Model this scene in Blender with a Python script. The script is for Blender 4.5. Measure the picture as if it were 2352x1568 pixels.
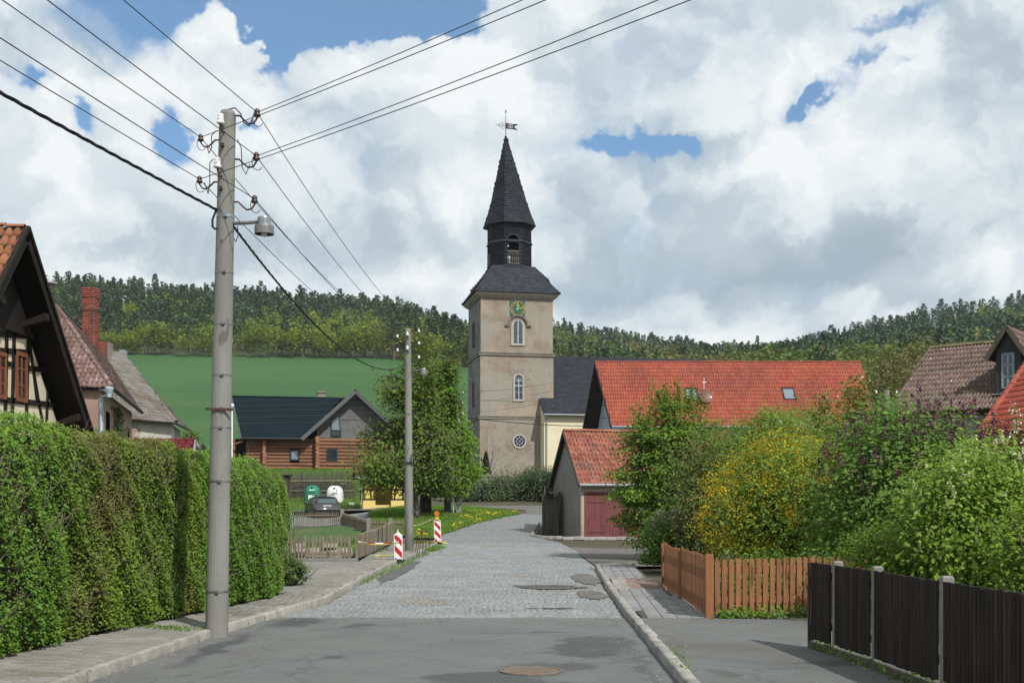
import bpy, math, random
import numpy as np
from mathutils import Vector, Matrix

scene = bpy.context.scene
for _o in list(bpy.data.objects):
 bpy.data.objects.remove(_o)
random.seed(7)
rng = np.random.default_rng(11)
Rd = math.radians

# ---------------------------------------------------------------- camera
F, CX, HY, EYE = 2700.0, 1176.0, 1160.0, 1.6       # focal length, centre column, horizon row, eye height
cam_data = bpy.data.cameras.new('camera')
cam = bpy.data.objects.new('camera', cam_data)
scene.collection.objects.link(cam)
cam.location = (0, 0, EYE)
cam.rotation_euler = (Rd(90), 0, 0)
cam_data.sensor_width = 36
cam_data.lens = 36 * F / 2352
cam_data.shift_y = (HY - 784) / 2352
cam_data.clip_start = 0.1
cam_data.clip_end = 6000
scene.camera = cam


def P(dx, dy, Y):
 """point at distance Y seen in direction (dx, dy)"""
 return Vector(((dx - CX) / F * Y, Y, EYE + (HY - dy) / F * Y))


def at(dx, dy, z=0.0):
 """point of the level z seen in direction (dx, dy)"""
 Y = (EYE - z) * F / (dy - HY)
 return Vector(((dx - CX) / F * Y, Y, z))


# ---------------------------------------------------------------- light
SUN_EL, SUN_AZ = 46.0, 147.0
SUN_STRENGTH = 4.4
SKY_STRENGTH = 0.1
scene.view_settings.view_transform = 'Standard'
scene.view_settings.look = 'None'
scene.view_settings.exposure = 0.0
scene.view_settings.gamma = 1.0
scene.view_settings.use_curve_mapping = False

sun_data = bpy.data.lights.new('sun', 'SUN')
sun_data.energy = SUN_STRENGTH
sun_data.angle = Rd(0.5)
sun_data.color = (1.0, 0.975, 0.925)
sun = bpy.data.objects.new('sun', sun_data)
scene.collection.objects.link(sun)
_sd = Vector((math.sin(Rd(SUN_AZ)) * math.cos(Rd(SUN_EL)), math.cos(Rd(SUN_AZ)) * math.cos(Rd(SUN_EL)), math.sin(Rd(SUN_EL))))
sun.rotation_euler = (-_sd).to_track_quat('-Z', 'Y').to_euler()
sun.location = (30, -40, 60)


class NT:
 """small helper that writes node graphs"""

 def __init__(self, tree):
  self.t = tree

 def new(self, kind, **kw):
  n = self.t.nodes.new(kind)
  for k, v in kw.items():
   setattr(n, k, v)
  return n

 def put(self, sock, val):
  if isinstance(val, bpy.types.NodeSocket):
   self.t.links.new(val, sock)
  elif val is not None:
   sock.default_value = val

 def m(self, op, a, b=None, c=None, clamp=False):
  n = self.new('ShaderNodeMath', operation=op)
  n.use_clamp = clamp
  self.put(n.inputs[0], a)
  self.put(n.inputs[1], b)
  self.put(n.inputs[2], c)
  return n.outputs[0]

 def vm(self, op, a, b=None, scale=None):
  n = self.new('ShaderNodeVectorMath', operation=op)
  self.put(n.inputs[0], a)
  self.put(n.inputs[1], b)
  if scale is not None:
   self.put(n.inputs['Scale'], scale)
  return n.outputs['Value'] if op in ('DOT_PRODUCT', 'LENGTH') else n.outputs[0]

 def xyz(self, x, y, z=0.0):
  n = self.new('ShaderNodeCombineXYZ')
  self.put(n.inputs[0], x)
  self.put(n.inputs[1], y)
  self.put(n.inputs[2], z)
  return n.outputs[0]

 def noise(self, vec, scale, detail=5, rough=0.5, dist=0.0, color=False, dim='3D'):
  n = self.new('ShaderNodeTexNoise', noise_dimensions=dim)
  self.put(n.inputs['Vector'], vec)
  self.put(n.inputs['Scale'], scale)
  n.inputs['Detail'].default_value = detail
  n.inputs['Roughness'].default_value = rough
  n.inputs['Distortion'].default_value = dist
  return n.outputs['Color' if color else 'Fac']

 def voro(self, vec, scale, feature='F1', detail=0, rough=0.5, smooth=None, out='Distance', rand=1.0, dim='3D'):
  n = self.new('ShaderNodeTexVoronoi', feature=feature, voronoi_dimensions=dim)
  self.put(n.inputs['Vector'], vec)
  self.put(n.inputs['Scale'], scale)
  if 'Detail' in n.inputs:
   n.inputs['Detail'].default_value = detail
   n.inputs['Roughness'].default_value = rough
  if smooth is not None:
   n.inputs['Smoothness'].default_value = smooth
  n.inputs['Randomness'].default_value = rand
  return n.outputs[out]

 def ramp(self, fac, stops, interp='LINEAR'):
  n = self.new('ShaderNodeValToRGB')
  n.color_ramp.interpolation = interp
  e = n.color_ramp.elements
  while len(e) < len(stops):
   e.new(0.5)
  for el, (p, c) in zip(e, stops):
   el.position = p
   el.color = (c, c, c, 1) if isinstance(c, (int, float)) else (*c, 1)
  self.put(n.inputs[0], fac)
  return n.outputs[0]

 def mix(self, fac, a, b, blend='MIX'):
  n = self.new('ShaderNodeMix', data_type='RGBA', blend_type=blend)
  self.put(n.inputs[0], fac)
  for s, v in ((6, a), (7, b)):
   if isinstance(v, tuple):
    v = (*v, 1) if len(v) == 3 else v
   self.put(n.inputs[s], v)
  return n.outputs[2]

 def sstep(self, x, lo, hi):
  n = self.new('ShaderNodeMapRange', interpolation_type='SMOOTHSTEP')
  self.put(n.inputs[0], x)
  n.inputs[1].default_value = lo
  n.inputs[2].default_value = hi
  return n.outputs[0]


def make_world():
 w = bpy.data.worlds.new('World')
 scene.world = w
 w.use_nodes = True
 w.cycles.sampling_method = 'MANUAL'
 w.cycles.sample_map_resolution = 512
 t = w.node_tree
 t.nodes.clear()
 N = NT(t)
 out = N.new('ShaderNodeOutputWorld')
 bg = N.new('ShaderNodeBackground')
 bg.inputs['Strength'].default_value = SKY_STRENGTH
 t.links.new(bg.outputs[0], out.inputs[0])
 sky = N.new('ShaderNodeTexSky', sky_type='NISHITA')
 sky.sun_disc = False
 sky.sun_elevation = Rd(SUN_EL)
 sky.sun_rotation = Rd(SUN_AZ)
 sky.altitude = 300
 sky.air_density = 1.0
 sky.dust_density = 0.6
 sky.ozone_density = 1.6
 co = N.new('ShaderNodeTexCoord').outputs['Generated']
 sp = N.new('ShaderNodeSeparateXYZ')
 t.links.new(co, sp.inputs[0])
 x, y, z = sp.outputs
 az = N.m('ARCTAN2', x, y)
 el = N.m('ARCTAN2', z, N.m('SQRT', N.m('ADD', N.m('MULTIPLY', x, x), N.m('MULTIPLY', y, y))))
 p0 = N.xyz(az, N.m('MULTIPLY', el, 1.15), 0.37)
 # slow bending so that nothing is a plain ellipse
 w1 = N.noise(p0, 9.0, 5, 0.62, color=True, dim='2D')
 w1 = N.vm('SCALE', N.vm('SUBTRACT', w1, (0.5, 0.5, 0.5)), scale=0.085)
 w2 = N.noise(p0, 34.0, 3, 0.6, color=True, dim='2D')
 w2 = N.vm('SCALE', N.vm('SUBTRACT', w2, (0.5, 0.5, 0.5)), scale=0.016)
 pw = N.vm('ADD', N.vm('ADD', p0, w1), w2)

 def uv(dx, dy):
  a = math.atan((dx - CX) / F)
  return a, math.atan((HY - dy) / F * math.cos(a))

 px, py = N.new('ShaderNodeSeparateXYZ'), None
 t.links.new(pw, px.inputs[0])
 qx, qy = px.outputs[0], px.outputs[1]
 V2 = N.xyz(N.m('MULTIPLY', qx, qx), N.m('MULTIPLY', qx, qy), N.m('MULTIPLY', qy, qy))
 V1 = N.xyz(qx, qy, 1.0)

 def total(lst):
  """sum of weighted, turned Gaussian lobes on the sky"""
  s = None
  for (dx, dy, rx, ry, rot, wgt) in lst:
   cx_, cy_ = uv(dx, dy)
   cy_ *= 1.15
   a, b = F / rx, F / (ry * 1.1)
   c_, s_ = math.cos(Rd(rot)), math.sin(Rd(rot))
   A = a * a * c_ * c_ + b * b * s_ * s_
   Bc = 2 * c_ * s_ * (a * a - b * b)
   C = a * a * s_ * s_ + b * b * c_ * c_
   q = N.vm('DOT_PRODUCT', V2, (-A, -Bc, -C))
   l = N.vm('DOT_PRODUCT', V1, (2 * A * cx_ + Bc * cy_, 2 * C * cy_ + Bc * cx_, -(A * cx_ * cx_ + Bc * cx_ * cy_ + C * cy_ * cy_)))
   e = N.m('EXPONENT', N.m('ADD', q, l))
   s = N.m('MULTIPLY', e, wgt) if s is None else N.m('MULTIPLY_ADD', e, wgt, s)
  return s

 # breaks in the cloud deck (positive = open sky) and towers that fill them (negative)
 gaps = [(470, -40, 330, 95, 0, 1.0), (800, 10, 240, 75, 0, 1.2), (1060, 5, 100, 40, 20, 0.8),
   (618, 115, 46, 85, -6, 1.0), (515, 110, 62, 105, 5, -1.3), (745, 140, 80, 60, 0, -0.7),
   (930, 120, 110, 60, 15, -0.7),
   (45, 180, 46, 44, 0, 0.72), (165, 262, 36, 30, -20, 0.62), (425, 318, 44, 64, 0, 0.85), (567, 318, 24, 30, 0, 0.62),
   (1385, 320, 78, 20, -4, 0.72), (1545, 336, 72, 24, -8, 0.78),
   (1885, 238, 66, 22, 38, 0.76), (1998, 132, 56, 18, 50, 0.44), (2065, 150, 40, 14, 10, 0.40), (2060, 36, 90, 18, 10, 0.40),
   (160, 60, 170, 50, 0, 0.25), (1420, 530, 90, 50, 0, 0.2)]
 G = total(gaps)

 def field(vec):
  b1 = N.voro(vec, 8.5, 'F1', 4, 0.46, dim='2D')
  n1 = N.noise(vec, 6.0, 7, 0.52, dim='2D')
  return N.m('ADD', N.m('MULTIPLY', N.m('SUBTRACT', 0.55, b1), 0.55), N.m('SUBTRACT', n1, 0.5))

 Hh = field(pw)
 light = N.vm('ADD', pw, (0.014, 0.026, 0.0))
 H2 = field(light)
 cover = N.m('SUBTRACT', N.m('ADD', 0.62, N.m('MULTIPLY', Hh, 0.6)), N.m('MULTIPLY', G, 1.25))
 # scattered openings everywhere else
 big = N.noise(p0, 3.1, 2, 0.5, dim='2D')
 cover = N.m('ADD', cover, N.m('MULTIPLY', N.m('SUBTRACT', big, 0.5), 0.25))
 alpha = N.sstep(cover, -0.14, 0.24)
 thin = N.sstep(cover, 0.0, 0.55)

 # light and shade of the deck
 dark = [(380, 560, 300, 110, 5, 0.42), (830, 430, 200, 130, 0, 0.30), (880, 600, 240, 60, 0, 0.18),
   (1390, 430, 190, 90, -20, 0.28), (1500, 660, 420, 110, 6, 0.48), (1560, 330, 300, 55, 0, 0.12), (2120, 520, 300, 110, 12, 0.50),
   (2250, 120, 230, 150, 0, 0.36), (1300, 520, 130, 70, 0, 0.30), (120, 90, 190, 60, 0, 0.30), (1880, 700, 330, 80, 0, 0.40),
   (1600, 200, 260, 90, 10, 0.16), (2300, 350, 200, 120, 0, 0.30)]
 bright = [(520, 90, 70, 80, 0, 0.35), (960, 130, 230, 90, 12, 0.35), (1080, 360, 150, 140, 20, 0.30), (1950, 300, 160, 75, 30, 0.40),
    (240, 330, 170, 80, 10, 0.25), (150, 440, 160, 80, 0, 0.22), (1250, 600, 130, 70, 0, 0.20), (2270, 570, 120, 45, 30, 0.40), (2080, 650, 150, 55, 25, 0.36),
    (1680, 560, 130, 70, 15, 0.18), (690, 640, 260, 60, 5, 0.30), (1010, 650, 150, 50, 0, 0.25), (1500, 120, 200, 90, 10, 0.15)]
 S = total([(*q[:5], -0.70 * q[5]) for q in dark] + [(*q[:5], 0.75 * q[5]) for q in bright])
 rel = N.m('MULTIPLY', N.m('SUBTRACT', Hh, H2), 1.35)
 soft = N.noise(pw, 5.0, 6, 0.5, dim='2D')
 lum = N.m('ADD', N.m('ADD', 0.70, N.m('MULTIPLY', N.m('SUBTRACT', soft, 0.5), 0.7)), S)
 lum = N.m('ADD', lum, N.m('MINIMUM', N.m('MAXIMUM', rel, -0.22), 0.3))
 lum = N.m('MINIMUM', N.m('MAXIMUM', lum, 0.0), 1.0)
 k = 1.0 / SKY_STRENGTH
 ccol = N.ramp(lum, [(0.0, (0.38, 0.475, 0.55)), (0.35, (0.52, 0.615, 0.68)), (0.65, (0.72, 0.80, 0.84)), (1.0, (0.92, 0.955, 0.96))])
 ccol = N.vm('SCALE', ccol, scale=k)
 skyc = N.vm('MULTIPLY', sky.outputs[0], (0.50, 0.98, 1.30))
 skyc = N.vm('SCALE', skyc, scale=SKY_GAIN)
 low = N.sstep(el, 0.32, 0.05)
 milky = N.mix(N.m('ADD', 0.24, N.m('MULTIPLY', low, 0.5)), skyc, (0.50 * k, 0.66 * k, 0.80 * k))
 col = N.mix(alpha, milky, ccol)
 # the thin rims let the blue through
 col = N.mix(N.m('MULTIPLY', N.m('SUBTRACT', 1.0, thin), 0.35), col, milky)
 t.links.new(col, bg.inputs['Color'])


SKY_GAIN = 1.0
make_world()

# ================================================================ mesh helpers
COL = scene.collection
ORG = {}                                             # world origin of every thing's root (parts share it)


def link(o):
 COL.objects.link(o)
 return o


def np_mesh(name, V, Q, mats, midx=None, smooth=False):
 """V (n,3), Q (m,k) with k vertices per face"""
 me = bpy.data.meshes.new(name)
 V = np.asarray(V, np.float32)
 Q = np.asarray(Q, np.int32)
 m, k = Q.shape
 me.vertices.add(len(V))
 me.vertices.foreach_set('co', V.ravel())
 me.loops.add(m * k)
 me.loops.foreach_set('vertex_index', Q.ravel())
 me.polygons.add(m)
 me.polygons.foreach_set('loop_start', np.arange(0, m * k, k, dtype=np.int32))
 if midx is not None:
  me.polygons.foreach_set('material_index', np.asarray(midx, np.int32))
 if smooth:
  me.polygons.foreach_set('use_smooth', np.ones(m, bool))
 for a in (mats if isinstance(mats, (list, tuple)) else [mats]):
  me.materials.append(a)
 me.update(calc_edges=True)
 return me


def place(name, me, parent=None, kind=None):
 o = bpy.data.objects.new(name, me)
 link(o)
 if parent is not None:
  o.parent = parent
  ORG[o.name] = ORG[parent.name]
 else:
  ORG[o.name] = Vector((0, 0, 0))
 if kind:
  o['kind'] = kind
 return o


def np_obj(name, V, Q, mats, parent=None, kind=None, midx=None, smooth=False):
 V = np.asarray(V, float)
 if parent is not None:
  V = V - np.array(ORG[parent.name])
 return place(name, np_mesh(name, V, Q, mats, midx, smooth), parent, kind)


def tag(o, label, cat, group=None):
 o['label'] = label
 o['category'] = cat
 if group:
  o['group'] = group
 return o


def thing(name, label, cat, loc, group=None):
 o = bpy.data.objects.new(name, None)
 o.empty_display_size = 0.2
 o.location = loc
 link(o)
 ORG[o.name] = Vector(loc)
 return tag(o, label, cat, group)


class MB:
 def __init__(self):
  self.v, self.f, self.mi = [], [], []

 def add(self, vs, fs, mi=0):
  b = len(self.v)
  self.v += [tuple(p) for p in vs]
  self.f += [tuple(i + b for i in f) for f in fs]
  self.mi += [mi] * len(fs)
  return self

 def quad(self, a, b, c, d, mi=0):
  return self.add([a, b, c, d], [(0, 1, 2, 3)], mi)

 def hexa(self, p, mi=0):
  """8 corners: bottom 0-3 (ccw from above), top 4-7"""
  return self.add(p, [(3, 2, 1, 0), (4, 5, 6, 7), (0, 1, 5, 4), (1, 2, 6, 5), (2, 3, 7, 6), (3, 0, 4, 7)], mi)

 def box(self, lo, hi, mi=0):
  (x0, y0, z0), (x1, y1, z1) = lo, hi
  return self.hexa([(x0, y0, z0), (x1, y0, z0), (x1, y1, z0), (x0, y1, z0),
       (x0, y0, z1), (x1, y0, z1), (x1, y1, z1), (x0, y1, z1)], mi)

 def obox(self, c, a, b, h, mi=0):
  """box about centre c with half vectors a, b, h"""
  c, a, b, h = map(Vector, (c, a, b, h))
  return self.hexa([c - a - b - h, c + a - b - h, c + a + b - h, c - a + b - h,
       c - a - b + h, c + a - b + h, c + a + b + h, c - a + b + h], mi)

 def bar(self, p, q, w, t, up=(0, 0, 1), mi=0):
  """beam from p to q; w across, t along up"""
  p, q, up = Vector(p), Vector(q), Vector(up)
  d = (q - p)
  s = d.cross(up)
  if s.length < 1e-6:
   s = d.cross(Vector((1, 0, 0)))
  s.normalize()
  u = s.cross(d).normalized()
  return self.obox((p + q) / 2, d / 2, s * (w / 2), u * (t / 2), mi)

 def prism(self, pts, vec, mi=0, mi_side=None):
  pts = [Vector(p) for p in pts]
  vec = Vector(vec)
  n = len(pts)
  self.add(pts + [p + vec for p in pts], [tuple(range(n))[::-1], tuple(range(n, 2 * n))], mi)
  b = len(self.v) - 2 * n
  for i in range(n):
   j = (i + 1) % n
   self.f.append((b + i, b + j, b + n + j, b + n + i))
   self.mi.append(mi if mi_side is None else mi_side)
  return self

 def tube(self, pts, r, n=8, mi=0, caps=True):
  pts = [Vector(p) for p in pts]
  rs = r if isinstance(r, (list, tuple)) else [r] * len(pts)
  rings = []
  ref = None
  for i, p in enumerate(pts):
   d = (pts[min(i + 1, len(pts) - 1)] - pts[max(i - 1, 0)]).normalized()
   if ref is None:
    ref = Vector((1, 0, 0)) if abs(d.x) < 0.9 else Vector((0, 1, 0))
   s = (ref - d * ref.dot(d)).normalized()
   ref = s
   u = d.cross(s)
   rings.append([p + (s * math.cos(2 * math.pi * k / n) + u * math.sin(2 * math.pi * k / n)) * rs[i] for k in range(n)])
  fs = []
  for i in range(len(pts) - 1):
   for k in range(n):
    fs.append((i * n + k, i * n + (k + 1) % n, (i + 1) * n + (k + 1) % n, (i + 1) * n + k))
  if caps:
   fs.append(tuple(range(n))[::-1])
   fs.append(tuple((len(pts) - 1) * n + k for k in range(n)))
  return self.add([v for ring in rings for v in ring], fs, mi)

 def lathe(self, c, prof, n=16, mi=0, caps=True):
  c = Vector(c)
  vs = [c + Vector((r * math.cos(2 * math.pi * k / n), r * math.sin(2 * math.pi * k / n), z)) for r, z in prof for k in range(n)]
  fs = [(i * n + k, i * n + (k + 1) % n, (i + 1) * n + (k + 1) % n, (i + 1) * n + k) for i in range(len(prof) - 1) for k in range(n)]
  if caps:
   fs.append(tuple(range(n))[::-1])
   fs.append(tuple((len(prof) - 1) * n + k for k in range(n)))
  return self.add(vs, fs, mi)

 def build(self, name, mats, parent=None, kind=None, smooth=False, bevel=0.0):
  me = bpy.data.meshes.new(name)
  o0 = ORG[parent.name] if parent is not None else Vector((0, 0, 0))
  me.from_pydata([(x - o0.x, y - o0.y, z - o0.z) for x, y, z in self.v], [], self.f)
  for a in (mats if isinstance(mats, (list, tuple)) else [mats]):
   me.materials.append(a)
  me.polygons.foreach_set('material_index', self.mi)
  if smooth:
   me.polygons.foreach_set('use_smooth', [True] * len(self.f))
  me.update()
  o = place(name, me, parent, kind)
  if bevel:
   b = o.modifiers.new('bevel', 'BEVEL')
   b.width = bevel
   b.segments = 2
   b.limit_method = 'ANGLE'
  return o


def flat_root(o, loc):
 """give a single-mesh thing its origin at loc"""
 loc = Vector(loc)
 o.data.transform(Matrix.Translation(-loc))
 o.location = loc
 ORG[o.name] = loc
 return o


def mats4(X, Y, Z, O):
 """stack (n,4,4) matrices from column vectors"""
 n = len(O)
 M = np.zeros((n, 4, 4))
 M[:, :3, 0], M[:, :3, 1], M[:, :3, 2], M[:, :3, 3], M[:, 3, 3] = X, Y, Z, O, 1
 return M


def in_view(c):
 y = np.maximum(c[:, 1], 0.1)
 px = CX + F * c[:, 0] / y
 py = HY - F * (c[:, 2] - EYE) / y
 return (px > -20) & (px < 2372) & (py > -20) & (py < 1590) & (c[:, 1] > 1)


def pieces(name, base, Ms, mats, parent, limit=300, rest=None, variants=None, smooth=False):
 """the largest-showing `limit` pieces as objects that share a mesh, all others joined into one part of kind stuff.
 base: (verts, quads) in local coordinates"""
 bv, bq = np.asarray(base[0], float), np.asarray(base[1], int)
 Ms = np.asarray(Ms, float)
 if len(Ms) == 0:
  return []
 me = np_mesh(name, bv, bq, mats, smooth=smooth)
 c = Ms[:, :3, 3]
 area = np.linalg.norm(np.cross(Ms[:, :3, 0], Ms[:, :3, 1]), axis=1)
 score = area / np.maximum(np.linalg.norm(c - np.array((0, 0, EYE)), axis=1), 0.1) ** 3
 score = np.where(in_view(c), score, score * 1e-6)
 nz = Ms[:, :3, 2]
 score = np.where((nz * (np.array((0, 0, EYE)) - c)).sum(1) > 0, score, score * 1e-3)
 order = np.argsort(-score)
 one = [i for i in order[:limit] if score[i] > 0]
 o0 = ORG[parent.name]
 T = Matrix.Translation(-o0)
 res = []
 for i in sorted(one):
  o = bpy.data.objects.new(name, me)
  COL.objects.link(o)
  o.parent = parent
  o.matrix_local = T @ Matrix(Ms[i].tolist())
  ORG[o.name] = o0
  res.append(o)
 left = order[limit:]
 if len(left):
  A = Ms[left]
  V = np.einsum('nij,kj->nki', A[:, :3, :3], bv) + A[:, None, :3, 3]
  Q = bq[None] + (np.arange(len(left)) * len(bv))[:, None, None]
  np_obj(rest or name, V.reshape(-1, 3), Q.reshape(-1, bq.shape[1]), mats, parent, 'stuff', smooth=smooth)
 return res


BOXQ = [(4, 5, 6, 7), (0, 1, 5, 4), (1, 2, 6, 5), (2, 3, 7, 6), (3, 0, 4, 7)]


def brick_base(top=0.90, round_=0.0):
 """unit paver: x,y in [-.5,.5], z 0..1, a little smaller on top"""
 a, b = 0.5, 0.5 * top
 v = [(-a, -a, 0), (a, -a, 0), (a, a, 0), (-a, a, 0), (-b, -b, 1), (b, -b, 1), (b, b, 1), (-b, b, 1)]
 return v, BOXQ


def pantile_base(seg=4, amp=0.05, thick=0.04):
 """unit roof tile: x across -.5...5, y up the slope 0..1, z out"""
 v, q = [], []
 for j, y in enumerate((0.0, 1.0)):
  for i in range(seg + 1):
   t = i / seg
   z = amp * math.sin(2 * math.pi * t + 0.6) + (thick if j == 0 else 0.0)
   v.append((t - 0.5, y, z))
 for i in range(seg + 1):
  t = i / seg
  v.append((t - 0.5, 0.0, amp * math.sin(2 * math.pi * t + 0.6) - 0.004))
 n = seg + 1
 for i in range(seg):
  q.append((i, i + 1, n + i + 1, n + i))
  q.append((2 * n + i, 2 * n + i + 1, i + 1, i))
 return v, q


def flat_tile_base(thick=0.016):
 """unit plain tile or slate"""
 v = [(-.48, 0, thick), (.48, 0, thick), (.48, 1, 0), (-.48, 1, 0), (-.48, 0, -.003), (.48, 0, -.003)]
 return v, [(0, 1, 2, 3), (4, 5, 1, 0)]


def inside(poly, p):
 """point in a convex or concave 2-D polygon (vectorised)"""
 x, y = p[:, 0], p[:, 1]
 r = np.zeros(len(p), bool)
 n = len(poly)
 for i in range(n):
  x0, y0 = poly[i]
  x1, y1 = poly[(i + 1) % n]
  c = ((y0 > y) != (y1 > y)) & (x < (x1 - x0) * (y - y0) / ((y1 - y0) if y1 != y0 else 1e-9) + x0)
  r ^= c
 return r


def tile_field(poly3, tw, tl, jitter=0.006, lap=1.16, stagger=0.0, holes=(), udir=None):
 """matrices of tiles laid over a plane polygon; its first edge is the eave"""
 pts = [Vector(p) for p in poly3]
 o = pts[0]
 u = (pts[1] - pts[0]).normalized() if udir is None else Vector(udir).normalized()
 n = Vector((0, 0, 0))
 for i in range(len(pts)):
  n += pts[i].cross(pts[(i + 1) % len(pts)])
 n.normalize()
 if n.z < 0:
  n = -n
 v = n.cross(u).normalized()
 if v.z < 0:
  v, u = -v, -u
 q = [((p - o).dot(u), (p - o).dot(v)) for p in pts]
 us, vs = [a for a, b in q], [b for a, b in q]
 out = []
 nr = max(1, round((max(vs) - min(vs)) / tl))
 tl = (max(vs) - min(vs)) / nr
 nc = max(1, round((max(us) - min(us)) / tw))
 tw = (max(us) - min(us)) / nc
 nc += 1
 C, Rw = np.meshgrid(np.arange(nc), np.arange(nr))
 uu = min(us) + (C + 0.5 + (Rw % 2) * stagger) * tw
 vv = min(vs) + Rw * tl
 cen = np.stack([uu.ravel(), (vv + tl * 0.5).ravel()], 1)
 ok = inside(q, cen)
 for h in holes:
  ok &= ~inside(h, cen)
 uu, vv = uu.ravel()[ok], vv.ravel()[ok]
 m = len(uu)
 U, V, Nn = np.array(u), np.array(v), np.array(n)
 j = rng.normal(0, 1, (m, 4))
 O = np.array(o) + uu[:, None] * U + (vv + j[:, 0] * jitter)[:, None] * V + (0.006 + np.abs(j[:, 1]) * jitter * 0.5)[:, None] * Nn
 ang = j[:, 2] * jitter * 0.9
 X = (U + ang[:, None] * V) * tw
 top = vv + tl * lap > max(vs) - 1e-3
 Y = (V - ang[:, None] * U) * (tl * np.where(top, 0.97, lap))[:, None]
 Z = np.repeat(Nn[None] * tl, m, 0)
 return mats4(X, Y, Z, O), (o, u, v, n)


def ridge_pieces(name, p, q, step, r, mat, parent, n=5):
 """half-round ridge tiles from p to q"""
 p, q = Vector(p), Vector(q)
 d = q - p
 k = max(2, int(d.length / step))
 X = d / k
 s = d.cross(Vector((0, 0, 1))).normalized()
 up = s.cross(d).normalized()
 v, f = [], []
 for j, sc in ((0, 1.0), (1, 0.88)):
  for i in range(n + 1):
   a = math.pi * i / n
   v.append((j * 1.04, math.cos(a) * sc, math.sin(a) * 0.8 * sc - 0.1))
 for i in range(n):
  f.append((i, i + 1, n + 1 + i + 1, n + 1 + i))
 f.append((0, 0 + n // 2, n // 2 + 1, n))
 M = []
 for i in range(k):
  jit = rng.normal(0, 0.008)
  O = p + X * i + up * jit
  M.append([[X.x, s.x * r, up.x * r, O.x], [X.y, s.y * r, up.y * r, O.y], [X.z, s.z * r, up.z * r, O.z], [0, 0, 0, 1]])
 return pieces(name, (v, f), M, mat, parent)


# ================================================================ materials
MATS = {}


def material(name, c1, c2=None, scale=6.0, rough=0.85, bump=0.0, bscale=40.0, spots=None, spot_scale=30.0, spot_cut=0.62,
    island=0.0, metallic=0.0, spec=0.3, leaf=0.0, stretch=None, hue=0.0, c3=None, c3_scale=0.6, c3_cut=(0.5, 0.62), detail=6, coat=0.0):
 """principled material: two base colours mixed by noise, optional third patchy colour, spots and per-piece variation"""
 if name in MATS:
  return MATS[name]
 mt = bpy.data.materials.new(name)
 mt.use_nodes = True
 t = mt.node_tree
 N = NT(t)
 b = t.nodes['Principled BSDF']
 pos = N.new('ShaderNodeNewGeometry').outputs['Position']
 if stretch:
  pos = N.vm('MULTIPLY', pos, stretch)
 if c2 is None:
  c2 = tuple(x * 0.75 for x in c1)
 col = N.mix(N.sstep(N.noise(pos, scale, detail, 0.6), 0.32, 0.68), c1, c2)
 if c3 is not None:
  col = N.mix(N.sstep(N.noise(pos, c3_scale, 6, 0.62, 0.3), *c3_cut), col, c3)
 if spots is not None:
  col = N.mix(N.sstep(N.noise(pos, spot_scale, 3, 0.55), spot_cut, spot_cut + 0.05), col, spots)
 if island:
  r = N.new('ShaderNodeObjectInfo').outputs['Random']
  g = N.new('ShaderNodeNewGeometry').outputs['Random Per Island']
  f = N.m('FRACT', N.m('ADD', r, N.m('MULTIPLY', g, 3.7)))
  hs = N.new('ShaderNodeHueSaturation')
  t.links.new(col, hs.inputs['Color'])
  N.put(hs.inputs['Value'], N.m('ADD', 1.0 - island, N.m('MULTIPLY', f, 2 * island)))
  if hue:
   f2 = N.m('FRACT', N.m('MULTIPLY', f, 7.13))
   N.put(hs.inputs['Hue'], N.m('ADD', 0.5 - hue, N.m('MULTIPLY', f2, 2 * hue)))
  col = hs.outputs[0]
 t.links.new(col, b.inputs['Base Color'])
 b.inputs['Roughness'].default_value = rough
 b.inputs['Metallic'].default_value = metallic
 b.inputs['Specular IOR Level'].default_value = spec
 if coat:
  b.inputs['Coat Weight'].default_value = coat
  b.inputs['Coat Roughness'].default_value = 0.05
 if bump:
  bm = N.new('ShaderNodeBump')
  bm.inputs['Strength'].default_value = 1.0
  bm.inputs['Distance'].default_value = bump
  N.put(bm.inputs['Height'], N.noise(pos, bscale, 5, 0.6))
  t.links.new(bm.outputs[0], b.inputs['Normal'])
 if leaf:
  tr = N.new('ShaderNodeBsdfTranslucent')
  t.links.new(N.mix(0.6, col, N.vm('MULTIPLY', col, (1.5, 1.6, 0.5))), tr.inputs['Color'])
  mx = N.new('ShaderNodeMixShader')
  mx.inputs[0].default_value = leaf
  t.links.new(b.outputs[0], mx.inputs[1])
  t.links.new(tr.outputs[0], mx.inputs[2])
  t.links.new(mx.outputs[0], t.nodes['Material Output'].inputs[0])
 MATS[name] = mt
 return mt


def leaf_mat(name, c1, c2, leaf=0.28, var=0.35, scale=1.1, hue=0.02, c3=None, c3_scale=0.5, c3_cut=(0.48, 0.62), gain=1.6, warm=1.30):
 g3 = (gain * warm, gain * (1 + (warm - 1) * .45), gain)
 c1, c2 = tuple(x * g for x, g in zip(c1, g3)), tuple(x * g for x, g in zip(c2, g3))
 c3 = tuple(x * g for x, g in zip(c3, g3)) if c3 else None
 leaf = min(0.45, leaf * 1.35)
 return material(name, c1, c2, scale=scale, rough=0.6, island=var, hue=hue, leaf=leaf, spec=0.25, c3=c3, c3_scale=c3_scale, c3_cut=c3_cut, detail=3)


def glass_mat(name, tint, rough=0.06):
 if name in MATS:
  return MATS[name]
 mt = bpy.data.materials.new(name)
 mt.use_nodes = True
 b = mt.node_tree.nodes['Principled BSDF']
 b.inputs['Base Color'].default_value = (*tint, 1)
 b.inputs['Roughness'].default_value = rough
 b.inputs['Specular IOR Level'].default_value = 0.9
 MATS[name] = mt
 return mt


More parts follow.
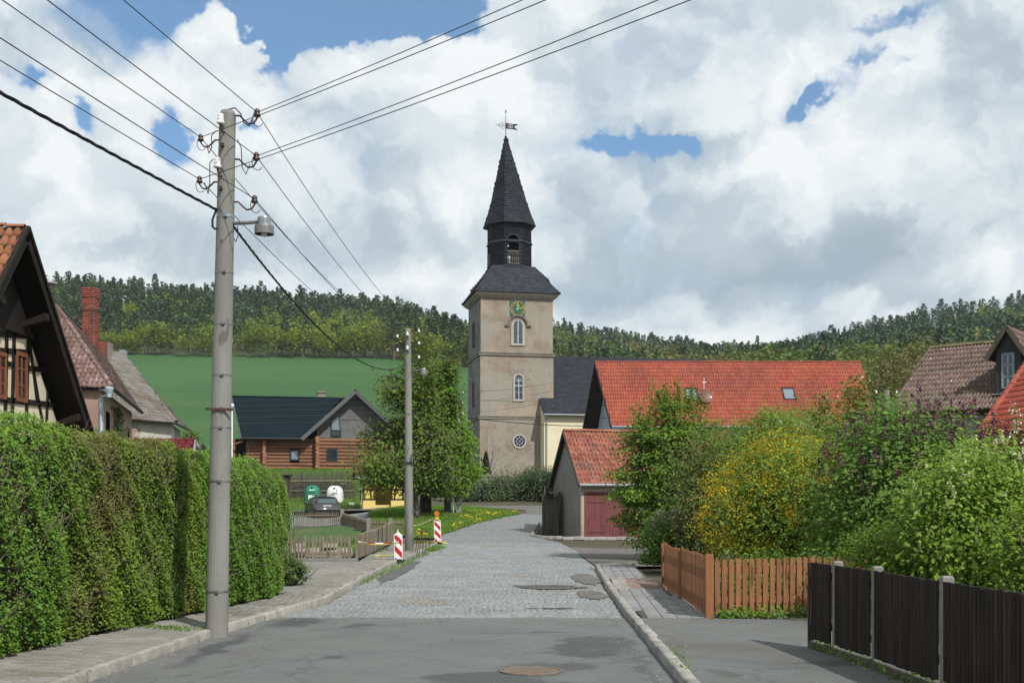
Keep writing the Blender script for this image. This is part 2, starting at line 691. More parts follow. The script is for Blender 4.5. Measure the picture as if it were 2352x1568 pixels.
# ================================================================ foliage
def leaves(name, cen, size, mat, parent=None, kind=None, up=0.5, shape=0.55, droop=0.0, face=None, midx=None):
 """leaf quads at the points cen; size: scalar or (n,)"""
 n = len(cen)
 size = np.broadcast_to(np.asarray(size, float), (n,)) * np.clip(np.exp(rng.normal(-.03, .26, n)), .45, 1.8)
 nrm = rng.normal(0, 1, (n, 3))
 nrm /= np.linalg.norm(nrm, axis=1)[:, None]
 nrm[:, 2] = np.abs(nrm[:, 2]) + up
 if face is not None:
  nrm += face
 nrm /= np.linalg.norm(nrm, axis=1)[:, None]
 t = rng.normal(0, 1, (n, 3))
 t[:, 2] -= droop
 t -= nrm * (t * nrm).sum(1)[:, None]
 t /= np.linalg.norm(t, axis=1)[:, None]
 s = np.cross(nrm, t)
 L = size[:, None]
 V = np.stack([cen - t * L * .5, cen + s * L * shape * .5 + t * L * .04 + nrm * L * .06, cen + t * L * .5, cen - s * L * shape * .5 + t * L * .04 + nrm * L * .06], 1).reshape(-1, 3)
 Q = np.arange(4 * n).reshape(n, 4)
 return np_obj(name, V, Q, mat, parent, kind, midx=midx)


def clump_points(env, nclump, per, spread, flat=0.7):
 """env(n) returns clump centres; every clump gets `per` points around it"""
 c = env(nclump)
 k = np.repeat(np.arange(len(c)), per)
 d = rng.normal(0, 1, (len(k), 3)) * spread
 d[:, 2] *= flat
 return c[k] + d, k


def shell_env(center, radii, inner=0.55, zmin=-1.0, bumps=6, amp=0.18, power=1.0):
 """clump centres inside an uneven ellipsoid, more of them near its surface"""
 center, radii = np.array(center, float), np.array(radii, float)
 bd = rng.normal(0, 1, (bumps, 3))
 bd /= np.linalg.norm(bd, axis=1)[:, None]
 ba = rng.uniform(-amp, amp, bumps)

 def env(n):
  d = rng.normal(0, 1, (int(n * 2.2) + 30, 3))
  d /= np.linalg.norm(d, axis=1)[:, None]
  d = d[d[:, 2] > zmin][:n]
  r = inner + (1 - inner) * rng.uniform(0, 1, len(d)) ** 0.6
  k = 1 + (np.maximum(d @ bd.T, 0) ** 4 * ba).sum(1)
  return center + d * (r * k)[:, None] * radii
 return env


def branch_tree(mb, base, height, radius, levels, rng_, spread=0.6, tips=None, n=(5, 4, 4), up=0.35, first=0.3, lean=(0, 0), ratio=(0.42, 0.62)):
 """recursive limbs; returns the list of twig end points"""
 tips = [] if tips is None else tips

 def grow(p, d, length, r, lev):
  segs = 4 if lev == levels else 3
  pts, rs = [p], [r]
  q, dd = Vector(p), Vector(d)
  for i in range(segs):
   dd = (dd + Vector(rng_.normal(0, 0.10 if lev == levels else 0.18, 3)) + Vector((0, 0, 0.05))).normalized()
   q = q + dd * (length / segs)
   pts.append(q.copy())
   rs.append(r * (1 - 0.62 * (i + 1) / segs))
  mb.tube(pts, rs, 7 if lev == levels else (5 if lev == levels - 1 else 3), caps=False)
  if lev == 0:
   tips.extend(pts[1:])
   return
  k = n[min(levels - lev, len(n) - 1)]
  for j in range(k):
   t = first + (1 - first) * (j + rng_.uniform(0.2, 0.9)) / k if lev == levels else rng_.uniform(0.3, 1.0)
   idx = min(int(t * segs), segs - 1)
   fr = t * segs - idx
   o = pts[idx].lerp(pts[idx + 1], fr)
   a = rng_.uniform(0, 2 * math.pi)
   side = Vector((math.cos(a), math.sin(a), up + rng_.normal(0, 0.15)))
   nd = (dd * (1 - spread) + side * spread).normalized()
   grow(o, nd, length * rng_.uniform(*(ratio if lev == levels else (0.42, 0.62))) * (1.12 - .55 * t if lev == levels else 1), rs[idx] * 0.55, lev - 1)
  tips.append(pts[-1])

 grow(Vector(base), Vector((lean[0], lean[1], 1)).normalized(), height, radius, levels)
 return tips

# ================================================================ terrain
_cy = [-400, 38, 48, 54, 60, 70, 80, 90, 100, 105, 115, 126]
_cz = [0, 0, .12, .35, .65, 1.12, 1.42, 1.62, 2.3, 3.6, 4.6, 6.3]
_ly = [-400, 40, 54, 60, 70, 80, 86, 92, 96, 98, 104, 118, 126]
_lz = [0, 0, .20, .27, .45, .70, 1.1, 1.6, 1.95, 2.35, 4.7, 5.4, 6.3]
_fd = [-2500, 280, 850, 1060, 1300, 1600, 2000, 2352, 5000]
_fy = [815, 818, 826, 846, 880, 905, 905, 885, 860]
_kd = [-2500, 100, 150, 300, 490, 600, 760, 880, 1000, 1060, 1170, 1290, 1350, 1450, 1500, 1600, 1700, 1800, 1900, 2000, 2100, 2200, 2300, 2600, 5000]
_ky = [640, 632, 628, 640, 655, 660, 672, 680, 712, 738, 732, 732, 742, 760, 768, 785, 790, 783, 760, 735, 712, 697, 685, 665, 640]
TREE_H = 11.0


def Yf_of(dx):
 return np.interp(dx, [1060, 1500, 1800], [350, 300, 210])


def Yc_of(dx):
 return np.interp(dx, [1000, 1700, 2000], [520, 600, 560])


def H(X, Y):
 X, Y = np.asarray(X, float), np.asarray(Y, float)
 c, l = np.interp(Y, _cy, _cz), np.interp(Y, _ly, _lz)
 w = np.clip((-X - 7.5) / 5.0, 0, 1)
 near = c * (1 - w) + l * w
 Ys = np.maximum(Y, 60)
 dx = np.clip(CX + F * X / Ys, -2500, 5000)
 Yf, Yc = Yf_of(dx), Yc_of(dx)
 zf = EYE + (HY - np.interp(dx, _fd, _fy)) / F * Yf
 kr = np.interp(dx, _kd, _ky) + TREE_H * 0.92 * F / Yc
 zc = EYE + (HY - kr) / F * Yc
 t = np.clip((Y - 126) / (Yf - 126), 0, 1)
 far = 6.3 + (zf - 6.3) * (t * 0.75 + 0.25 * t * t)
 t2 = np.clip((Y - Yf) / (Yc - Yf), 0, 1)
 ef, ec = (zf - EYE) / Yf, (zc - EYE) / Yc             # the slope never hides its own crest
 far = np.where(Y > Yf, EYE + np.minimum(Y, Yc) * (ef + (ec - ef) * t2 ** 0.9), far)
 t3 = np.clip((Y - Yc) / 400, 0, 1.5)
 far = far - 30 * t3
 return np.where(Y < 126, near, far)


def h(X, Y):
 return float(H(X, Y))


M_soil = material('garden soil', (0.060, 0.048, 0.033), (0.10, 0.082, 0.055), 3, bump=0.05, bscale=9, c3=(0.045, 0.085, 0.022), c3_scale=0.5)
M_grass = material('meadow grass', (0.040, 0.085, 0.018), (0.060, 0.115, 0.025), 2.2, bump=0.04, bscale=16, c3=(0.09, 0.11, 0.032), c3_scale=0.35)
M_field = material('young cereal', (0.034, 0.088, 0.034), (0.040, 0.100, 0.038), 0.02, rough=0.9, bump=0.05, bscale=6, c3=(0.056, 0.115, 0.038), c3_scale=0.018, stretch=(0.35, 1, 1))


def field_material():
 mt = bpy.data.materials.new('young cereal')
 mt.use_nodes = True
 N = NT(mt.node_tree)
 b = mt.node_tree.nodes['Principled BSDF']
 pos = N.new('ShaderNodeNewGeometry').outputs['Position']
 col = N.mix(N.sstep(N.noise(pos, .02, 6), .35, .65), (.043, .100, .034), (.051, .115, .039))
 band = N.noise(N.vm('MULTIPLY', pos, (.25, 1, 1)), .028, 5, .55)
 col = N.mix(N.m('MULTIPLY', N.sstep(band, .50, .66), .65), col, (.062, .118, .040))
 col = N.mix(N.m('MULTIPLY', N.sstep(N.noise(N.vm('MULTIPLY', pos, (1, .35, 1)), 1.4, 4, .7), .5, .75), .35), col, (.022, .060, .022))
 w = N.new('ShaderNodeTexWave', wave_type='BANDS', bands_direction='X')
 w.inputs['Scale'].default_value = .17
 w.inputs['Distortion'].default_value = 1.2
 w.inputs['Detail Scale'].default_value = .15
 N.put(w.inputs['Vector'], N.vm('ADD', pos, N.vm('MULTIPLY', pos, (0, .22, 0))))
 col = N.mix(N.m('MULTIPLY', N.sstep(w.outputs[1], .985, 1.0), .30), col, (.075, .085, .040))
 mt.node_tree.links.new(col, b.inputs['Base Color'])
 b.inputs['Roughness'].default_value = .95
 b.inputs['Specular IOR Level'].default_value = .1
 bm = N.new('ShaderNodeBump')
 bm.inputs['Distance'].default_value = .12
 N.put(bm.inputs['Height'], N.noise(pos, 3.5, 4, .7))
 mt.node_tree.links.new(bm.outputs[0], b.inputs['Normal'])
 return mt


M_field = field_material()
M_forestfloor = material('forest floor', (0.025, 0.04, 0.014), (0.05, 0.06, 0.02), 0.2)


def grid_sheet(name, xs, ys, zf, mat, kind='structure'):
 X, Y = np.meshgrid(xs, ys)
 Z = zf(X, Y)
 V = np.stack([X, Y, Z], -1).reshape(-1, 3)
 nx, ny = len(xs), len(ys)
 i, j = np.meshgrid(np.arange(nx - 1), np.arange(ny - 1))
 a = (j * nx + i).ravel()
 Q = np.stack([a, a + 1, a + nx + 1, a + nx], 1)
 return np_obj(name, V, Q, mat, None, kind, smooth=True)


def polar_sheet(name, dxs, ys, mat, drop=0.0):
 D, Y = np.meshgrid(dxs, ys)
 X = (D - CX) / F * Y
 Z = H(X, Y) - drop
 V = np.stack([X, Y, Z], -1).reshape(-1, 3)
 nx, ny = len(dxs), len(ys)
 i, j = np.meshgrid(np.arange(nx - 1), np.arange(ny - 1))
 a = (j * nx + i).ravel()
 return np_obj(name, V, np.stack([a, a + 1, a + nx + 1, a + nx], 1), mat, None, 'structure', smooth=True)


grid_sheet('ground', np.concatenate([np.linspace(-420, -42, 22), np.arange(-40, 41, 1.0), np.linspace(42, 420, 22)]),
   np.concatenate([np.linspace(-300, -10, 12), np.arange(-8, 127, 1.0)]), lambda X, Y: H(X, Y) - np.interp(Y, [50, 58], [0.07, 0.02]), M_soil)
_dxs = np.concatenate([np.linspace(-2500, -100, 40), np.arange(-80, 2440, 20), np.linspace(2460, 5000, 40)])
polar_sheet('field', _dxs, np.concatenate([np.arange(125, 365, 6.0)]), M_field, 0.0)
polar_sheet('hill', _dxs, np.concatenate([np.arange(190, 700, 9.0), np.linspace(720, 1400, 14)]), M_forestfloor, 0.4)

# ---------------------------------------------------------------- road edges
RL = np.array([(-20, -4.6), (5, -4.1), (10.6, -3.82), (14.8, -3.60), (19.2, -3.06), (31.5, -3.17), (38, -3.0), (45, -2.85), (52.5, -3.1), (61, -1.72), (66, -0.5), (69, .49), (72, 1.3)])
RR = np.array([(-20, 1.36), (8, 1.46), (10.6, 1.50), (16.6, 1.62), (22.7, 1.80), (30.8, 2.15), (40, 2.2), (47.5, 1.9), (51, .93), (60, 1.58), (80, 2.1), (92, 2.6)])


def Lx(Y):
 return np.interp(Y, RL[:, 0], RL[:, 1])


def Rx(Y):
 return np.interp(Y, RR[:, 0], RR[:, 1])


def strip(name, ys, fl, fr, zoff, mat, nx=12, kind='structure', flat=None):
 ys = np.asarray(ys, float)
 t = np.linspace(0, 1, nx + 1)
 X = fl(ys)[:, None] * (1 - t) + fr(ys)[:, None] * t
 Y = np.repeat(ys[:, None], nx + 1, 1)
 Z = (H(X, Y) if flat is None else flat) + zoff + np.zeros_like(X)
 V = np.stack([X, Y, Z], -1).reshape(-1, 3)
 i, j = np.meshgrid(np.arange(nx), np.arange(len(ys) - 1))
 a = (j * (nx + 1) + i).ravel()
 return np_obj(name, V, np.stack([a, a + 1, a + nx + 2, a + nx + 1], 1), mat, None, kind, smooth=True)


def road_material(name, base, spread, dark_patches, patch_tint, agg=180.0, c3=None, warp=0.9):
 """asphalt: fine aggregate, worn tracks, darker, smoother patches in noise-warped blobs"""
 mt = bpy.data.materials.new(name)
 mt.use_nodes = True
 t = mt.node_tree
 N = NT(t)
 b = t.nodes['Principled BSDF']
 pos = N.new('ShaderNodeNewGeometry').outputs['Position']
 fine = N.noise(pos, agg, 2, 0.7)
 mid = N.noise(pos, 1.3, 8, 0.62)
 col = N.mix(N.sstep(mid, 0.3, 0.7), tuple(x * (1 - spread) for x in base), tuple(x * (1 + spread) for x in base))
 col = N.mix(N.m('MULTIPLY', N.sstep(fine, 0.35, 0.72), 0.75), col, tuple(x * 2.1 for x in base))
 v = N.voro(pos, 75.0, out='Distance')
 col = N.mix(N.m('MULTIPLY', N.sstep(v, 0.12, 0.02), 0.5), col, (0.30, 0.29, 0.27))
 if c3:
  col = N.mix(N.m('MULTIPLY', N.sstep(N.noise(pos, 0.45, 5, 0.6), 0.5, 0.62), 0.8), col, c3)
 wv = N.vm('SCALE', N.vm('SUBTRACT', N.noise(pos, 1.7, 5, 0.6, color=True), (0.5, 0.5, 0.5)), scale=warp)
 pw = N.vm('ADD', pos, wv)
 tot = None
 for (x, y, rx, ry, wgt) in dark_patches:
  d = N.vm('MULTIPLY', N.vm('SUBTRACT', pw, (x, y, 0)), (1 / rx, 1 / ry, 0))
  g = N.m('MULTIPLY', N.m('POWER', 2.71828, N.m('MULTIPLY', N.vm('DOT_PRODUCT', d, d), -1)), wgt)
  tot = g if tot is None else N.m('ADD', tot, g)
 patch_mask = N.sstep(tot, 0.28, 0.55) if tot is not None else None  # mask where the surface turns darker and a little smoother
 if patch_mask is not None:
  col = N.mix(patch_mask, col, N.vm('MULTIPLY', col, patch_tint))
  N.put(b.inputs['Roughness'], N.m('SUBTRACT', 0.88, N.m('MULTIPLY', patch_mask, 0.22)))
 else:
  b.inputs['Roughness'].default_value = 0.88
 # hairline cracks
 cr = N.voro(N.vm('ADD', pos, N.vm('SCALE', wv, scale=0.6)), 0.55, feature='DISTANCE_TO_EDGE')
 col = N.mix(N.m('MULTIPLY', N.sstep(cr, 0.010, 0.002), 0.28), col, (0.02, 0.02, 0.02))
 t.links.new(col, b.inputs['Base Color'])
 b.inputs['Specular IOR Level'].default_value = 0.3
 bm = N.new('ShaderNodeBump')
 bm.inputs['Distance'].default_value = 0.006
 N.put(bm.inputs['Height'], N.m('ADD', fine, N.m('MULTIPLY', N.noise(pos, 14, 4), 1.2)))
 t.links.new(bm.outputs[0], b.inputs['Normal'])
 MATS[name] = mt
 return mt


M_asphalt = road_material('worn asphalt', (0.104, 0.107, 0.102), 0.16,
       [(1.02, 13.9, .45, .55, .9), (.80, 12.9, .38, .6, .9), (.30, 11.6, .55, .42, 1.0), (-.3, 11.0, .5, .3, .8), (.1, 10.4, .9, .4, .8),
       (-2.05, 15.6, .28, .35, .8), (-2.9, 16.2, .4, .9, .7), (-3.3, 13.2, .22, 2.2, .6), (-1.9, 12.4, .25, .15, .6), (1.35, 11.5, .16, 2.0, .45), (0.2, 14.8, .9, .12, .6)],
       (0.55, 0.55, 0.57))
M_asphalt2 = road_material('driveway asphalt', (0.101, 0.104, 0.099), 0.12,
       [(3.05, 11.2, .55, .28, .75), (1.95, 10.6, .2, .5, .5), (2.3, 13.6, .4, .2, .35)], (0.62, 0.60, 0.58), c3=(0.115, 0.108, 0.095))
M_asphalt3 = road_material('old broken asphalt', (0.098, 0.092, 0.083), 0.28, [(3.0, 36, 1.2, 1.2, .7), (2.4, 33, .6, .9, .7), (4, 44, 2, 1.5, .6)], (0.6, 0.58, 0.55), c3=(0.16, 0.14, 0.12), warp=2.2)

YA = 16.75


def edge_y(x):
 """ragged joint between asphalt and cobbles"""
 return YA + .05 * np.sin(x * 1.9 + .4) + .035 * np.sin(x * 5.3) + .022 * np.sin(x * 13.1) - .03 * (x + 1) ** 2 * .35


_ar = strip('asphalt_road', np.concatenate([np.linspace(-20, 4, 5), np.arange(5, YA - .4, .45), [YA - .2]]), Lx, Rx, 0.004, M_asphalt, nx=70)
for _v in list(_ar.data.vertices)[-71:]:
 _v.co.y = edge_y(_v.co.x)
M_joint = material('paving joint sand', (0.052, 0.048, 0.040), (0.085, 0.078, 0.064), 8, bump=0.01, bscale=60, c3=(0.05, 0.07, 0.025), c3_scale=1.2, c3_cut=(0.55, 0.66))
M_cobjoint = material('cobble joint sand', (0.085, 0.088, 0.082), (0.125, 0.125, 0.115), 6, bump=0.01, bscale=60, c3=(0.075, 0.085, 0.05), c3_scale=.7, c3_cut=(.55, .66))
M_cobble = material('blue grey cobble', (0.190, 0.202, 0.204), (0.240, 0.253, 0.253), 1.1, rough=0.75, bump=0.004, bscale=70, island=0.17, hue=0.012, spec=0.4, c3=(0.20, 0.19, 0.17), c3_scale=0.35, c3_cut=(0.52, 0.66))


def far_cobble():
 mt = bpy.data.materials.new('distant cobbles')
 mt.use_nodes = True
 t = mt.node_tree
 N = NT(t)
 b = t.nodes['Principled BSDF']
 pos = N.new('ShaderNodeNewGeometry').outputs['Position']
 vc = N.voro(pos, 6.6, out='Color', rand=0.8)
 ve = N.voro(pos, 6.6, feature='DISTANCE_TO_EDGE', rand=0.8)
 g = N.vm('DOT_PRODUCT', vc, (0.33, 0.33, 0.33))
 col = N.mix(g, (0.185, 0.197, 0.199), (0.245, 0.258, 0.258))
 col = N.mix(N.sstep(ve, 0.09, 0.03), col, (0.075, 0.07, 0.06))
 col = N.mix(N.m('MULTIPLY', N.sstep(N.noise(pos, 0.5, 5), 0.5, 0.7), 0.6), col, (0.18, 0.165, 0.145))
 t.links.new(col, b.inputs['Base Color'])
 b.inputs['Roughness'].default_value = 0.7
 MATS['distant cobbles'] = mt
 return mt


M_cobfar = far_cobble()
YC1 = 47.0
cob = strip('cobbled_road', np.arange(YA - .3, YC1 + .1, .9), Lx, Rx, -0.016, M_cobjoint)
strip('village_lane', np.concatenate([np.arange(YC1, 69, .8), [69.0, 72.0]]), Lx, Rx, 0.004, M_cobfar)
strip('cross_road', np.array([69.0, 72, 76, 80, 84, 88.0]), lambda y: np.interp(y, [69, 72, 76, 81, 84, 88], [.45, .9, .8, -2, -26, -26]), lambda y: Rx(y) + np.interp(y, [80, 84], [0, 9]), 0.007, M_asphalt3, nx=20)


def cobbles():
 M, y = [], YA - 0.10
 row = 0
 while y < YC1:
  rh = rng.uniform(0.078, 0.096) if y < 26 else rng.uniform(0.10, 0.13)
  xl, xr = float(Lx(y)) + 0.02, float(Rx(y)) - 0.02
  ww = rng.uniform(0.078, 0.112, 90) * (1 if y < 26 else 1.25)
  xs = xl + rng.uniform(0, .06) + np.cumsum(ww)
  jit = rng.normal(0, 1, (90, 6))
  for k in range(90):
   x, w = xs[k] - ww[k] / 2, ww[k]
   if x > xr:
    break
   cy_ = y + rh / 2 + 0.04 * math.sin(x * 1.3 + row * 0.03) + jit[k, 0] * 0.006
   if cy_ < edge_y(x) or abs(jit[k, 5]) > 2.75:
    continue
   a = jit[k, 1] * 0.08
   ca, sa = math.cos(a), math.sin(a)
   ex, ey = w * 0.95, rh * 0.94
   M.append([[ca * ex, -sa * ey, 0, x], [sa * ex, ca * ey, 0, cy_], [jit[k, 2] * .03 * ex, jit[k, 3] * .03 * ey, 0.034, h(x, cy_) - 0.031 + jit[k, 4] * 0.003], [0, 0, 0, 1]])
  y += rh
  row += 1
 v, q = brick_base(0.74)
 pieces('cobble', (v, q), M, M_cobble, cob, 300)


cobbles()

# dark tar patch and pot-holes in the cobbles
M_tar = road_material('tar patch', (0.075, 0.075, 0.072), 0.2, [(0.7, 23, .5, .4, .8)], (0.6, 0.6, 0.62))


def patch(name, c, rx, ry, mat, z=0.018, n=22, seed=0, flat=None):
 r = np.random.default_rng(seed)
 V, k = [(c[0], c[1], (h(c[0], c[1]) if flat is None else flat) + z + 0.006)], n
 for i in range(n):
  a = 2 * math.pi * i / n
  q = 1 + r.normal(0, 0.13)
  x, y = c[0] + math.cos(a) * rx * q, c[1] + math.sin(a) * ry * q
  V.append((x, y, (h(x, y) if flat is None else flat) + z))
 mb = MB()
 mb.add(V, [(0, 1 + i, 1 + (i + 1) % n) for i in range(n)])
 return mb.build(name, mat, None, 'structure')


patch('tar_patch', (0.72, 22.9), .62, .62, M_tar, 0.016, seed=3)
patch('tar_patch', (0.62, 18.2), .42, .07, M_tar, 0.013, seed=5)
patch('tar_patch', (1.62, 25.5), .34, 1.6, M_asphalt3, 0.015, seed=6)
patch('tar_patch', (1.45, 21.0), .26, 1.0, M_asphalt3, 0.015, seed=8)
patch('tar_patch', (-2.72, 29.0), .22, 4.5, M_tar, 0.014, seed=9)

# ---------------------------------------------------------------- pavements
M_paver = material('grey paver', (0.205, 0.195, 0.170), (0.250, 0.240, 0.215), 1.3, rough=0.85, bump=0.004, bscale=90, island=0.13, c3=(0.15, 0.15, 0.105), c3_scale=0.7, c3_cut=(0.5, 0.68))
M_paver2 = material('blue grey paver', (0.195, 0.195, 0.192), (0.240, 0.240, 0.236), 1.5, rough=0.85, bump=0.004, bscale=90, island=0.12)
M_redpaver = material('reddish paver', (0.205, 0.145, 0.120), (0.24, 0.175, 0.145), 2, rough=0.88, bump=0.005, bscale=70, island=0.15)
M_mossjoint = material('mossy joint', (0.055, 0.065, 0.028), (0.085, 0.078, 0.055), 3, bump=0.01, bscale=50)
M_kerb = material('concrete kerb', (0.24, 0.225, 0.195), (0.33, 0.31, 0.275), 5, rough=0.9, bump=0.006, bscale=60, island=0.12, spots=(0.10, 0.095, 0.08), spot_scale=16, spot_cut=0.64)
M_kerb2 = material('pale granite kerb', (0.245, 0.232, 0.21), (0.325, 0.308, 0.28), 6, rough=0.85, bump=0.008, bscale=45, island=0.18, spots=(0.15, 0.14, 0.12), spot_scale=22, spot_cut=0.66)
ZP = 0.10


def HX(Y):
 """foot of the hedge"""
 return np.interp(Y, [2, 11.4, 14.46, 18.66, 20.5], [-5.6, -4.97, -4.58, -3.86, -3.75])


def poly_sheet(name, poly, z, mat, kind='structure', parent=None):
 mb = MB()
 mb.add([(x, y, z) for x, y in poly], [tuple(range(len(poly)))])
 return mb.build(name, mat, parent, kind)


def pave(name, parent, poly, ang, w, l, mat, z=ZP, hgt=0.03, bond=0.5, gap=0.93, limit=300):
 """rectangular stones inside a ground polygon"""
 ca, sa = math.cos(ang), math.sin(ang)
 P2 = np.array(poly)
 Q2 = np.stack([P2[:, 0] * ca + P2[:, 1] * sa, -P2[:, 0] * sa + P2[:, 1] * ca], 1)
 lo, hi = Q2.min(0), Q2.max(0)
 C, Rr = np.meshgrid(np.arange(int((hi[0] - lo[0]) / w) + 2), np.arange(int((hi[1] - lo[1]) / l) + 2))
 u = lo[0] + (C + 0.5 + (Rr % 2) * bond) * w
 v = lo[1] + (Rr + 0.5) * l
 cen = np.stack([u.ravel(), v.ravel()], 1)
 cen = cen[inside([tuple(q) for q in Q2], cen)]
 n = len(cen)
 x, y = cen[:, 0] * ca - cen[:, 1] * sa, cen[:, 0] * sa + cen[:, 1] * ca
 one, zero = np.ones(n), np.zeros(n)
 til = rng.normal(0, 0.012, (n, 2))
 X = np.stack([one * ca * w * gap, one * sa * w * gap, til[:, 0] * w], 1)
 Yv = np.stack([-one * sa * l * gap, one * ca * l * gap, til[:, 1] * l], 1)
 Z = np.stack([zero, zero, one * hgt], 1)
 O = np.stack([x, y, z - hgt + rng.normal(0, 0.0022, n)], 1)
 return pieces(name, brick_base(0.955), mats4(X, Yv, Z, O), mat, parent, limit)


# left pavement
_ys = [6, 8, 10.6, 12.5, 14.8, 17, 19.2, 24, 28, 31.5]
lp = [(float(Lx(y)) - 0.14, y) for y in _ys] + [(-3.3, 32.2), (-4.1, 31.3), (-7.6, 31.3), (-7.6, 20.7), (-3.75, 20.6)] + [(float(HX(y)) - 0.15, y) for y in (20, 18.66, 16, 14.46, 11.4, 8, 6)]
pav_l = poly_sheet('pavement_left', lp, ZP - 0.012, M_mossjoint)
pave('paver', pav_l, lp, Rd(5.5), 0.20, 0.102, M_paver)
walk2 = [(-3.30, 32.3), (-3.12, 38), (-3.0, 45.5), (-4.6, 46.5), (-4.12, 31.4)]
pw2 = poly_sheet('footpath', walk2, ZP - 0.03, M_mossjoint)
pave('paver', pw2, walk2, Rd(3), 0.2, 0.1, M_paver)
# right pavement
_ys = [15.75, 17, 20, 22.7, 26, 30.3]
rp = [(2.66, 15.75), (2.75, 21.9), (3.1, 30.3)] + [(float(Rx(y)) + 0.15, y) for y in _ys[::-1]]
pav_r = poly_sheet('pavement_right', rp, ZP - 0.012, M_joint)


def band(y0, y1, x0=None):
 l = [(float(Rx(y)) + (0.15 if x0 is None else x0), y) for y in np.linspace(y1, y0, 5)]
 return [(float(np.interp(y0, [15.75, 21.9, 30.3], [2.66, 2.75, 3.1])), y0), (float(np.interp(y1, [15.75, 21.9, 30.3], [2.66, 2.75, 3.1])), y1)] + l


pave('paver', pav_r, band(15.75, 21.2), Rd(-3), 0.20, 0.165, M_paver2, bond=0.0, gap=0.95, limit=260)
pave('red_paver', pav_r, band(21.25, 24.3, 0.42), Rd(-3), 0.10, 0.10, M_redpaver, limit=200)
pave('granite_sett', pav_r, [(float(Rx(y)) + d, y) for y, d in ((21.25, .16), (21.25, .42), (24.3, .42), (24.3, .16))], Rd(-3), 0.12, 0.12, M_kerb2)
pave('paver', pav_r, band(24.35, 30.3), Rd(-3), 0.20, 0.165, M_paver2, bond=0.0, gap=0.95, limit=200)
dr = [(2.0, 2.0), (5.2, 2.0), (5.2, 15.0), (2.70, 15.72)] + [(float(Rx(y)) + 0.10, y) for y in (15.72, 15, 14, 13.5, 12, 10.6, 9, 8, 6, 4, 2)]
poly_sheet('driveway', dr, ZP - 0.004, M_asphalt2)
poly_sheet('side_yard', [(2.2, 30.95), (3.1, 30.6), (10, 32), (10, 49.8), (1.3, 50.6), (1.75, 47.6), (2.17, 42), (2.19, 36)], 0.010, M_asphalt3)


def kerb(parent, path, step, w, hgt, mat, z0=0.0, side=-1, name='kerb_stone', jit=0.006):
 """kerb stones along a road edge; side -1 puts them left of the path"""
 pts = [Vector((x, y, 0)) for x, y in path]
 M = []
 for a, b in zip(pts, pts[1:]):
  d = b - a
  k = max(1, round(d.length / step))
  for i in range(k):
   p = a + d * ((i + 0.5) / k)
   u = d.normalized()
   s = Vector((-u.y, u.x, 0)) * (-side)
   c = p + s * (w / 2) + s * float(rng.normal(0, jit))
   X = u * (d.length / k * 0.985)
   Yv = s * w
   tz = rng.normal(0, 0.004)
   M.append([[X.x, Yv.x, 0, c.x], [X.y, Yv.y, 0, c.y], [tz, 0, hgt, z0 + h(c.x, c.y) - 0.05 + rng.normal(0, jit)], [0, 0, 0, 1]])
 b = 0.5
 v = [(-.5, -.5, 0), (.5, -.5, 0), (.5, .5, 0), (-.5, .5, 0), (-.497, -.47, .88), (.497, -.47, .88), (.497, .44, .84), (-.497, .44, .84),
   (-.485, -.38, 1), (.485, -.38, 1), (.485, .30, 1), (-.485, .30, 1)]
 q = [(0, 1, 5, 4), (1, 2, 6, 5), (2, 3, 7, 6), (3, 0, 4, 7), (4, 5, 9, 8), (5, 6, 10, 9), (6, 7, 11, 10), (7, 4, 8, 11), (8, 9, 10, 11)]
 return pieces(name, (v, q), M, mat, parent, 300)


kerb(pav_l, [(float(Lx(y)), y) for y in (6, 8.5, 10.6, 12.7, 14.75)], 0.98, 0.14, 0.155, M_kerb, side=-1)
kerb(pav_l, [(float(Lx(y)) + (0.03 if y < 15 else 0), y) for y in (14.8, 17, 19.2)], 0.8, 0.13, 0.155, M_kerb, side=-1)
kerb(pav_l, [(float(Lx(y)), y) for y in (19.2, 23, 27, 31.5, 33.6)], 0.98, 0.12, 0.155, M_kerb, side=-1)
kerb(pw2, [(float(Lx(y)) - 0.02, y) for y in (34.2, 38, 42, 45.5)], 0.9, 0.11, 0.145, M_kerb, side=-1)
kerb(pav_r, [(float(Rx(y)), y) for y in (4, 8, 10.6, 13.5, 16.6, 19.5, 22.7, 26.5, 29.6)], 0.46, 0.14, 0.155, M_kerb2, side=1, jit=0.004)
kerb(pav_r, [(float(Rx(29.6)), 29.6), (2.25, 30.3), (2.55, 30.7), (3.2, 30.75)], 0.35, 0.14, 0.14, M_kerb2, side=1, jit=0.01)
# stones round the garage corner
gk = poly_sheet('garage_verge', [(0.95, 51.3), (1.25, 50.75), (2.2, 49.95), (3.6, 49.9), (5.3, 49.9), (5.3, 50.6), (2.5, 50.7), (1.75, 52), (1.62, 60), (1.5, 60), (1.1, 53.5)], 0.17, M_mossjoint)
kerb(gk, [(1.5, 60.0), (1.05, 54), (0.9, 51.4), (1.2, 50.65), (2.15, 49.85), (5.3, 49.75)], 0.45, 0.12, 0.14, M_kerb2, side=1, jit=0.01)

# loose grit in the gutters and along the joint
M_grit = material('road grit', (0.20, 0.19, 0.17), (0.30, 0.285, 0.26), 9, island=.3)


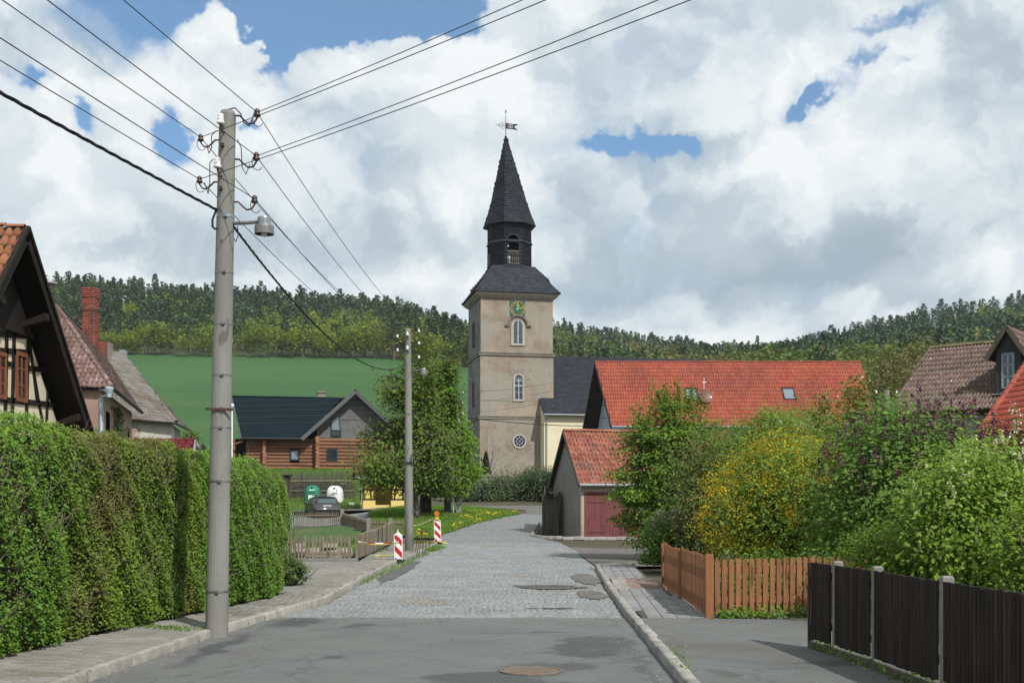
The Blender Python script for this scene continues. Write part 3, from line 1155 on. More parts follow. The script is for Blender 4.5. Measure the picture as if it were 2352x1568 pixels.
def grit(n):
 k = n // 4
 y1 = rng.uniform(9, 30, k)
 y2 = rng.uniform(9, 30, k)
 y3 = rng.uniform(9, 16.7, k)
 x4 = rng.uniform(-3.2, 1.6, k)
 c = np.concatenate([np.stack([Lx(y1) + np.abs(rng.normal(.05, .10, k)), y1], 1), np.stack([Rx(y2) - np.abs(rng.normal(.06, .16, k)), y2], 1),
      np.stack([rng.uniform(-3.5, 4.2, k), y3], 1), np.stack([x4, edge_y(x4) + rng.normal(-.1, .15, k)], 1)])
 ok = (c[:, 0] < Rx(c[:, 1]) - .01) | (c[:, 0] > Rx(c[:, 1]) + .2)
 c = c[ok]
 s = rng.uniform(.004, .011, len(c))
 z = np.where(c[:, 0] > Rx(c[:, 1]), ZP - .003, .005)
 d = np.array([(1, 0, 0), (-.5, .87, 0), (-.5, -.87, 0), (0, 0, .8)])
 V = np.stack([c[:, 0], c[:, 1], z], 1)[:, None] + d[None] * s[:, None, None]
 Q = np.array([(0, 1, 3), (1, 2, 3), (2, 0, 3)])[None] + (np.arange(len(c)) * 4)[:, None, None]
 np_obj('road_grit', V.reshape(-1, 3), Q.reshape(-1, 3), M_grit, None, 'stuff')


grit(2600)

# ---------------------------------------------------------------- lawns
def lawn(name, poly, zoff, mat=M_grass):
 P2 = np.array(poly)
 xs = np.arange(P2[:, 0].min(), P2[:, 0].max() + .5, .5)
 ys = np.arange(P2[:, 1].min(), P2[:, 1].max() + .5, .5)
 X, Y = np.meshgrid(xs, ys)
 nx = len(xs)
 i, j = np.meshgrid(np.arange(nx - 1), np.arange(len(ys) - 1))
 cen = np.stack([X[:-1, :-1].ravel() + .25, Y[:-1, :-1].ravel() + .25], 1)
 ok = inside(poly, cen)
 a = (j * nx + i).ravel()[ok]
 V = np.stack([X, Y, H(X, Y) + zoff], -1).reshape(-1, 3)
 return np_obj(name, V, np.stack([a, a + 1, a + nx + 1, a + nx], 1), mat, None, 'structure', smooth=True)


LAWN = [(-3.05, 50), (-3.15, 52.7), (-1.75, 61), (-.5, 66), (.45, 69.2), (.3, 72), (-1.2, 76.5), (-3, 81), (-6, 83), (-9.6, 83), (-9.4, 78), (-8.0, 66), (-6.5, 55), (-4.2, 50)]
lawn('lawn', LAWN, 0.015)
BANK = [(-26, 86), (-14.5, 87), (-11.5, 89.3), (-9, 90), (-8.5, 100), (-11, 106), (-26, 106)]
lawn('grass_bank', BANK, 0.02)
lawn('garden_lawn', [(-9, 36), (-4.6, 36), (-4.9, 46.5), (-5.2, 53), (-6.9, 54), (-8.6, 60), (-14, 60), (-14, 44)], .03)
lawn('car_park', [(-22, 61), (-9.0, 61), (-7.2, 56), (-6.6, 55.4), (-8.1, 66), (-9.5, 78), (-9.7, 83), (-12, 86.5), (-14.5, 86.8), (-26, 85.5)], 0.012, M_cobfar)


def grass_blades(name, poly, n, hgt, mat, clear=None):
 P2 = np.array(poly)
 p = rng.uniform(P2.min(0), P2.max(0), (n * 3, 2))
 p = p[inside(poly, p)][:n]
 m = len(p)
 z = H(p[:, 0], p[:, 1]) + 0.01
 hh = rng.uniform(0.4, 1.2, m) * hgt
 a = rng.uniform(0, 2 * math.pi, m)
 w = 0.018 + 0.01 * rng.uniform(0, 1, m)
 dx, dy = np.cos(a) * w, np.sin(a) * w
 lx, ly = rng.normal(0, .4, m) * hh, rng.normal(0, .4, m) * hh
 V = np.stack([np.stack([p[:, 0] - dx, p[:, 1] - dy, z], 1), np.stack([p[:, 0] + dx, p[:, 1] + dy, z], 1), np.stack([p[:, 0] + lx, p[:, 1] + ly, z + hh], 1)], 1).reshape(-1, 3)
 return np_obj(name, V, np.arange(3 * m).reshape(m, 3), mat, None, 'stuff')


M_blade = leaf_mat('grass blade', (0.055, 0.120, 0.020), (0.085, 0.150, 0.028), 0.3, 0.3, 0.7)
g_ = grass_blades('lawn_grass', LAWN, 42000, 0.16, M_blade)
g2_ = grass_blades('bank_grass', BANK, 14000, 0.25, M_blade)
M_dandelion = material('dandelion', (0.75, 0.52, 0.015), (0.65, 0.42, 0.012), 3, island=0.15)


def dandelions():
 c = rng.uniform((-2.9, 53), (0.4, 72), (2600, 2))
 keep = inside(LAWN, c)
 c = c[keep]
 from_noise = np.sin(c[:, 0] * 2.3 + c[:, 1] * 0.8) + np.sin(c[:, 1] * 1.1 - c[:, 0] * 1.9) + rng.normal(0, .7, len(c))
 c = c[from_noise > 0.5]
 c = c[:700]
 z = H(c[:, 0], c[:, 1]) + rng.uniform(.08, .16, len(c))
 leaves('dandelions', np.stack([c[:, 0], c[:, 1], z], 1), 0.075, M_dandelion, None, 'stuff', up=1.0, shape=0.95)


dandelions()
# weeds along edges
def weeds(name, pts, n, spread, hgt, mat, size=0.05):
 pts = np.array(pts, float)
 k = rng.integers(0, len(pts) - 1, n)
 t = rng.uniform(0, 1, (n, 1))
 c = pts[k] * (1 - t) + pts[k + 1] * t
 c = c + np.concatenate([rng.normal(0, spread, (n, 2)), np.abs(rng.normal(0, hgt, (n, 1)))], 1)
 return leaves(name, c, size, mat, None, 'stuff', up=0.2)


weeds('fence_weeds', [(2.75, 15.66, .1), (3.1, 15.75, .1), (3.6, 15.85, .1), (4.25, 15.95, .1)], 700, 0.05, 0.06, M_blade, 0.06)
weeds('kerb_weeds', [(1.6, 10.7, .1), (1.7, 12.5, .1)], 60, 0.04, 0.02, M_blade, 0.035)
weeds('pavement_weeds', [(-4.6, 14.6, .1), (-4.2, 14.4, .1), (-3.9, 14.2, .1)], 260, 0.10, 0.012, M_blade, 0.035)
weeds('gutter_weeds', [(-3.05, 24, .0), (-2.95, 30, .0), (-2.85, 36, .0), (-2.75, 44, 0.02)], 900, 0.07, 0.03, M_blade, 0.05)
weeds('verge_weeds', [(-2.8, 40, 0.03), (-2.72, 44, .03)], 900, 0.16, 0.05, M_blade, 0.07)

# ================================================================ buildings
ROT = 11.5


class Frame:
 """a turned ground frame: s along the front, t backwards"""

 def __init__(self, x, y, rot=ROT):
  self.o = Vector((x, y, 0))
  a = Rd(rot)
  self.u = Vector((math.cos(a), math.sin(a), 0))
  self.v = Vector((-math.sin(a), math.cos(a), 0))

 def __call__(self, s, t, z):
  return self.o + self.u * s + self.v * t + Vector((0, 0, z))

 def see(self, dx, dy, t=0.0):
  """(s, z) of the plane t seen in direction (dx, dy)"""
  k = (dx - CX) / F
  p = self.o + self.v * t
  s = (k * p.y - p.x) / (self.u.x - k * self.u.y)
  Y = p.y + self.u.y * s
  return s, EYE + (HY - dy) / F * Y

 def box(self, mb, s0, s1, t0, t1, z0, z1, mi=0):
  return mb.hexa([self(s0, t0, z0), self(s1, t0, z0), self(s1, t1, z0), self(s0, t1, z0),
      self(s0, t0, z1), self(s1, t0, z1), self(s1, t1, z1), self(s0, t1, z1)], mi)


def text_mesh(txt, size, depth=0.01, align='CENTER'):
 cu = bpy.data.curves.new('lettering', 'FONT')
 cu.body = txt
 cu.size = size
 cu.extrude = depth / 2
 cu.resolution_u = 2
 cu.align_x = align
 cu.align_y = 'CENTER'
 o = bpy.data.objects.new('lettering', cu)
 COL.objects.link(o)
 dg = bpy.context.evaluated_depsgraph_get()
 me = bpy.data.meshes.new_from_object(o.evaluated_get(dg))
 bpy.data.objects.remove(o)
 bpy.data.curves.remove(cu)
 return me


def put_text(name, txt, size, origin, right, up, mat, parent, depth=0.01, squeeze=1.0):
 me = text_mesh(txt, size, depth)
 me.materials.clear()
 me.materials.append(mat)
 r, u = Vector(right).normalized(), Vector(up).normalized()
 n = r.cross(u)
 o0 = ORG[parent.name]
 p = Vector(origin) - o0
 M = Matrix([[r.x * squeeze, u.x, n.x, p.x], [r.y * squeeze, u.y, n.y, p.y], [r.z * squeeze, u.z, n.z, p.z], [0, 0, 0, 1]])
 o = place(name, me, parent)
 o.matrix_local = M
 return o




def plaster_material():
 """old lime plaster: patchy, streaked by rain, chipped along the hidden courses"""
 mt = bpy.data.materials.new('weathered pink plaster')
 mt.use_nodes = True
 N = NT(mt.node_tree)
 b = mt.node_tree.nodes['Principled BSDF']
 pos = N.new('ShaderNodeNewGeometry').outputs['Position']
 col = N.mix(N.sstep(N.noise(pos, .5, 9, .62), .36, .64), (.235, .187, .146), (.330, .272, .213))
 col = N.mix(N.m('MULTIPLY', N.sstep(N.noise(pos, .33, 7, .6, .4), .46, .56), .8), col, (.285, .262, .215))
 st = N.noise(N.vm('MULTIPLY', pos, (1, 1, .10)), 2.2, 6, .65)
 col = N.mix(N.m('MULTIPLY', N.sstep(st, .52, .72), .45), col, (.185, .150, .122))
 course = N.m('FRACT', N.m('MULTIPLY', N.m('ADD', N.vm('DOT_PRODUCT', pos, (0, 0, 1)), N.m('MULTIPLY', N.noise(pos, 1.1, 3), .12)), 2.1))
 lip = N.m('MULTIPLY', N.sstep(course, .10, .0), N.sstep(N.noise(pos, 1.6, 5, .6), .50, .62))
 chip = N.sstep(N.m('ADD', N.noise(pos, 3.6, 5, .65), N.m('MULTIPLY', lip, .16)), .655, .70)
 col = N.mix(N.m('MULTIPLY', chip, .8), col, (.46, .405, .335))
 dk = N.sstep(N.noise(pos, 1.7, 6, .6), .63, .70)
 col = N.mix(N.m('MULTIPLY', dk, .6), col, (.215, .150, .118))
 mt.node_tree.links.new(col, b.inputs['Base Color'])
 b.inputs['Roughness'].default_value = .96
 b.inputs['Specular IOR Level'].default_value = .15
 bm = N.new('ShaderNodeBump')
 bm.inputs['Distance'].default_value = .05
 N.put(bm.inputs['Height'], N.m('ADD', N.noise(pos, 4, 7, .6), N.m('MULTIPLY', chip, -.4)))
 mt.node_tree.links.new(bm.outputs[0], b.inputs['Normal'])
 return mt


M_plaster = plaster_material()
M_tower_grey = material('darker grey of the tower west side', (0.150, 0.150, 0.150), (0.205, 0.202, 0.198), .6, rough=.95, bump=.02, bscale=5, c3=(.12, .12, .122), c3_scale=.5)
M_stone = material('sandstone trim', (0.34, 0.30, 0.235), (0.42, 0.375, 0.30), 2.5, rough=0.9, bump=0.01, bscale=14)
M_stone_dark = material('dark weathered ledge', (0.105, 0.095, 0.085), (0.17, 0.15, 0.13), 2.5)
M_slate = material('blue black slate', (0.026, 0.031, 0.040), (0.038, 0.044, 0.054), 1.4, rough=0.7, island=0.25, spec=0.18, bump=0.004, bscale=30)
M_slate_wall = material('slate hung wall', (0.022, 0.025, 0.032), (0.031, 0.035, 0.043), 1.6, rough=0.75, island=0.22, spec=0.15)
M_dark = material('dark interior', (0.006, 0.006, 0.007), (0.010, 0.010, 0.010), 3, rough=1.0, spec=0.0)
M_iron = material('dark iron', (0.022, 0.022, 0.025), (0.045, 0.035, 0.030), 12, rough=0.6, metallic=0.4)
M_rust = material('rusted iron', (0.10, 0.052, 0.030), (0.055, 0.035, 0.026), 14, rough=0.8, metallic=0.2)
M_gold = material('gilt', (0.58, 0.45, 0.17), (0.50, 0.385, 0.14), 8, rough=0.4, metallic=0.2)
M_green = material('clock green', (0.010, 0.105, 0.070), (0.013, 0.120, 0.080), 6, rough=0.6)
M_black = material('black paint', (0.012, 0.012, 0.012), (0.02, 0.02, 0.02), 8, rough=0.6)
M_bluegrey = material('blue grey joinery', (0.30, 0.335, 0.40), (0.36, 0.39, 0.45), 5, rough=0.7)
M_glass = glass_mat('dark window glass', (0.020, 0.024, 0.030), 0.08)
M_cream = material('cream render', (0.64, 0.565, 0.395), (0.68, 0.605, 0.43), 1.5, rough=0.95, bump=0.004, bscale=60)
M_zinc = material('zinc sheet', (0.30, 0.315, 0.33), (0.24, 0.255, 0.27), 6, rough=0.6, metallic=0.2)

TW = Frame(-2.96, 108.0)
church = thing('church_tower', 'pink plastered church tower with clock and pointed dark slate spire', 'church tower', TW(3.5, 3.5, 3.9))
W = 7.02
zs1, zs2, zc = 15.58, 9.72, 20.75


def shaft():
 stages = [('lower_stage', 3.0, zs2, 0.0), ('middle_stage', zs2, zs1, 0.05), ('upper_stage', zs1, zc, 0.10)]
 for name, z0, z1, inset in stages:
  mb = MB()
  TW.box(mb, inset, W - inset, inset, W - inset, z0, z1)
  mb.mi[5] = 1                                  # the west side is coloured a darker grey
  mb.build(name, [M_plaster, M_tower_grey], church)
 for z, d in ((zs1, 0.16), (zs2, 0.14)):
  mb = MB()
  TW.box(mb, -d, W + d, -d, W + d, z - 0.02, z + 0.10, 1)
  TW.box(mb, -d * .6, W + d * .6, -d * .6, W + d * .6, z - 0.14, z - 0.022, 0)
  mb.build('string_course', [M_stone, M_stone_dark], church)
 mb = MB()
 for k, (d, z0, z1) in enumerate(((0.05, zc - .02, zc + 0.10), (0.22, zc + .102, zc + 0.24), (0.36, zc + .242, zc + 0.42))):
  TW.box(mb, -d, W + d, -d, W + d, z0, z1)
 mb.build('cornice', M_stone, church)


shaft()


def arch_pts(s, z0, z1, w, n=10):
 """outline of a round-headed opening (s centre, sill z0, crown z1)"""
 r = w / 2
 zs = z1 - r
 return [(s - r, z0), (s + r, z0)] + [(s + r * math.cos(math.pi * i / n), zs + r * math.sin(math.pi * i / n)) for i in range(n + 1)]


def ring_prism(mb, fr, outer, inner, t0, t1, mi=0):
 n = len(outer)
 for i in range(n):
  j = (i + 1) % n
  a, b, c, d = outer[i], outer[j], inner[j], inner[i]
  mb.hexa([fr(a[0], t0, a[1]), fr(b[0], t0, b[1]), fr(c[0], t0, c[1]), fr(d[0], t0, d[1]),
     fr(a[0], t1, a[1]), fr(b[0], t1, b[1]), fr(c[0], t1, c[1]), fr(d[0], t1, d[1])], mi)


def louvre_window(fr, t, s, z0, z1, w, parent):
 win = MB()
 o, i_ = arch_pts(s, z0, z1, w + 0.42), arch_pts(s, z0, z1, w)
 ring_prism(win, fr, [(a, b if k > 1 else z0 - .12) for k, (a, b) in enumerate(o)], i_, t - 0.10, t + 0.02)
 wf = win.build('window_surround', M_stone, parent)
 mb = MB()
 mb.prism([fr(a, t - 0.012, b) for a, b in i_], -fr.v * 0.004)
 mb.build('backing', M_dark, wf)
 n = 21
 r = w / 2
 for k in range(n):
  z = z0 + 0.06 + (z1 - z0 - 0.16) * k / (n - 1)
  half = r if z < z1 - r else math.sqrt(max(r * r - (z - z1 + r) ** 2, 0.01))
  for sd in (-1, 1):
   a, b = (s + sd * 0.05, s + sd * (half - 0.04))
   m2 = MB()
   m2.bar(fr(a, t - 0.05, z), fr(b, t - 0.05, z), 0.055, 0.022, up=(0, -0.35, 1))
   m2.build('louvre', M_bluegrey, wf)
 m3 = MB()
 fr.box(m3, s - 0.055, s + 0.055, t - 0.095, t - 0.03, z0, z1 - 0.02)
 ring_prism(m3, fr, i_, [(s + (a - s) * 0.90, z0 + .05 + (b - z0) * 0.955) for a, b in i_], t - 0.09, t - 0.03)
 m3.build('shutter_frame', M_bluegrey, wf)
 # hood mould with label stops
 hm = MB()
 cz, ro, ri = z1 - r + 0.02, r + 0.50, r + 0.34
 O = [(s + ro * math.cos(math.pi * i / 14), cz + ro * math.sin(math.pi * i / 14)) for i in range(15)]
 I = [(s + ri * math.cos(math.pi * i / 14), cz + ri * math.sin(math.pi * i / 14)) for i in range(15)]
 for i in range(14):
  a, b, c, d = O[i], O[i + 1], I[i + 1], I[i]
  hm.hexa([fr(a[0], t - .16, a[1]), fr(b[0], t - .16, b[1]), fr(c[0], t - .16, c[1]), fr(d[0], t - .16, d[1]),
     fr(a[0], t + .01, a[1]), fr(b[0], t + .01, b[1]), fr(c[0], t + .01, c[1]), fr(d[0], t + .01, d[1])])
 for sd in (-1, 1):
  fr.box(hm, min(s + sd * ri, s + sd * (ro + .28)), max(s + sd * ri, s + sd * (ro + .28)), t - .16, t + .01, cz - .14, cz)
 hm.build('hood_mould', M_stone_dark, parent)


def glazed_arch(fr, t, s, z0, z1, w, parent):
 i_ = arch_pts(s, z0, z1, w)
 o = [(s + (a - s) * 1.30, b + (0.13 if k > 1 else -.12)) for k, (a, b) in enumerate(i_)]
 mb = MB()
 ring_prism(mb, fr, o, i_, t - 0.09, t + 0.02)
 sur = mb.build('window_surround', M_stone, parent)
 mb = MB()
 mb.prism([fr(a, t - 0.015, b) for a, b in i_], -fr.v * 0.004)
 mb.build('pane', M_glass, sur)
 mb = MB()
 inn = [(s + (a - s) * 0.86, z0 + 0.06 + (b - z0) * 0.955) for a, b in i_]
 ring_prism(mb, fr, i_, inn, t - 0.065, t - 0.02)
 H_ = z1 - z0
 for z, tk in ((z0 + H_ * .30, .04), (z0 + H_ * .56, .11), (z0 + H_ * .755, .07)):
  fr.box(mb, s - w * .43, s + w * .43, t - .06, t - .02, z - tk / 2, z + tk / 2)
 fr.box(mb, s - .045, s + .045, t - .062, t - .018, z0, z0 + H_ * .755)
 for a in (30, 60, 90, 120, 150):
  mb.bar(fr(s, t - .04, z0 + H_ * .765), fr(s + .42 * w * math.cos(Rd(a)), t - .04, z0 + H_ * .765 + .42 * w * math.sin(Rd(a))), .03, .03, up=fr.v)
 mb.build('glazing_bars', M_bluegrey, sur)
 # stones of the arch
 r = w / 2
 for k in range(9):
  a0 = math.pi * (k + .06) / 9
  a1 = math.pi * (k + .94) / 9
  zc_ = z1 - r
  ri, ro = r * 1.42 + .02, r * 1.42 + .46
  q = [(s + ri * math.cos(a0), zc_ + ri * math.sin(a0)), (s + ro * math.cos(a0), zc_ + ro * math.sin(a0)), (s + ro * math.cos(a1), zc_ + ro * math.sin(a1)), (s + ri * math.cos(a1), zc_ + ri * math.sin(a1))]
  m2 = MB()
  m2.prism([fr(a, t - .022, b) for a, b in q], fr.v * .06)
  m2.build('stone', M_plaster, parent)


def round_window(fr, t, s, z, r, parent):
 n = 20
 circ = lambda q: [(s + q * math.cos(2 * math.pi * i / n), z + q * math.sin(2 * math.pi * i / n)) for i in range(n)]
 mb = MB()
 ring_prism(mb, fr, circ(r * 1.20), circ(r), t - .08, t + .02)
 sur = mb.build('window_surround', M_stone, parent)
 mb = MB()
 mb.prism([fr(a, t - .014, b) for a, b in circ(r)], -fr.v * .004)
 mb.build('pane', M_glass, sur)
 mb = MB()
 ring_prism(mb, fr, circ(r), circ(r * .90), t - .06, t - .018)
 ring_prism(mb, fr, circ(r * .56), circ(r * .48), t - .055, t - .02)
 for a in (45, 135):
  c, d = math.cos(Rd(a)) * r * .95, math.sin(Rd(a)) * r * .95
  mb.bar(fr(s - c, t - .04, z - d), fr(s + c, t - .04, z + d), .035, .035, up=fr.v)
 for a in (0, 90, 180, 270):
  c, d = math.cos(Rd(a)), math.sin(Rd(a))
  mb.bar(fr(s + c * r * .5, t - .042, z + d * r * .5), fr(s + c * r * .95, t - .042, z + d * r * .95), .035, .03, up=fr.v)
 mb.build('glazing_bars', M_bluegrey, sur)
 for k in range(14):
  a0, a1 = 2 * math.pi * (k + .05) / 14, 2 * math.pi * (k + .95) / 14
  ri, ro = r * 1.24, r * 1.24 + .48
  q = [(s + ri * math.cos(a0), z + ri * math.sin(a0)), (s + ro * math.cos(a0), z + ro * math.sin(a0)), (s + ro * math.cos(a1), z + ro * math.sin(a1)), (s + ri * math.cos(a1), z + ri * math.sin(a1))]
  m2 = MB()
  m2.prism([fr(a, t - .02, b) for a, b in q], fr.v * .06)
  m2.build('stone', M_plaster, parent)


s_, z_ = TW.see(1190, 790)
_, zt = TW.see(1190, 735)
louvre_window(TW, 0.10, s_, z_, zt, 0.92, church)
s_, z_ = TW.see(1191.5, 918)
_, zt = TW.see(1191.5, 860)
glazed_arch(TW, 0.05, s_, z_, zt, 0.82, church)
s_, z_ = TW.see(1193, 1013)
round_window(TW, 0.0, s_, z_, 0.57, church)
# narrow blind openings of the shaded side
LW = Frame(*(TW(0, W, 0).xy), rot=ROT - 90)           # left face: s runs from back to front
for (zz0, zz1) in ((16.6, 18.9), (10.9, 13.3)):
 mb = MB()
 ring_prism(mb, LW, [(3.5 + (a - 3.5) * 1.35, b + .08) for a, b in arch_pts(3.5, zz0, zz1, .62)], arch_pts(3.5, zz0, zz1, .62), -0.07, 0.12)
 w_ = mb.build('window_surround', M_stone_dark, church)
 mb = MB()
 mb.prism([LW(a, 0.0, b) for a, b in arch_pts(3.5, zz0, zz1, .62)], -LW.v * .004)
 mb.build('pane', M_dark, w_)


def clock():
 s0, z1 = TW.see(1171.8, 692.5)
 s1, z0 = TW.see(1206.2, 725.5)
 s, z = (s0 + s1) / 2, (z0 + z1) / 2
 hw = (s1 - s0) / 2
 t = 0.10
 root = thing('tower_clock', 'square green clock face with gold roman numerals on the church tower', 'clock', TW(s, t, z))
 mb = MB()
 TW.box(mb, s - hw, s + hw, t - .06, t + .0, z - hw, z + hw)
 mb.build('board', M_green, root)
 n = 32
 R1 = hw * .97
 mb = MB()
 mb.prism([TW(s + R1 * math.cos(2 * math.pi * i / n), t - .064, z + R1 * math.sin(2 * math.pi * i / n)) for i in range(n)], TW.v * -.02)
 mb.build('dial', M_black, root)
 mb = MB()
 circ = lambda q: [(s + q * math.cos(2 * math.pi * i / n), z + q * math.sin(2 * math.pi * i / n)) for i in range(n)]
 ring_prism(mb, TW, circ(R1), circ(R1 * .955), t - .10, t - .07)
 mb.build('rim', M_gold, root)
 mb = MB()
 mb.prism([TW(s + R1 * .60 * math.cos(2 * math.pi * i / n), t - .087, z + R1 * .60 * math.sin(2 * math.pi * i / n)) for i in range(n)], TW.v * -.012)
 mb.build('dial_centre', M_green, root)
 for k, tx in enumerate(('XII', 'I', 'II', 'III', 'IIII', 'V', 'VI', 'VII', 'VIII', 'IX', 'X', 'XI')):
  a = Rd(90 - 30 * k)
  up = TW.u * math.cos(a) + Vector((0, 0, math.sin(a)))
  rt = TW.u * math.sin(a) - Vector((0, 0, math.cos(a)))
  c = TW(s, t - .094, z) + up * (R1 * .775)
  put_text('numeral', tx, R1 * .50, c, rt, up, M_gold, root, 0.012, 0.62 if len(tx) > 2 else 0.85)
 for nm, ang, ln, wd in (('hour_hand', 90 - 6, R1 * .74, .075), ('minute_hand', 90 - 78, R1 * .97, .06)):
  a = Rd(ang)
  d = TW.u * math.cos(a) + Vector((0, 0, math.sin(a)))
  p = TW(s, t - .115 - (.02 if nm[0] == 'm' else 0), z)
  mb = MB()
  mb.bar(p - d * .15, p + d * ln, wd, .012, up=TW.v)
  if nm[0] == 'h':
   e = d.cross(TW.v)
   mb.bar(p + d * ln * .55 - e * .13, p + d * ln * .55 + e * .13, .06, .013, up=TW.v)
  mb.build(nm, M_gold, root)


clock()

# ---- spire: pyramid roof, octagonal bell stage, flared helm
SC = TW(3.47, 3.5, 0)
ZB0, ZB1 = 24.0, 28.15


def octa(r, z, rot=0.0, shift=(0, 0)):
 return [Vector((SC.x + shift[0] + r * math.sin(Rd(11.5 + 22.5 + 45 * k + rot)) * 1.0, SC.y + shift[1] - r * math.cos(Rd(11.5 + 22.5 + 45 * k + rot)), z)) for k in range(8)]


# NB vertex k=-1/0 bound the front facet (normal turned 11.5 deg to the right)
def spire():
 ov = 0.52
 e = [TW(-ov, -ov, zc + .43), TW(W + ov, -ov, zc + .43), TW(W + ov, W + ov, zc + .43), TW(-ov, W + ov, zc + .43)]
 q = 2.05
 c = [SC - TW.u * q - TW.v * q + Vector((0, 0, ZB0)), SC + TW.u * q - TW.v * q + Vector((0, 0, ZB0)), SC + TW.u * q + TW.v * q + Vector((0, 0, ZB0)), SC - TW.u * q + TW.v * q + Vector((0, 0, ZB0))]
 mb = MB()
 mb.hexa(e + c)
 lr = mb.build('tower_roof', M_slate_wall, church)
 Ms = []
 for i in range(4):
  j = (i + 1) % 4
  m, _ = tile_field([e[i], e[j], c[j], c[i]], 0.36, 0.25, 0.004, 1.12, 0.5)
  Ms.append(m)
 pieces('slate', flat_tile_base(0.022 / 0.25), np.concatenate(Ms), M_slate, lr)
 # bell stage: eight slate hung faces, openings in four of them
 bs = MB()
 R0 = 2.15
 v0, v1 = octa(R0, ZB0 - .1), octa(R0 * .985, ZB1)
 zmid = ZB0 + (ZB1 - ZB0) * .52
 root_faces = []
 for k in range(8):
  a0, b0, a1, b1 = v0[k - 1], v0[k], v1[k - 1], v1[k]
  u = (b0 - a0).normalized()
  nrm = Vector((u.y, -u.x, 0))
  wdt = (b0 - a0).length
  inn = -nrm * .16
  opening = k % 2 == 0

  def pt(x, z, a0=a0, a1=a1, b0=b0, b1=b1, wdt=wdt):
   f = (z - v0[0].z) / (v1[0].z - v0[0].z)
   return a0.lerp(a1, f).lerp(b0.lerp(b1, f), x / wdt)
  if not opening:
   bs.prism([pt(0, ZB0 - .1), pt(wdt, ZB0 - .1), pt(wdt, ZB1), pt(0, ZB1)], inn)
  else:
   ow = .54
   x0, x1 = wdt / 2 - ow - .0, wdt / 2 + ow
   zo, zt_ = ZB0 + .22, ZB0 + 2.95
   r = ow
   bs.prism([pt(0, ZB0 - .1), pt(x0, ZB0 - .1), pt(x0, ZB1), pt(0, ZB1)], inn)
   bs.prism([pt(x1, ZB0 - .1), pt(wdt, ZB0 - .1), pt(wdt, ZB1), pt(x1, ZB1)], inn)
   bs.prism([pt(x0, ZB0 - .1), pt(x1, ZB0 - .1), pt(x1, zo), pt(x0, zo)], inn)
   zsp = zt_ - r
   for i in range(10):
    t0_, t1_ = math.pi * i / 10, math.pi * (i + 1) / 10
    xa, za = wdt / 2 + r * math.cos(t0_), zsp + r * math.sin(t0_)
    xb, zb = wdt / 2 + r * math.cos(t1_), zsp + r * math.sin(t1_)
    bs.prism([pt(xb, zb), pt(xa, za), pt(xa, ZB1), pt(xb, ZB1)], inn)
   root_faces.append((pt, wdt, ow, zo, zsp, zt_, nrm))
 bell = bs.build('bell_stage', M_slate_wall, church)
 Ms = []
 for k in range(8):
  a0, b0, a1, b1 = v0[k - 1], v0[k], v1[k - 1], v1[k]
  w_ = (b0 - a0).length
  ho = []
  if k % 2 == 0:
   ho = [[(w_ / 2 - .70, .20), (w_ / 2 + .70, .20), (w_ / 2 + .66, 2.7), (w_ / 2 + .3, 3.22), (w_ / 2 - .3, 3.22), (w_ / 2 - .66, 2.7)]]
  m, _ = tile_field([a0, b0, b1, a1], 0.20, 0.17, 0.003, 1.12, 0.5, ho)
  Ms.append(m)
 pieces('slate', flat_tile_base(0.016 / 0.17), np.concatenate(Ms), M_slate_wall, bell)
 for (pt, wdt, ow, zo, zsp, zt_, nrm) in root_faces:
  mb = MB()
  for z, d in ((zmid + .17, .06), (zo + .02, .10)):
   mb.bar(pt(wdt / 2 - ow - .02, z) + nrm * .03, pt(wdt / 2 + ow + .02, z) + nrm * .03, .14, .09)
  mb.bar(pt(wdt / 2 - ow, zo + 1.22) - nrm * .07, pt(wdt / 2 + ow, zo + 1.22) - nrm * .07, .07, .09)
  for i in range(6):
   x = wdt / 2 - ow + .10 + (2 * ow - .2) * i / 5
   p = pt(x, zo + .1) - nrm * .07
   mb.lathe(p, [(.028, 0), (.05, .25), (.062, .42), (.03, .62), (.045, .85), (.03, 1.08)], 6)
  mb.build('railing', M_stone_dark, bell)
 for z, d in ((ZB0 - .03, .20), (zmid + .20, .10)):
  mb = MB()
  A, B = octa(R0 + d, z), octa(R0 + .01, z + .16)
  C = octa(R0 + d, z - .05)
  for k in range(8):
   mb.quad(A[k - 1], A[k], B[k], B[k - 1])
   mb.quad(C[k - 1], C[k], A[k], A[k - 1])
  mb.build('ledge', M_slate_wall, bell)
 mb = MB()
 mb.lathe(Vector((SC.x + .25, SC.y, ZB0 + 1.45)), [(.62, 0), (.58, .12), (.44, .45), (.38, .78), (.22, .95), (.08, 1.0)], 14)
 mb.box((SC.x - 1.7, SC.y - .1, ZB0 + 2.42), (SC.x + 1.9, SC.y + .1, ZB0 + 2.64))
 mb.build('bell', M_iron, bell)
 # helm
 prof = [(2.56, ZB1 - .10, 0.0), (2.13, 29.15, -.03), (1.74, 30.35, -.06), (0.055, 36.75, -.34)]
 rings = [octa(r, z, shift=(sx, 0)) for r, z, sx in prof]
 mb = MB()
 for i in range(3):
  for k in range(8):
   mb.quad(rings[i][k - 1], rings[i][k], rings[i + 1][k], rings[i + 1][k - 1])
 mb.add(rings[0], [tuple(range(8))])
 mb.add(rings[3], [tuple(range(8))])
 helm = mb.build('spire_roof', M_slate_wall, church)
 Ms = []
 for i in range(3):
  for k in range(8):
   m, _ = tile_field([rings[i][k - 1], rings[i][k], rings[i + 1][k], rings[i + 1][k - 1]], 0.30, 0.235, 0.004, 1.10, 0.5)
   Ms.append(m)
 pieces('slate', flat_tile_base(0.018 / 0.235), np.concatenate(Ms), M_slate, helm)
 mb = MB()
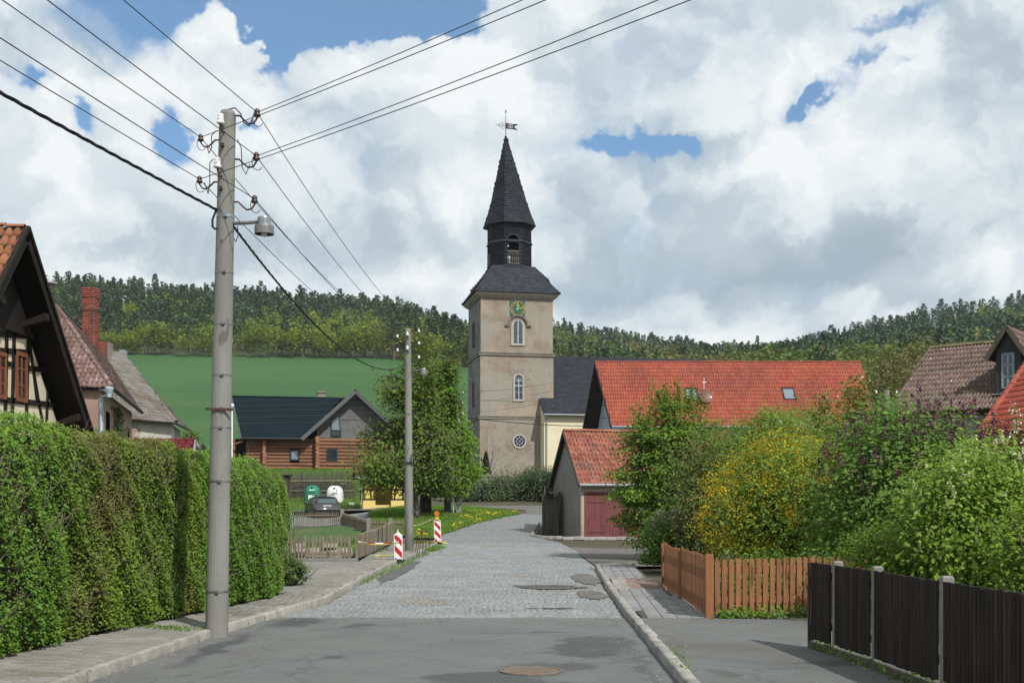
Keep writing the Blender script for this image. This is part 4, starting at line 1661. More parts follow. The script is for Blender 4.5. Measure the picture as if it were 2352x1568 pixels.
 for k in range(8):
  mb.tube([rings[i][k] for i in range(4)], [.035, .035, .035, .03], 5)
 mb.build('hip_strips', M_slate_wall, helm)
 mb = MB()
 A, B = octa(2.50, ZB1 - .14), octa(2.1, ZB1 - .16)
 for k in range(8):
  mb.hexa([B[k - 1], B[k], A[k], A[k - 1], B[k - 1] + Vector((0, 0, .05)), B[k] + Vector((0, 0, .05)), A[k] + Vector((0, 0, .05)), A[k - 1] + Vector((0, 0, .05))])
 mb.build('soffit', M_iron, helm)


spire()


def vane():
 top = Vector((SC.x - .34, SC.y, 36.7))
 root = thing('weather_vane', 'rusty pennant weather vane with cut dates on the tip of the spire', 'weather vane', top)
 mb = MB()
 mb.lathe(top, [(.11, -.05), (.14, .0), (.09, .06), (.035, .10), (.03, 1.2), (.05, 1.22), (.025, 1.3), (.018, 2.3)], 8)
 mb.build('rod', M_iron, root)
 mb = MB()
 mb.lathe(top + Vector((0, 0, 2.28)), [(.02, 0), (.075, .06), (.06, .12), (.005, .38)], 8)
 mb.build('finial', M_iron, root)
 z = 1.06
 d = Vector((1, 0, -.11)).normalized()
 n = Vector((0, -1, 0))
 e = Vector((.11, 0, 1)).normalized()
 c = top + Vector((0, 0, z))
 fl = [c + e * .27, c + e * -.27, c + d * 1.22 - e * .28, c + d * .80 - e * .02, c + d * 1.2 + e * .26]
 mb = MB()
 mb.prism(fl, (0, .02, 0))
 mb.build('pennant', material('dark rusted sheet', (.045, .030, .026), (.065, .040, .032), 12, rough=.8), root)
 M_pale = material('pale cut-out', (0.62, 0.66, 0.70), (0.58, 0.62, 0.66), 4)
 for tx, dz in (('1892', .125), ('1983', -.125)):
  put_text('date', tx, .30, c + d * .45 + e * dz + n * .012, d, e, M_pale, root, .01, .8)
 mb = MB()
 mb.tube([c, c - d * 1.0], [.022, .014], 5)
 mb.lathe(c - d * .92 - Vector((0, 0, .04)), [(.01, 0), (.05, .04), (.01, .08)], 6)
 for k, (a, r) in enumerate(((.22, .17), (.38, .13), (.56, .10), (.70, .07))):
  for sg in (-1, 1):
   o = c - d * a + e * sg * r
   pts = [o + (d * math.cos(q) + e * sg * math.sin(q)) * r * (1 - .5 * q / 5.5) for q in np.linspace(-1.5, 4.0, 12)]
   mb.tube(pts, .012, 4)
 mb.build('scrollwork', M_iron, root)


vane()

# ---- nave
def nave():
 zr, ze, tr, te = 16.15, 9.85, 6.0, -1.95
 s0, s1 = 5.72, 24.0
 root = thing('church_nave', 'cream rendered church nave with plain dark slate roof beside the tower', 'church', TW(12, 4, 3.9))
 mb = MB()
 mb.prism([TW(s0, -1.5, 3.0), TW(s0, 13.5, 3.0), TW(s0, 13.5, ze + .25), TW(s0, tr, zr - .3), TW(s0, -1.5, ze + .25)], TW.u * (s1 - s0))
 mb.build('wall', M_cream, root)
 mb = MB()
 sv = s0 - .14
 for (ta, tb) in ((te, tr), (14.0, tr)):
  mb.prism([TW(sv, ta, ze), TW(sv, tb, zr), TW(sv, tb, zr + .12), TW(sv, ta, ze + .12)], TW.u * (s1 + .3 - sv))
 roof = mb.build('roof', M_slate_wall, root)
 m, _ = tile_field([TW(sv, te, ze + .13), TW(s1, te, ze + .13), TW(s1, tr, zr + .13), TW(sv, tr, zr + .13)], .34, .27, .004, 1.1, .5)
 # only the part in the open shows; all of it is laid
 pieces('slate', flat_tile_base(.018 / .27), m, M_slate_wall, roof, 300)
 mb = MB()
 mb.tube([TW(sv, te - .06, ze + .03), TW(s1, te - .06, ze + .03)], .075, 8)
 mb.build('gutter', M_zinc, root)
 mb = MB()
 s, _z = TW.see(1255, 1000, -1.5)
 mb.tube([TW(s, te - .03, ze), TW(s, -1.62, ze - .45), TW(s, -1.60, 3.5)], .06, 8)
 mb.build('downpipe', M_zinc, root)
 mb = MB()
 mb.bar(TW(sv, 0.03, 11.45), TW(7.15, 0.03, 11.45), .10, .16)
 mb.build('flashing', M_zinc, roof)


nave()

# ---- retaining wall of the churchyard
M_rubble = material('rubble stone', (0.17, 0.15, 0.12), (0.27, 0.245, 0.20), 1.5, rough=0.95, bump=0.03, bscale=8, island=0.25)
M_mortar = material('mortar', (0.16, 0.145, 0.12), (0.22, 0.20, 0.17), 3, bump=0.01, bscale=20)


def stone_base():
 r = np.random.default_rng(4)
 v = np.array([(-.5, 0, -.5), (.5, 0, -.5), (.5, 0, .5), (-.5, 0, .5), (-.36, -1, -.34), (.38, -1, -.36), (.34, -1, .37), (-.37, -1, .35)], float)
 q = [(4, 5, 6, 7), (0, 1, 5, 4), (1, 2, 6, 5), (2, 3, 7, 6), (3, 0, 4, 7)]
 return v, q


def stones_on(parent, name, o, u, wdt, z0, z1, nrm, cw=.36, ch=.20, mat=M_rubble, depth=.06, keep=1.0):
 """irregular courses of stones on a wall face"""
 M = []
 z = z0
 o, u, nrm = Vector(o), Vector(u).normalized(), Vector(nrm).normalized()
 while z < z1 - .06:
  hh = ch * rng.uniform(.7, 1.3)
  x = rng.uniform(-.1, .1)
  while x < wdt - .1:
   w_ = cw * rng.uniform(.6, 1.5)
   if rng.uniform() < keep and 0 < x + w_ / 2 < wdt:
    c = o + u * (x + w_ / 2) + Vector((0, 0, z + hh / 2))
    X = u * w_ * .95
    Z = Vector((0, 0, hh * .92))
    Yv = -nrm * depth * rng.uniform(.5, 1.2)
    M.append([[X.x, Yv.x, Z.x, c.x], [X.y, Yv.y, Z.y, c.y], [X.z, Yv.z, Z.z, c.z], [0, 0, 0, 1]])
   x += w_
  z += hh
 if M:
  Ms = np.array(M)
  # the pieces' third axis is vertical here: swap so that scores see the face
  pieces(name, stone_base(), Ms, mat, parent)


rw = thing('churchyard_wall', 'low overgrown rubble stone wall below the church tower', 'wall', (-1, 98, 1.6))
mb = MB()
mb.hexa([Vector(p) for p in ((-9.5, 97.4, 1.2), (9, 99.2, 1.2), (9, 99.8, 1.2), (-9.5, 98, 1.2), (-9.5, 97.4, 3.7), (9, 99.2, 3.9), (9, 99.8, 3.9), (-9.5, 98, 3.7))])
mb.build('wall_core', M_mortar, rw)
stones_on(rw, 'stone', (-5.0, 97.83, 0), (18.5, 1.8, 0), 9.0, 1.8, 3.95, (.097, -1, 0), .45, .24, depth=.10)

# ================================================================ barn with the red roof
M_redtile = material('red clay tile', (0.310, 0.073, 0.042), (0.355, 0.088, 0.052), 0.8, rough=0.8, island=0.12, hue=0.008, c3=(0.265, 0.068, 0.044), c3_scale=0.25, spots=(0.26, 0.085, 0.06), spot_scale=3.5, spot_cut=.60, spec=.2)
M_redtile2 = material('brick red clay tile', (0.245, 0.052, 0.032), (0.285, 0.064, 0.038), 0.9, rough=0.8, island=0.12, hue=0.008)
M_orangetile = material('weathered orange tile', (0.250, 0.086, 0.056), (0.31, 0.112, 0.074), 1.4, rough=0.9, island=0.22, hue=0.012, c3=(0.20, 0.095, 0.072), c3_scale=0.7, spots=(0.36, 0.22, 0.15), spot_scale=7, spot_cut=0.62)
M_browntile = material('lichened brown tile', (0.135, 0.088, 0.075), (0.170, 0.115, 0.098), 1.5, rough=0.92, island=0.16, spots=(0.48, 0.44, 0.40), spot_scale=7.5, spot_cut=0.655, c3=(0.120, 0.088, 0.066), c3_scale=0.5)
M_purpletile = material('purple brown tile', (0.150, 0.088, 0.078), (0.205, 0.130, 0.115), 1.6, rough=0.92, island=0.22, spots=(0.34, 0.29, 0.26), spot_scale=6, spot_cut=0.62, c3=(0.125, 0.075, 0.060), c3_scale=0.6)
M_greytile = material('grey weathered tile', (0.150, 0.138, 0.122), (0.195, 0.180, 0.160), 1.2, rough=0.95, island=0.18, c3=(0.135, 0.112, 0.088), c3_scale=0.4)
M_oldorange = material('mossy orange tile', (0.205, 0.078, 0.040), (0.26, 0.105, 0.054), 2.5, rough=0.9, island=0.2, spots=(0.115, 0.095, 0.045), spot_scale=8, spot_cut=0.60)
M_darkwood = material('dark brown timber', (0.026, 0.018, 0.014), (0.040, 0.028, 0.021), 3, rough=0.75, stretch=(1, 1, .2))
M_boards = material('weathered dark boards', (0.062, 0.052, 0.042), (0.095, 0.080, 0.064), 5, rough=0.9, island=0.2, stretch=(1, 1, .15))
M_bluewall = material('pale blue grey render', (0.30, 0.345, 0.385), (0.34, 0.385, 0.42), 1.2, rough=0.95)
M_greywall = material('grey cement render', (0.200, 0.190, 0.172), (0.245, 0.232, 0.210), 1.0, rough=0.97, bump=0.006, bscale=60)
M_beigewall = material('beige render', (0.36, 0.31, 0.24), (0.42, 0.36, 0.28), 1.5, rough=0.95, bump=0.006, bscale=50, c3=(0.27, 0.235, 0.19), c3_scale=1.2)
M_white = material('white paint', (0.74, 0.75, 0.75), (0.68, 0.69, 0.69), 5, rough=0.5)
M_glass_sky = glass_mat('pale window glass', (0.16, 0.19, 0.22), 0.04)


def deck(parent, poly, thick, mat, name='roof', drop=0.0):
 pts = [Vector(p) for p in poly]
 n = (pts[1] - pts[0]).cross(pts[2] - pts[0]).normalized()
 if n.z < 0:
  n = -n
 mb = MB()
 mb.prism([p - n * drop for p in pts], -n * thick)
 return mb.build(name, mat, parent), n


def barn():
 A, B = P(1405, 978, 84), P(2012, 978, 84)
 R1, R2 = P(1367, 831, 89), P(1976, 831, 89)
 A2 = P(1337, 990, 94)
 A2.z = A.z
 B2 = Vector((B.x + .3, 94, A.z))
 root = thing('barn', 'long barn with bright red tiled roof and blue grey gable', 'barn', (16, 89, 1.6))
 so = (B - A).normalized()
 ins = Vector((1.15, 0, 0))
 down = Vector((0, 0, -.28))
 zb = 1.2
 mb = MB()
 wf = Vector((0, .45, 0))
 a, b, c = A + ins + wf, R1 + ins * .9 + down, A2 + ins - wf
 L = [Vector((a.x, a.y, zb)), a + down * .3, c_ := R1 + ins * .9 + down, A2 + ins - wf, Vector((A2.x + ins.x, A2.y - .45, zb))]
 Rr = [Vector((B.x - .3, a.y, zb)), Vector((B.x - .3, a.y, a.z - .1)), R2 + Vector((-.3, 0, -.28)), Vector((B2.x - .3, B2.y - .45, a.z)), Vector((B2.x - .3, B2.y - .45, zb))]
 mb.add(L + Rr, [(4, 3, 2, 1, 0), (5, 6, 7, 8, 9), (0, 1, 6, 5), (3, 4, 9, 8), (1, 2, 7, 6), (2, 3, 8, 7)])
 mb.build('wall', M_bluewall, root)
 d1, n1 = deck(root, [A, B, R2, R1], .16, M_darkwood)
 deck(root, [A2, B2, R2, R1], .16, M_darkwood, 'back_roof')
 # two roof windows
 m, (o, u, v, n) = tile_field([A, B, R2, R1], .192, (R1 - A).length / 17.2, .004, 1.12)
 holes = []
 for dx, dy in ((1588, 906), (1812, 905)):
  k = (Vector(((dx - CX) / F, 1, (HY - dy) / F)))
  cpos = Vector((0, 0, EYE))
  tt = (o - cpos).dot(n) / k.dot(n)
  p = cpos + k * tt
  holes.append((p, (p - o).dot(u), (p - o).dot(v)))
 hp = [[(s - .45, t - .62), (s + .45, t - .62), (s + .45, t + .62), (s - .45, t + .62)] for _p, s, t in holes]
 m, _ = tile_field([A, B, R2, R1], .192, (R1 - A).length / 17.2, .004, 1.12, 0, hp)
 pieces('roof_tile', pantile_base(4, .055, .07), m, M_redtile, d1)
 for p, s, t in holes:
  w = MB()
  fr = n * .07
  for q, e1, e2 in ((u * .42, v * .64, u * .05), (-u * .42, v * .64, u * .05), (v * .60, u * .47, v * .05), (-v * .60, u * .47, v * .05)):
   w.obox(p + q, e1, e2, fr)
  f_ = w.build('roof_window', M_iron, root)
  w = MB()
  w.obox(p, u * .38, v * .56, n * .045)
  w.build('pane', M_glass_sky, f_)
 ridge_pieces('ridge_tile', R1 + Vector((0, 0, .02)), R2 + Vector((0, 0, .02)), .42, .09, M_redtile, d1)
 mb = MB()
 for (p, q) in ((A, R1), (A2, R1)):
  mb.bar(p + Vector((-.03, 0, -.10)), q + Vector((-.03, 0, -.10)), .06, .30, up=(0, -1, 1) if p is A else (0, 1, 1))
 mb.build('barge_board', M_darkwood, root)
 mb = MB()
 mb.bar(R2 + Vector((.02, 0, -.1)), B + Vector((.02, 0, -.1)), .05, .22, up=(0, -1, 1))
 mb.build('barge_board', M_redtile2, root)
 mb = MB()
 mb.tube([A + Vector((0, -.07, -.05)), B + Vector((0, -.07, -.05))], .07, 8)
 mb.build('gutter', M_zinc, root)
 for dx, dy in ((1378, 929), (1378, 959)):
  q = P(dx, dy, 90)
  mb = MB()
  mb.tube([Vector((c_.x - .35, 90.5, q.z)), Vector((c_.x + .5, 90.2, q.z))], .03, 5)
  mb.build('wall_hook', M_iron, root)
 # dish and aerial
 dpos = P(1621, 909, 85.6)
 dish = thing('satellite_dish', 'round reddish brown satellite dish on the red barn roof', 'satellite dish', dpos)
 ax = Vector((.35, -1, .42)).normalized()
 e1 = ax.cross(Vector((0, 0, 1))).normalized()
 e2 = e1.cross(ax)
 mb = MB()
 V, Q, nr, ns = [], [], 5, 20
 for i in range(nr + 1):
  r = .52 * i / nr
  for k in range(ns):
   a = 2 * math.pi * k / ns
   V.append(dpos + e1 * r * math.cos(a) + e2 * r * math.sin(a) * 1.06 + ax * (.34 * r * r - .05))
 for i in range(nr):
  for k in range(ns):
   Q.append((i * ns + k, i * ns + (k + 1) % ns, (i + 1) * ns + (k + 1) % ns, (i + 1) * ns + k))
 mb.add(V, Q)
 mb.build('reflector', material('brown dish paint', (0.155, 0.062, 0.048), (0.13, 0.055, 0.042), 5, rough=0.5), dish, smooth=True)
 mb = MB()
 mb.tube([dpos - e2 * .5, dpos - e2 * .45 + ax * .55], .018, 5)
 mb.obox(dpos - e2 * .42 + ax * .58, e1 * .06, e2 * .06, ax * .09)
 mb.build('feed_arm', M_white, dish)
 mb = MB()
 mb.tube([dpos - ax * .03, dpos - ax * .35 - Vector((0, 0, .2)), dpos - ax * .35 - Vector((0, 0, .9))], .03, 6)
 mb.build('mount', M_zinc, dish)
 mp = P(1617, 900, 86.3)
 ae = thing('roof_aerial', 'thin white aerial mast behind the satellite dish on the red roof', 'aerial', mp)
 mb = MB()
 mb.tube([mp - Vector((0, 0, .9)), mp + Vector((0, 0, 1.05))], .022, 6)
 mb.build('mast', M_white, ae)
 mb = MB()
 mb.bar(mp + Vector((-.12, 0, .72)), mp + Vector((.18, 0, .72)), .05, .06)
 mb.build('amplifier', M_white, ae)


barn()

# ================================================================ garage
GA = Frame(*P(1336, 1240, 50).xy)


def garage():
 z0, ze, zr, tr, te = .10, 2.47, 4.92, 2.55, -.30
 L_ = 7.4
 root = thing('garage', 'small grey garage with orange tiled roof and double red wooden doors', 'garage', GA(3, 2.5, z0))
 D = 2 * tr
 mb = MB()
 ss = .38                                            # slope run
 zw = ze + .06
 prof = [(0, z0), (D, z0), (D, zw + .1), (tr, zr - .18), (0, zw + .1)]
 mb.prism([GA(0, t, z) for t, z in prof], GA.u * L_)
 mb.build('wall', M_greywall, root)
 mb = MB()
 GA.box(mb, -.03, .26, -.03, .2, z0, zw)
 GA.box(mb, .26, 2.86, -.03, .1, 2.10, zw)
 mb.build('front_render', M_beigewall, root)
 # doors of upright boards
 M_red = material('faded red door paint', (0.150, 0.046, 0.046), (0.185, 0.060, 0.058), 3, rough=0.8, island=0.10, spots=(0.42, 0.33, 0.30), spot_scale=9, spot_cut=0.70, c3=(0.13, 0.042, 0.042), c3_scale=1.5, stretch=(1, 1, .35))
 sa, _ = GA.see(1344, 1200)
 sb, _ = GA.see(1407, 1200)
 for k, (x0, x1) in enumerate(((sa + .03, sb - .008), (sb + .008, 2 * sb - sa - .03))):
  dr_ = MB()
  GA.box(dr_, x0, x1, -.015, .03, z0 + .03, 2.09)
  d_ = dr_.build('door', M_red, root)
  nb = 9
  for i in range(nb):
   b = MB()
   GA.box(b, x0 + (x1 - x0) * i / nb + .006, x0 + (x1 - x0) * (i + 1) / nb - .006, -.034 - .004 * (i % 2), -.014, z0 + .035, 2.085)
   b.build('board', M_red, d_)
  for z in (.45, 1.72):
   b = MB()
   a_, c_ = (x0 + .05, x0 + .85) if k == 0 else (x1 - .85, x1 - .05)
   GA.box(b, a_, c_, -.046, -.037, z - .02, z + .02)
   b.build('strap_hinge', M_rust, d_)
 b = MB()
 GA.box(b, sb - .16, sb + .10, -.055, -.038, 1.03, 1.07)
 GA.box(b, sb + .04, sb + .08, -.07, -.038, .95, 1.1)
 b.build('latch', M_iron, root)
 b = MB()
 GA.box(b, sa - .05, sa + .03, -.045, .02, z0, 2.15)
 GA.box(b, sa + .03, 2 * sb - sa + .05, -.045, .02, 2.091, 2.17)
 b.build('door_frame', M_red, root)
 sl = -.17
 A, B = GA(sl, te, ze), GA(L_ + .2, te, ze)
 R1, R2 = GA(sl, tr, zr), GA(L_ + .2, tr, zr)
 A2, B2 = GA(sl, D - te, ze), GA(L_ + .2, D - te, ze)
 d1, n1 = deck(root, [A, B, R2, R1], .07, M_darkwood)
 deck(root, [A2, B2, R2, R1], .07, M_darkwood, 'back_roof')
 tl = (R1 - A).length / 11.3
 m, _ = tile_field([A, B, R2, R1], .168, tl, .012, 1.12)
 pieces('roof_tile', pantile_base(4, .09, .10), m, M_orangetile, d1)
 # a few replaced dark tiles
 m2, _ = tile_field([GA(.05, te, ze), GA(.6, te, ze), GA(.6, tr, zr), GA(.05, tr, zr)], .168, tl, .012, 1.12)
 ridge_pieces('ridge_tile', R1 + Vector((0, 0, .02)), R2 + Vector((0, 0, .02)), .36, .12, M_orangetile, d1)
 mb = MB()
 mb.bar(A2 + Vector((-.02, 0, -.06)), R1 + Vector((-.02, 0, -.06)), .04, .2, up=(0, 1, 1))
 mb.bar(A + Vector((-.02, 0, -.06)), R1 + Vector((-.02, 0, -.06)), .04, .16, up=(0, -1, 1))
 mb.build('barge_board', M_boards, root)
 mb = MB()
 mb.tube([A + Vector((0, -.06, -.01)), B + Vector((0, -.06, -.01))], .06, 8)
 for i in range(8):
  p = A.lerp(B, (i + .3) / 8) + Vector((0, -.06, -.01))
  mb.bar(p + Vector((0, .12, .06)), p + Vector((0, -.06, -.05)), .03, .02)
 mb.build('gutter', M_zinc, root)


garage()


def side_fence():
 """dark board fence and lean-to cover left of the garage"""
 root = thing('board_fence', 'dark weathered board fence left of the garage gable', 'fence', P(1262, 1225, 55))
 p0, p1 = Vector((1.62, 61.5, 0)), Vector((1.72, 54.3, 0))
 a, b = P(1247.5, 1229, 53), P(1284, 1229, 53)
 a.z = b.z = .30
 M_old = M_boards
 n = 9
 d = b - a
 for i in range(n):
  q0, q1 = a + d * (i / n), a + d * ((i + .93) / n)
  mb = MB()
  top = 2.02 - .14 * abs(math.sin(i * 2.1)) * .4
  mb.hexa([q0, q1, q1 + Vector((0, .03, 0)), q0 + Vector((0, .03, 0)),
     Vector((q0.x, q0.y, top)), Vector((q1.x, q1.y, top)), Vector((q1.x, q1.y + .03, top)), Vector((q0.x, q0.y + .03, top))])
  mb.build('board', M_old, root)
 # return along the lane
 e = a + Vector((.25, 6, .55))
 for i in range(8):
  q0, q1 = a.lerp(e, i / 8), a.lerp(e, (i + .94) / 8)
  mb = MB()
  t = Vector((0, 0, 1.72))
  s = Vector((.03, 0, 0))
  mb.hexa([q0, q0 + s, q1 + s, q1, q0 + t, q0 + s + t, q1 + s + t, q1 + t])
  mb.build('board', M_old, root)
 for q in (a, a.lerp(b, .34), b - Vector((.06, 0, 0))):
  mb = MB()
  mb.box((q.x - .05, q.y - .05, .1), (q.x + .05, q.y + .06, 2.06))
  mb.build('post', M_old, root)
 mb = MB()
 mb.bar(P(1252, 1140, 53.2), P(1284, 1133, 53.2), .9, .035)
 mb.build('lean_to_cover', M_rust, root)
 mb = MB()
 mb.bar(P(1262, 1131, 53.6), P(1284, 1128, 53.6), .8, .04)
 mb.build('metal_sheet', M_zinc, root)


side_fence()

# ================================================================ log house
LH = Frame(*P(555, 1005, 104).xy)
M_log = material('oiled log', (0.165, 0.073, 0.038), (0.22, 0.100, 0.053), 1.2, rough=0.65, island=0.12, stretch=(.5, .5, 3), c3=(0.135, 0.058, 0.031), c3_scale=0.8)
M_logend = material('log end', (0.235, 0.105, 0.058), (0.29, 0.135, 0.078), 6, rough=0.8, island=0.12)
M_greenroof = material('dark green roof sheet', (0.0045, 0.012, 0.016), (0.006, 0.015, 0.020), 2, rough=0.7, spec=0.08)
M_greyboard = material('grey gable boarding', (0.110, 0.108, 0.108), (0.145, 0.142, 0.142), 2, rough=0.9)
M_plinth = material('pale plinth stone', (0.27, 0.255, 0.225), (0.33, 0.31, 0.28), 3, rough=0.95)
M_greenframe = material('dark green frame', (0.010, 0.035, 0.033), (0.012, 0.042, 0.040), 5, rough=0.5)


def log_house():
 zb, zt = 4.79, 7.62
 root = thing('log_house', 'round log house with dark green metal roof and a front cross gable', 'house', LH(6, 4, 4.4))
 mb = MB()
 LH.box(mb, -.9, 13.6, 1.5, 9.0, 3.6, zb - .01)
 LH.box(mb, .3, 6.6, .88, 1.6, 3.6, zb - .01)
 LH.box(mb, 6.55, 13.6, .52, 1.6, 3.6, zb - .012)
 mb.build('plinth', M_plinth, root)
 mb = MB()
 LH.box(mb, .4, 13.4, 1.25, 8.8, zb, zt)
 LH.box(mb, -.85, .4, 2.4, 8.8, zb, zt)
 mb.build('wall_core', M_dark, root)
 n = 9
 r = .172
 st = (zt - zb) / n
 win = [(LH.see(666, 1057, .9), LH.see(687.5, 1032, .9)), (LH.see(750.5, 1057, .6), LH.see(774.5, 1031, .6))]
 for i in range(n):
  z = zb + r + st * i
  for (s0, s1, t, w) in ((.35, 6.9, 1.05, win[0]), (6.35, 13.7, .72, win[1])):
   spans = [(s0, s1)]
   (wa, wz0), (wb, wz1) = w
   if wz0 - .05 < z < wz1 + .05:
    spans = [(s0, wa - .02), (wb + .02, s1)]
   for a, b in spans:
    m_ = MB()
    j = rng.normal(0, .012, 4)
    m_.tube([LH(a, t + j[0], z), LH((a + b) / 2, t + j[1], z + j[2] * .5), LH(b, t, z)], [r * (1 + j[3]), r, r * (1 - j[3])], 10)
    m_.build('log', M_log, root, smooth=False)
  for s in (1.95, 6.62, 13.3):
   m_ = MB()
   t0 = .34 + rng.normal(0, .05) - (.25 if s > 6 else 0)
   m_.tube([LH(s + rng.normal(0, .015), t0, z + st * .5), LH(s, 2.2, z + st * .5)], r * rng.uniform(.95, 1.08), 10)
   m_.build('log_end', M_logend, root)
 for (a, z0), (b, z1), t in ((*win[0], .90), (*win[1], .58)):
  m_ = MB()
  ring_prism(m_, LH, [(a, z0), (b, z0), (b, z1), (a, z1)], [(a + .12, z0 + .12), (b - .12, z0 + .12), (b - .12, z1 - .12), (a + .12, z1 - .12)], t - .10, t + .12)
  f_ = m_.build('window', M_greenframe, root)
  m_ = MB()
  LH.box(m_, a + .11, b - .11, t - .03, t + .0, z0 + .11, z1 - .11)
  m_.build('pane', M_glass_sky if t > .7 else M_glass, f_)
 # roofs
 zE = 7.57
 A = LH(0, 0, zE)
 R1 = LH(-1.0, 5.0, 11.65)
 R2 = LH(9.9, 5.0, 11.65)
 V1 = LH(5.3, 0, zE)
 d1, nn = deck(root, [A, V1, LH(9.0, 5.0, 11.65), R1], .16, M_greenroof, 'main_roof')
 B1, B2 = LH(-.2, 10.2, zE), LH(9, 10.2, zE)
 deck(root, [B1, B2, R2, R1], .16, M_greenroof, 'back_roof')
 AP, APb = LH(9.98, -.35, 11.93), LH(9.98, 6.5, 11.93)
 EL, ELb = LH(5.22, -.35, zE), LH(5.22, 6.5, zE)
 ER, ERb = LH(14.74, -.35, zE), LH(14.74, 6.5, zE)
 d2, n2 = deck(root, [EL, ELb, APb, AP], .16, M_greenroof, 'wing_roof')
 d3, n3 = deck(root, [ER, ERb, APb, AP], .16, M_greenroof, 'wing_roof')
 rib = MB()
 for i in range(20):
  f = (i + .5) / 20
  rib.bar(EL.lerp(ELb, f) + n2 * .02, AP.lerp(APb, f) + n2 * .02, .05, .05, up=n2)
 rib.build('roof_rib', material('pale roof seam', (0.10, 0.125, 0.14), (0.09, 0.11, 0.12), 3, rough=.3), d2, kind='stuff')
 rib = MB()
 for i in range(1, 15):
  f = i / 15
  a, b = A.lerp(R1, f) + nn * .012, V1.lerp(LH(9.0, 5, 11.65), f) + nn * .012
  rib.bar(a, b, .06, .022, up=nn)
 rib.build('roof_step', M_greenroof, d1, kind='stuff')
 mb = MB()
 mb.tube([R1 + Vector((0, 0, .02)), R2 + Vector((0, 0, .02))], .10, 6)
 mb.tube([AP + Vector((0, 0, .02)), APb + Vector((0, 0, .02))], .10, 6)
 mb.build('ridge_cap', M_greenroof, root)
 M_fascia = material('grey fascia board', (0.080, 0.084, 0.086), (0.10, 0.104, 0.106), 3)
 mb = MB()
 mb.bar(EL + Vector((0, 0, -.10)), AP + Vector((0, 0, -.10)), .05, .34, up=(-.7, 0, 1))
 mb.bar(ER + Vector((0, 0, -.10)), AP + Vector((0, 0, -.10)), .05, .34, up=(.7, 0, 1))
 mb.bar(A + Vector((0, 0, -.1)), R1 + Vector((0, 0, -.1)), .05, .28, up=(0, -.8, 1))
 mb.build('barge_board', M_fascia, root)
 mb = MB()
 mb.tube([A + Vector((0, -.08, -.04)), V1 + Vector((0, -.08, -.04))], .075, 8)
 mb.build('gutter', M_iron, root)
 # gable of the wing
 zg = zt + .06
 sl = (11.93 - zE) / 4.76
 mb = MB()
 sa = 6.62
 za = zE + (sa - 5.22) * sl - .3
 mb.prism([LH(sa, .75, zg), LH(13.34, .75, zg), LH(13.34, .75, zE + (14.74 - 13.34) * sl - .3), LH(9.98, .75, 11.93 - .32), LH(sa, .75, za)], LH.v * .2)
 mb.build('gable_wall', M_greyboard, root)
 for z in (9.35, 10.4):
  mb = MB()
  LH.box(mb, 8.7, 12.2, .715, .752, z - .02, z + .02)
  mb.build('gable_batten', M_fascia, root)
 # raked gable window
 q = [LH.see(x, y, .7) for x, y in ((760, 1001), (783.5, 1001), (783.5, 989.5), (783, 989), (778.5, 951), (760, 965.5))]
 mb = MB()
 o_ = [q[0], q[1], q[3], q[4], q[5]]
 cx_, cz_ = sum(a for a, b in o_) / 5, sum(b for a, b in o_) / 5
 i_ = [(cx_ + (a - cx_) * .84, cz_ + (b - cz_) * .90) for a, b in o_]
 ring_prism(mb, LH, o_, i_, .62, .76)
 s0, zz = LH.see(760, 988, .7)
 s1, _ = LH.see(783, 988, .7)
 LH.box(mb, s0, s1, .64, .74, zz - .05, zz + .05)
 f_ = mb.build('gable_window', M_greenframe, root)
 mb = MB()
 mb.prism([LH(a, .70, b) for a, b in [i_[0], i_[1], (i_[2][0], zz), (i_[0][0], zz)]], LH.v * .02)
 mb.build('pane', M_glass, f_)
 mb = MB()
 mb.prism([LH(a, .70, b) for a, b in [(i_[0][0], zz), (i_[1][0], zz), i_[3], i_[4]]], LH.v * .02)
 mb.build('pane', M_glass_sky, f_)
 s0, zc_ = LH.see(729, 912, 6.0)
 s1, zc2 = LH.see(747, 903, 6.0)
 mb = MB()
 LH.box(mb, s0, s1, 5.4, 6.4, 11.0, zc2)
 LH.box(mb, s0 - .08, s1 + .08, 5.3, 6.5, zc2, zc2 + .08)
 for k in range(2):
  x = s0 + (s1 - s0) * (.3 + .4 * k)
  LH.box(mb, x - .1, x + .1, 5.8, 6.0, zc2 + .08, zc2 + .2)
 mb.build('chimney', material('grey brick chimney', (0.19, 0.165, 0.155), (0.24, 0.21, 0.2), 6), root)
 # porch corner on the left
 mb = MB()
 mb.tube([LH(-.75, .3, zE - .6), LH(.1, .2, zE - .3)], .09, 6)
 mb.tube([LH(-.7, 1.0, 4.2), LH(-.7, 1.0, 7.6)], .13, 8)
 mb.build('porch_post', M_log, root)


log_house()
mb = MB()
p = P(533, 1075, 82)
lpole = thing('lamp_post', 'slim white pole with a pale round cap left of the log house', 'lamp post', (p.x, p.y, h(p.x, p.y)))
zt_ = P(533, 935, 82).z
mb.tube([(p.x, p.y, h(p.x, p.y)), (p.x, p.y, zt_)], .055, 8)
mb.build('post', M_white, lpole)
mb = MB()
mb.lathe((p.x, p.y, zt_), [(.06, 0), (.13, .05), (.15, .13), (.12, .21), (.03, .26)], 10)
mb.build('lamp_cap', M_white, lpole)


# ================================================================ half-timbered bus shelter
BS = Frame(*P(834, 1160, 87.5).xy)
M_yellow = material('yellow infill', (0.62, 0.49, 0.115), (0.66, 0.53, 0.135), 2, rough=0.95)
M_yellow2 = material('yellow plinth render', (0.64, 0.50, 0.16), (0.66, 0.52, 0.18), 2, rough=0.95)


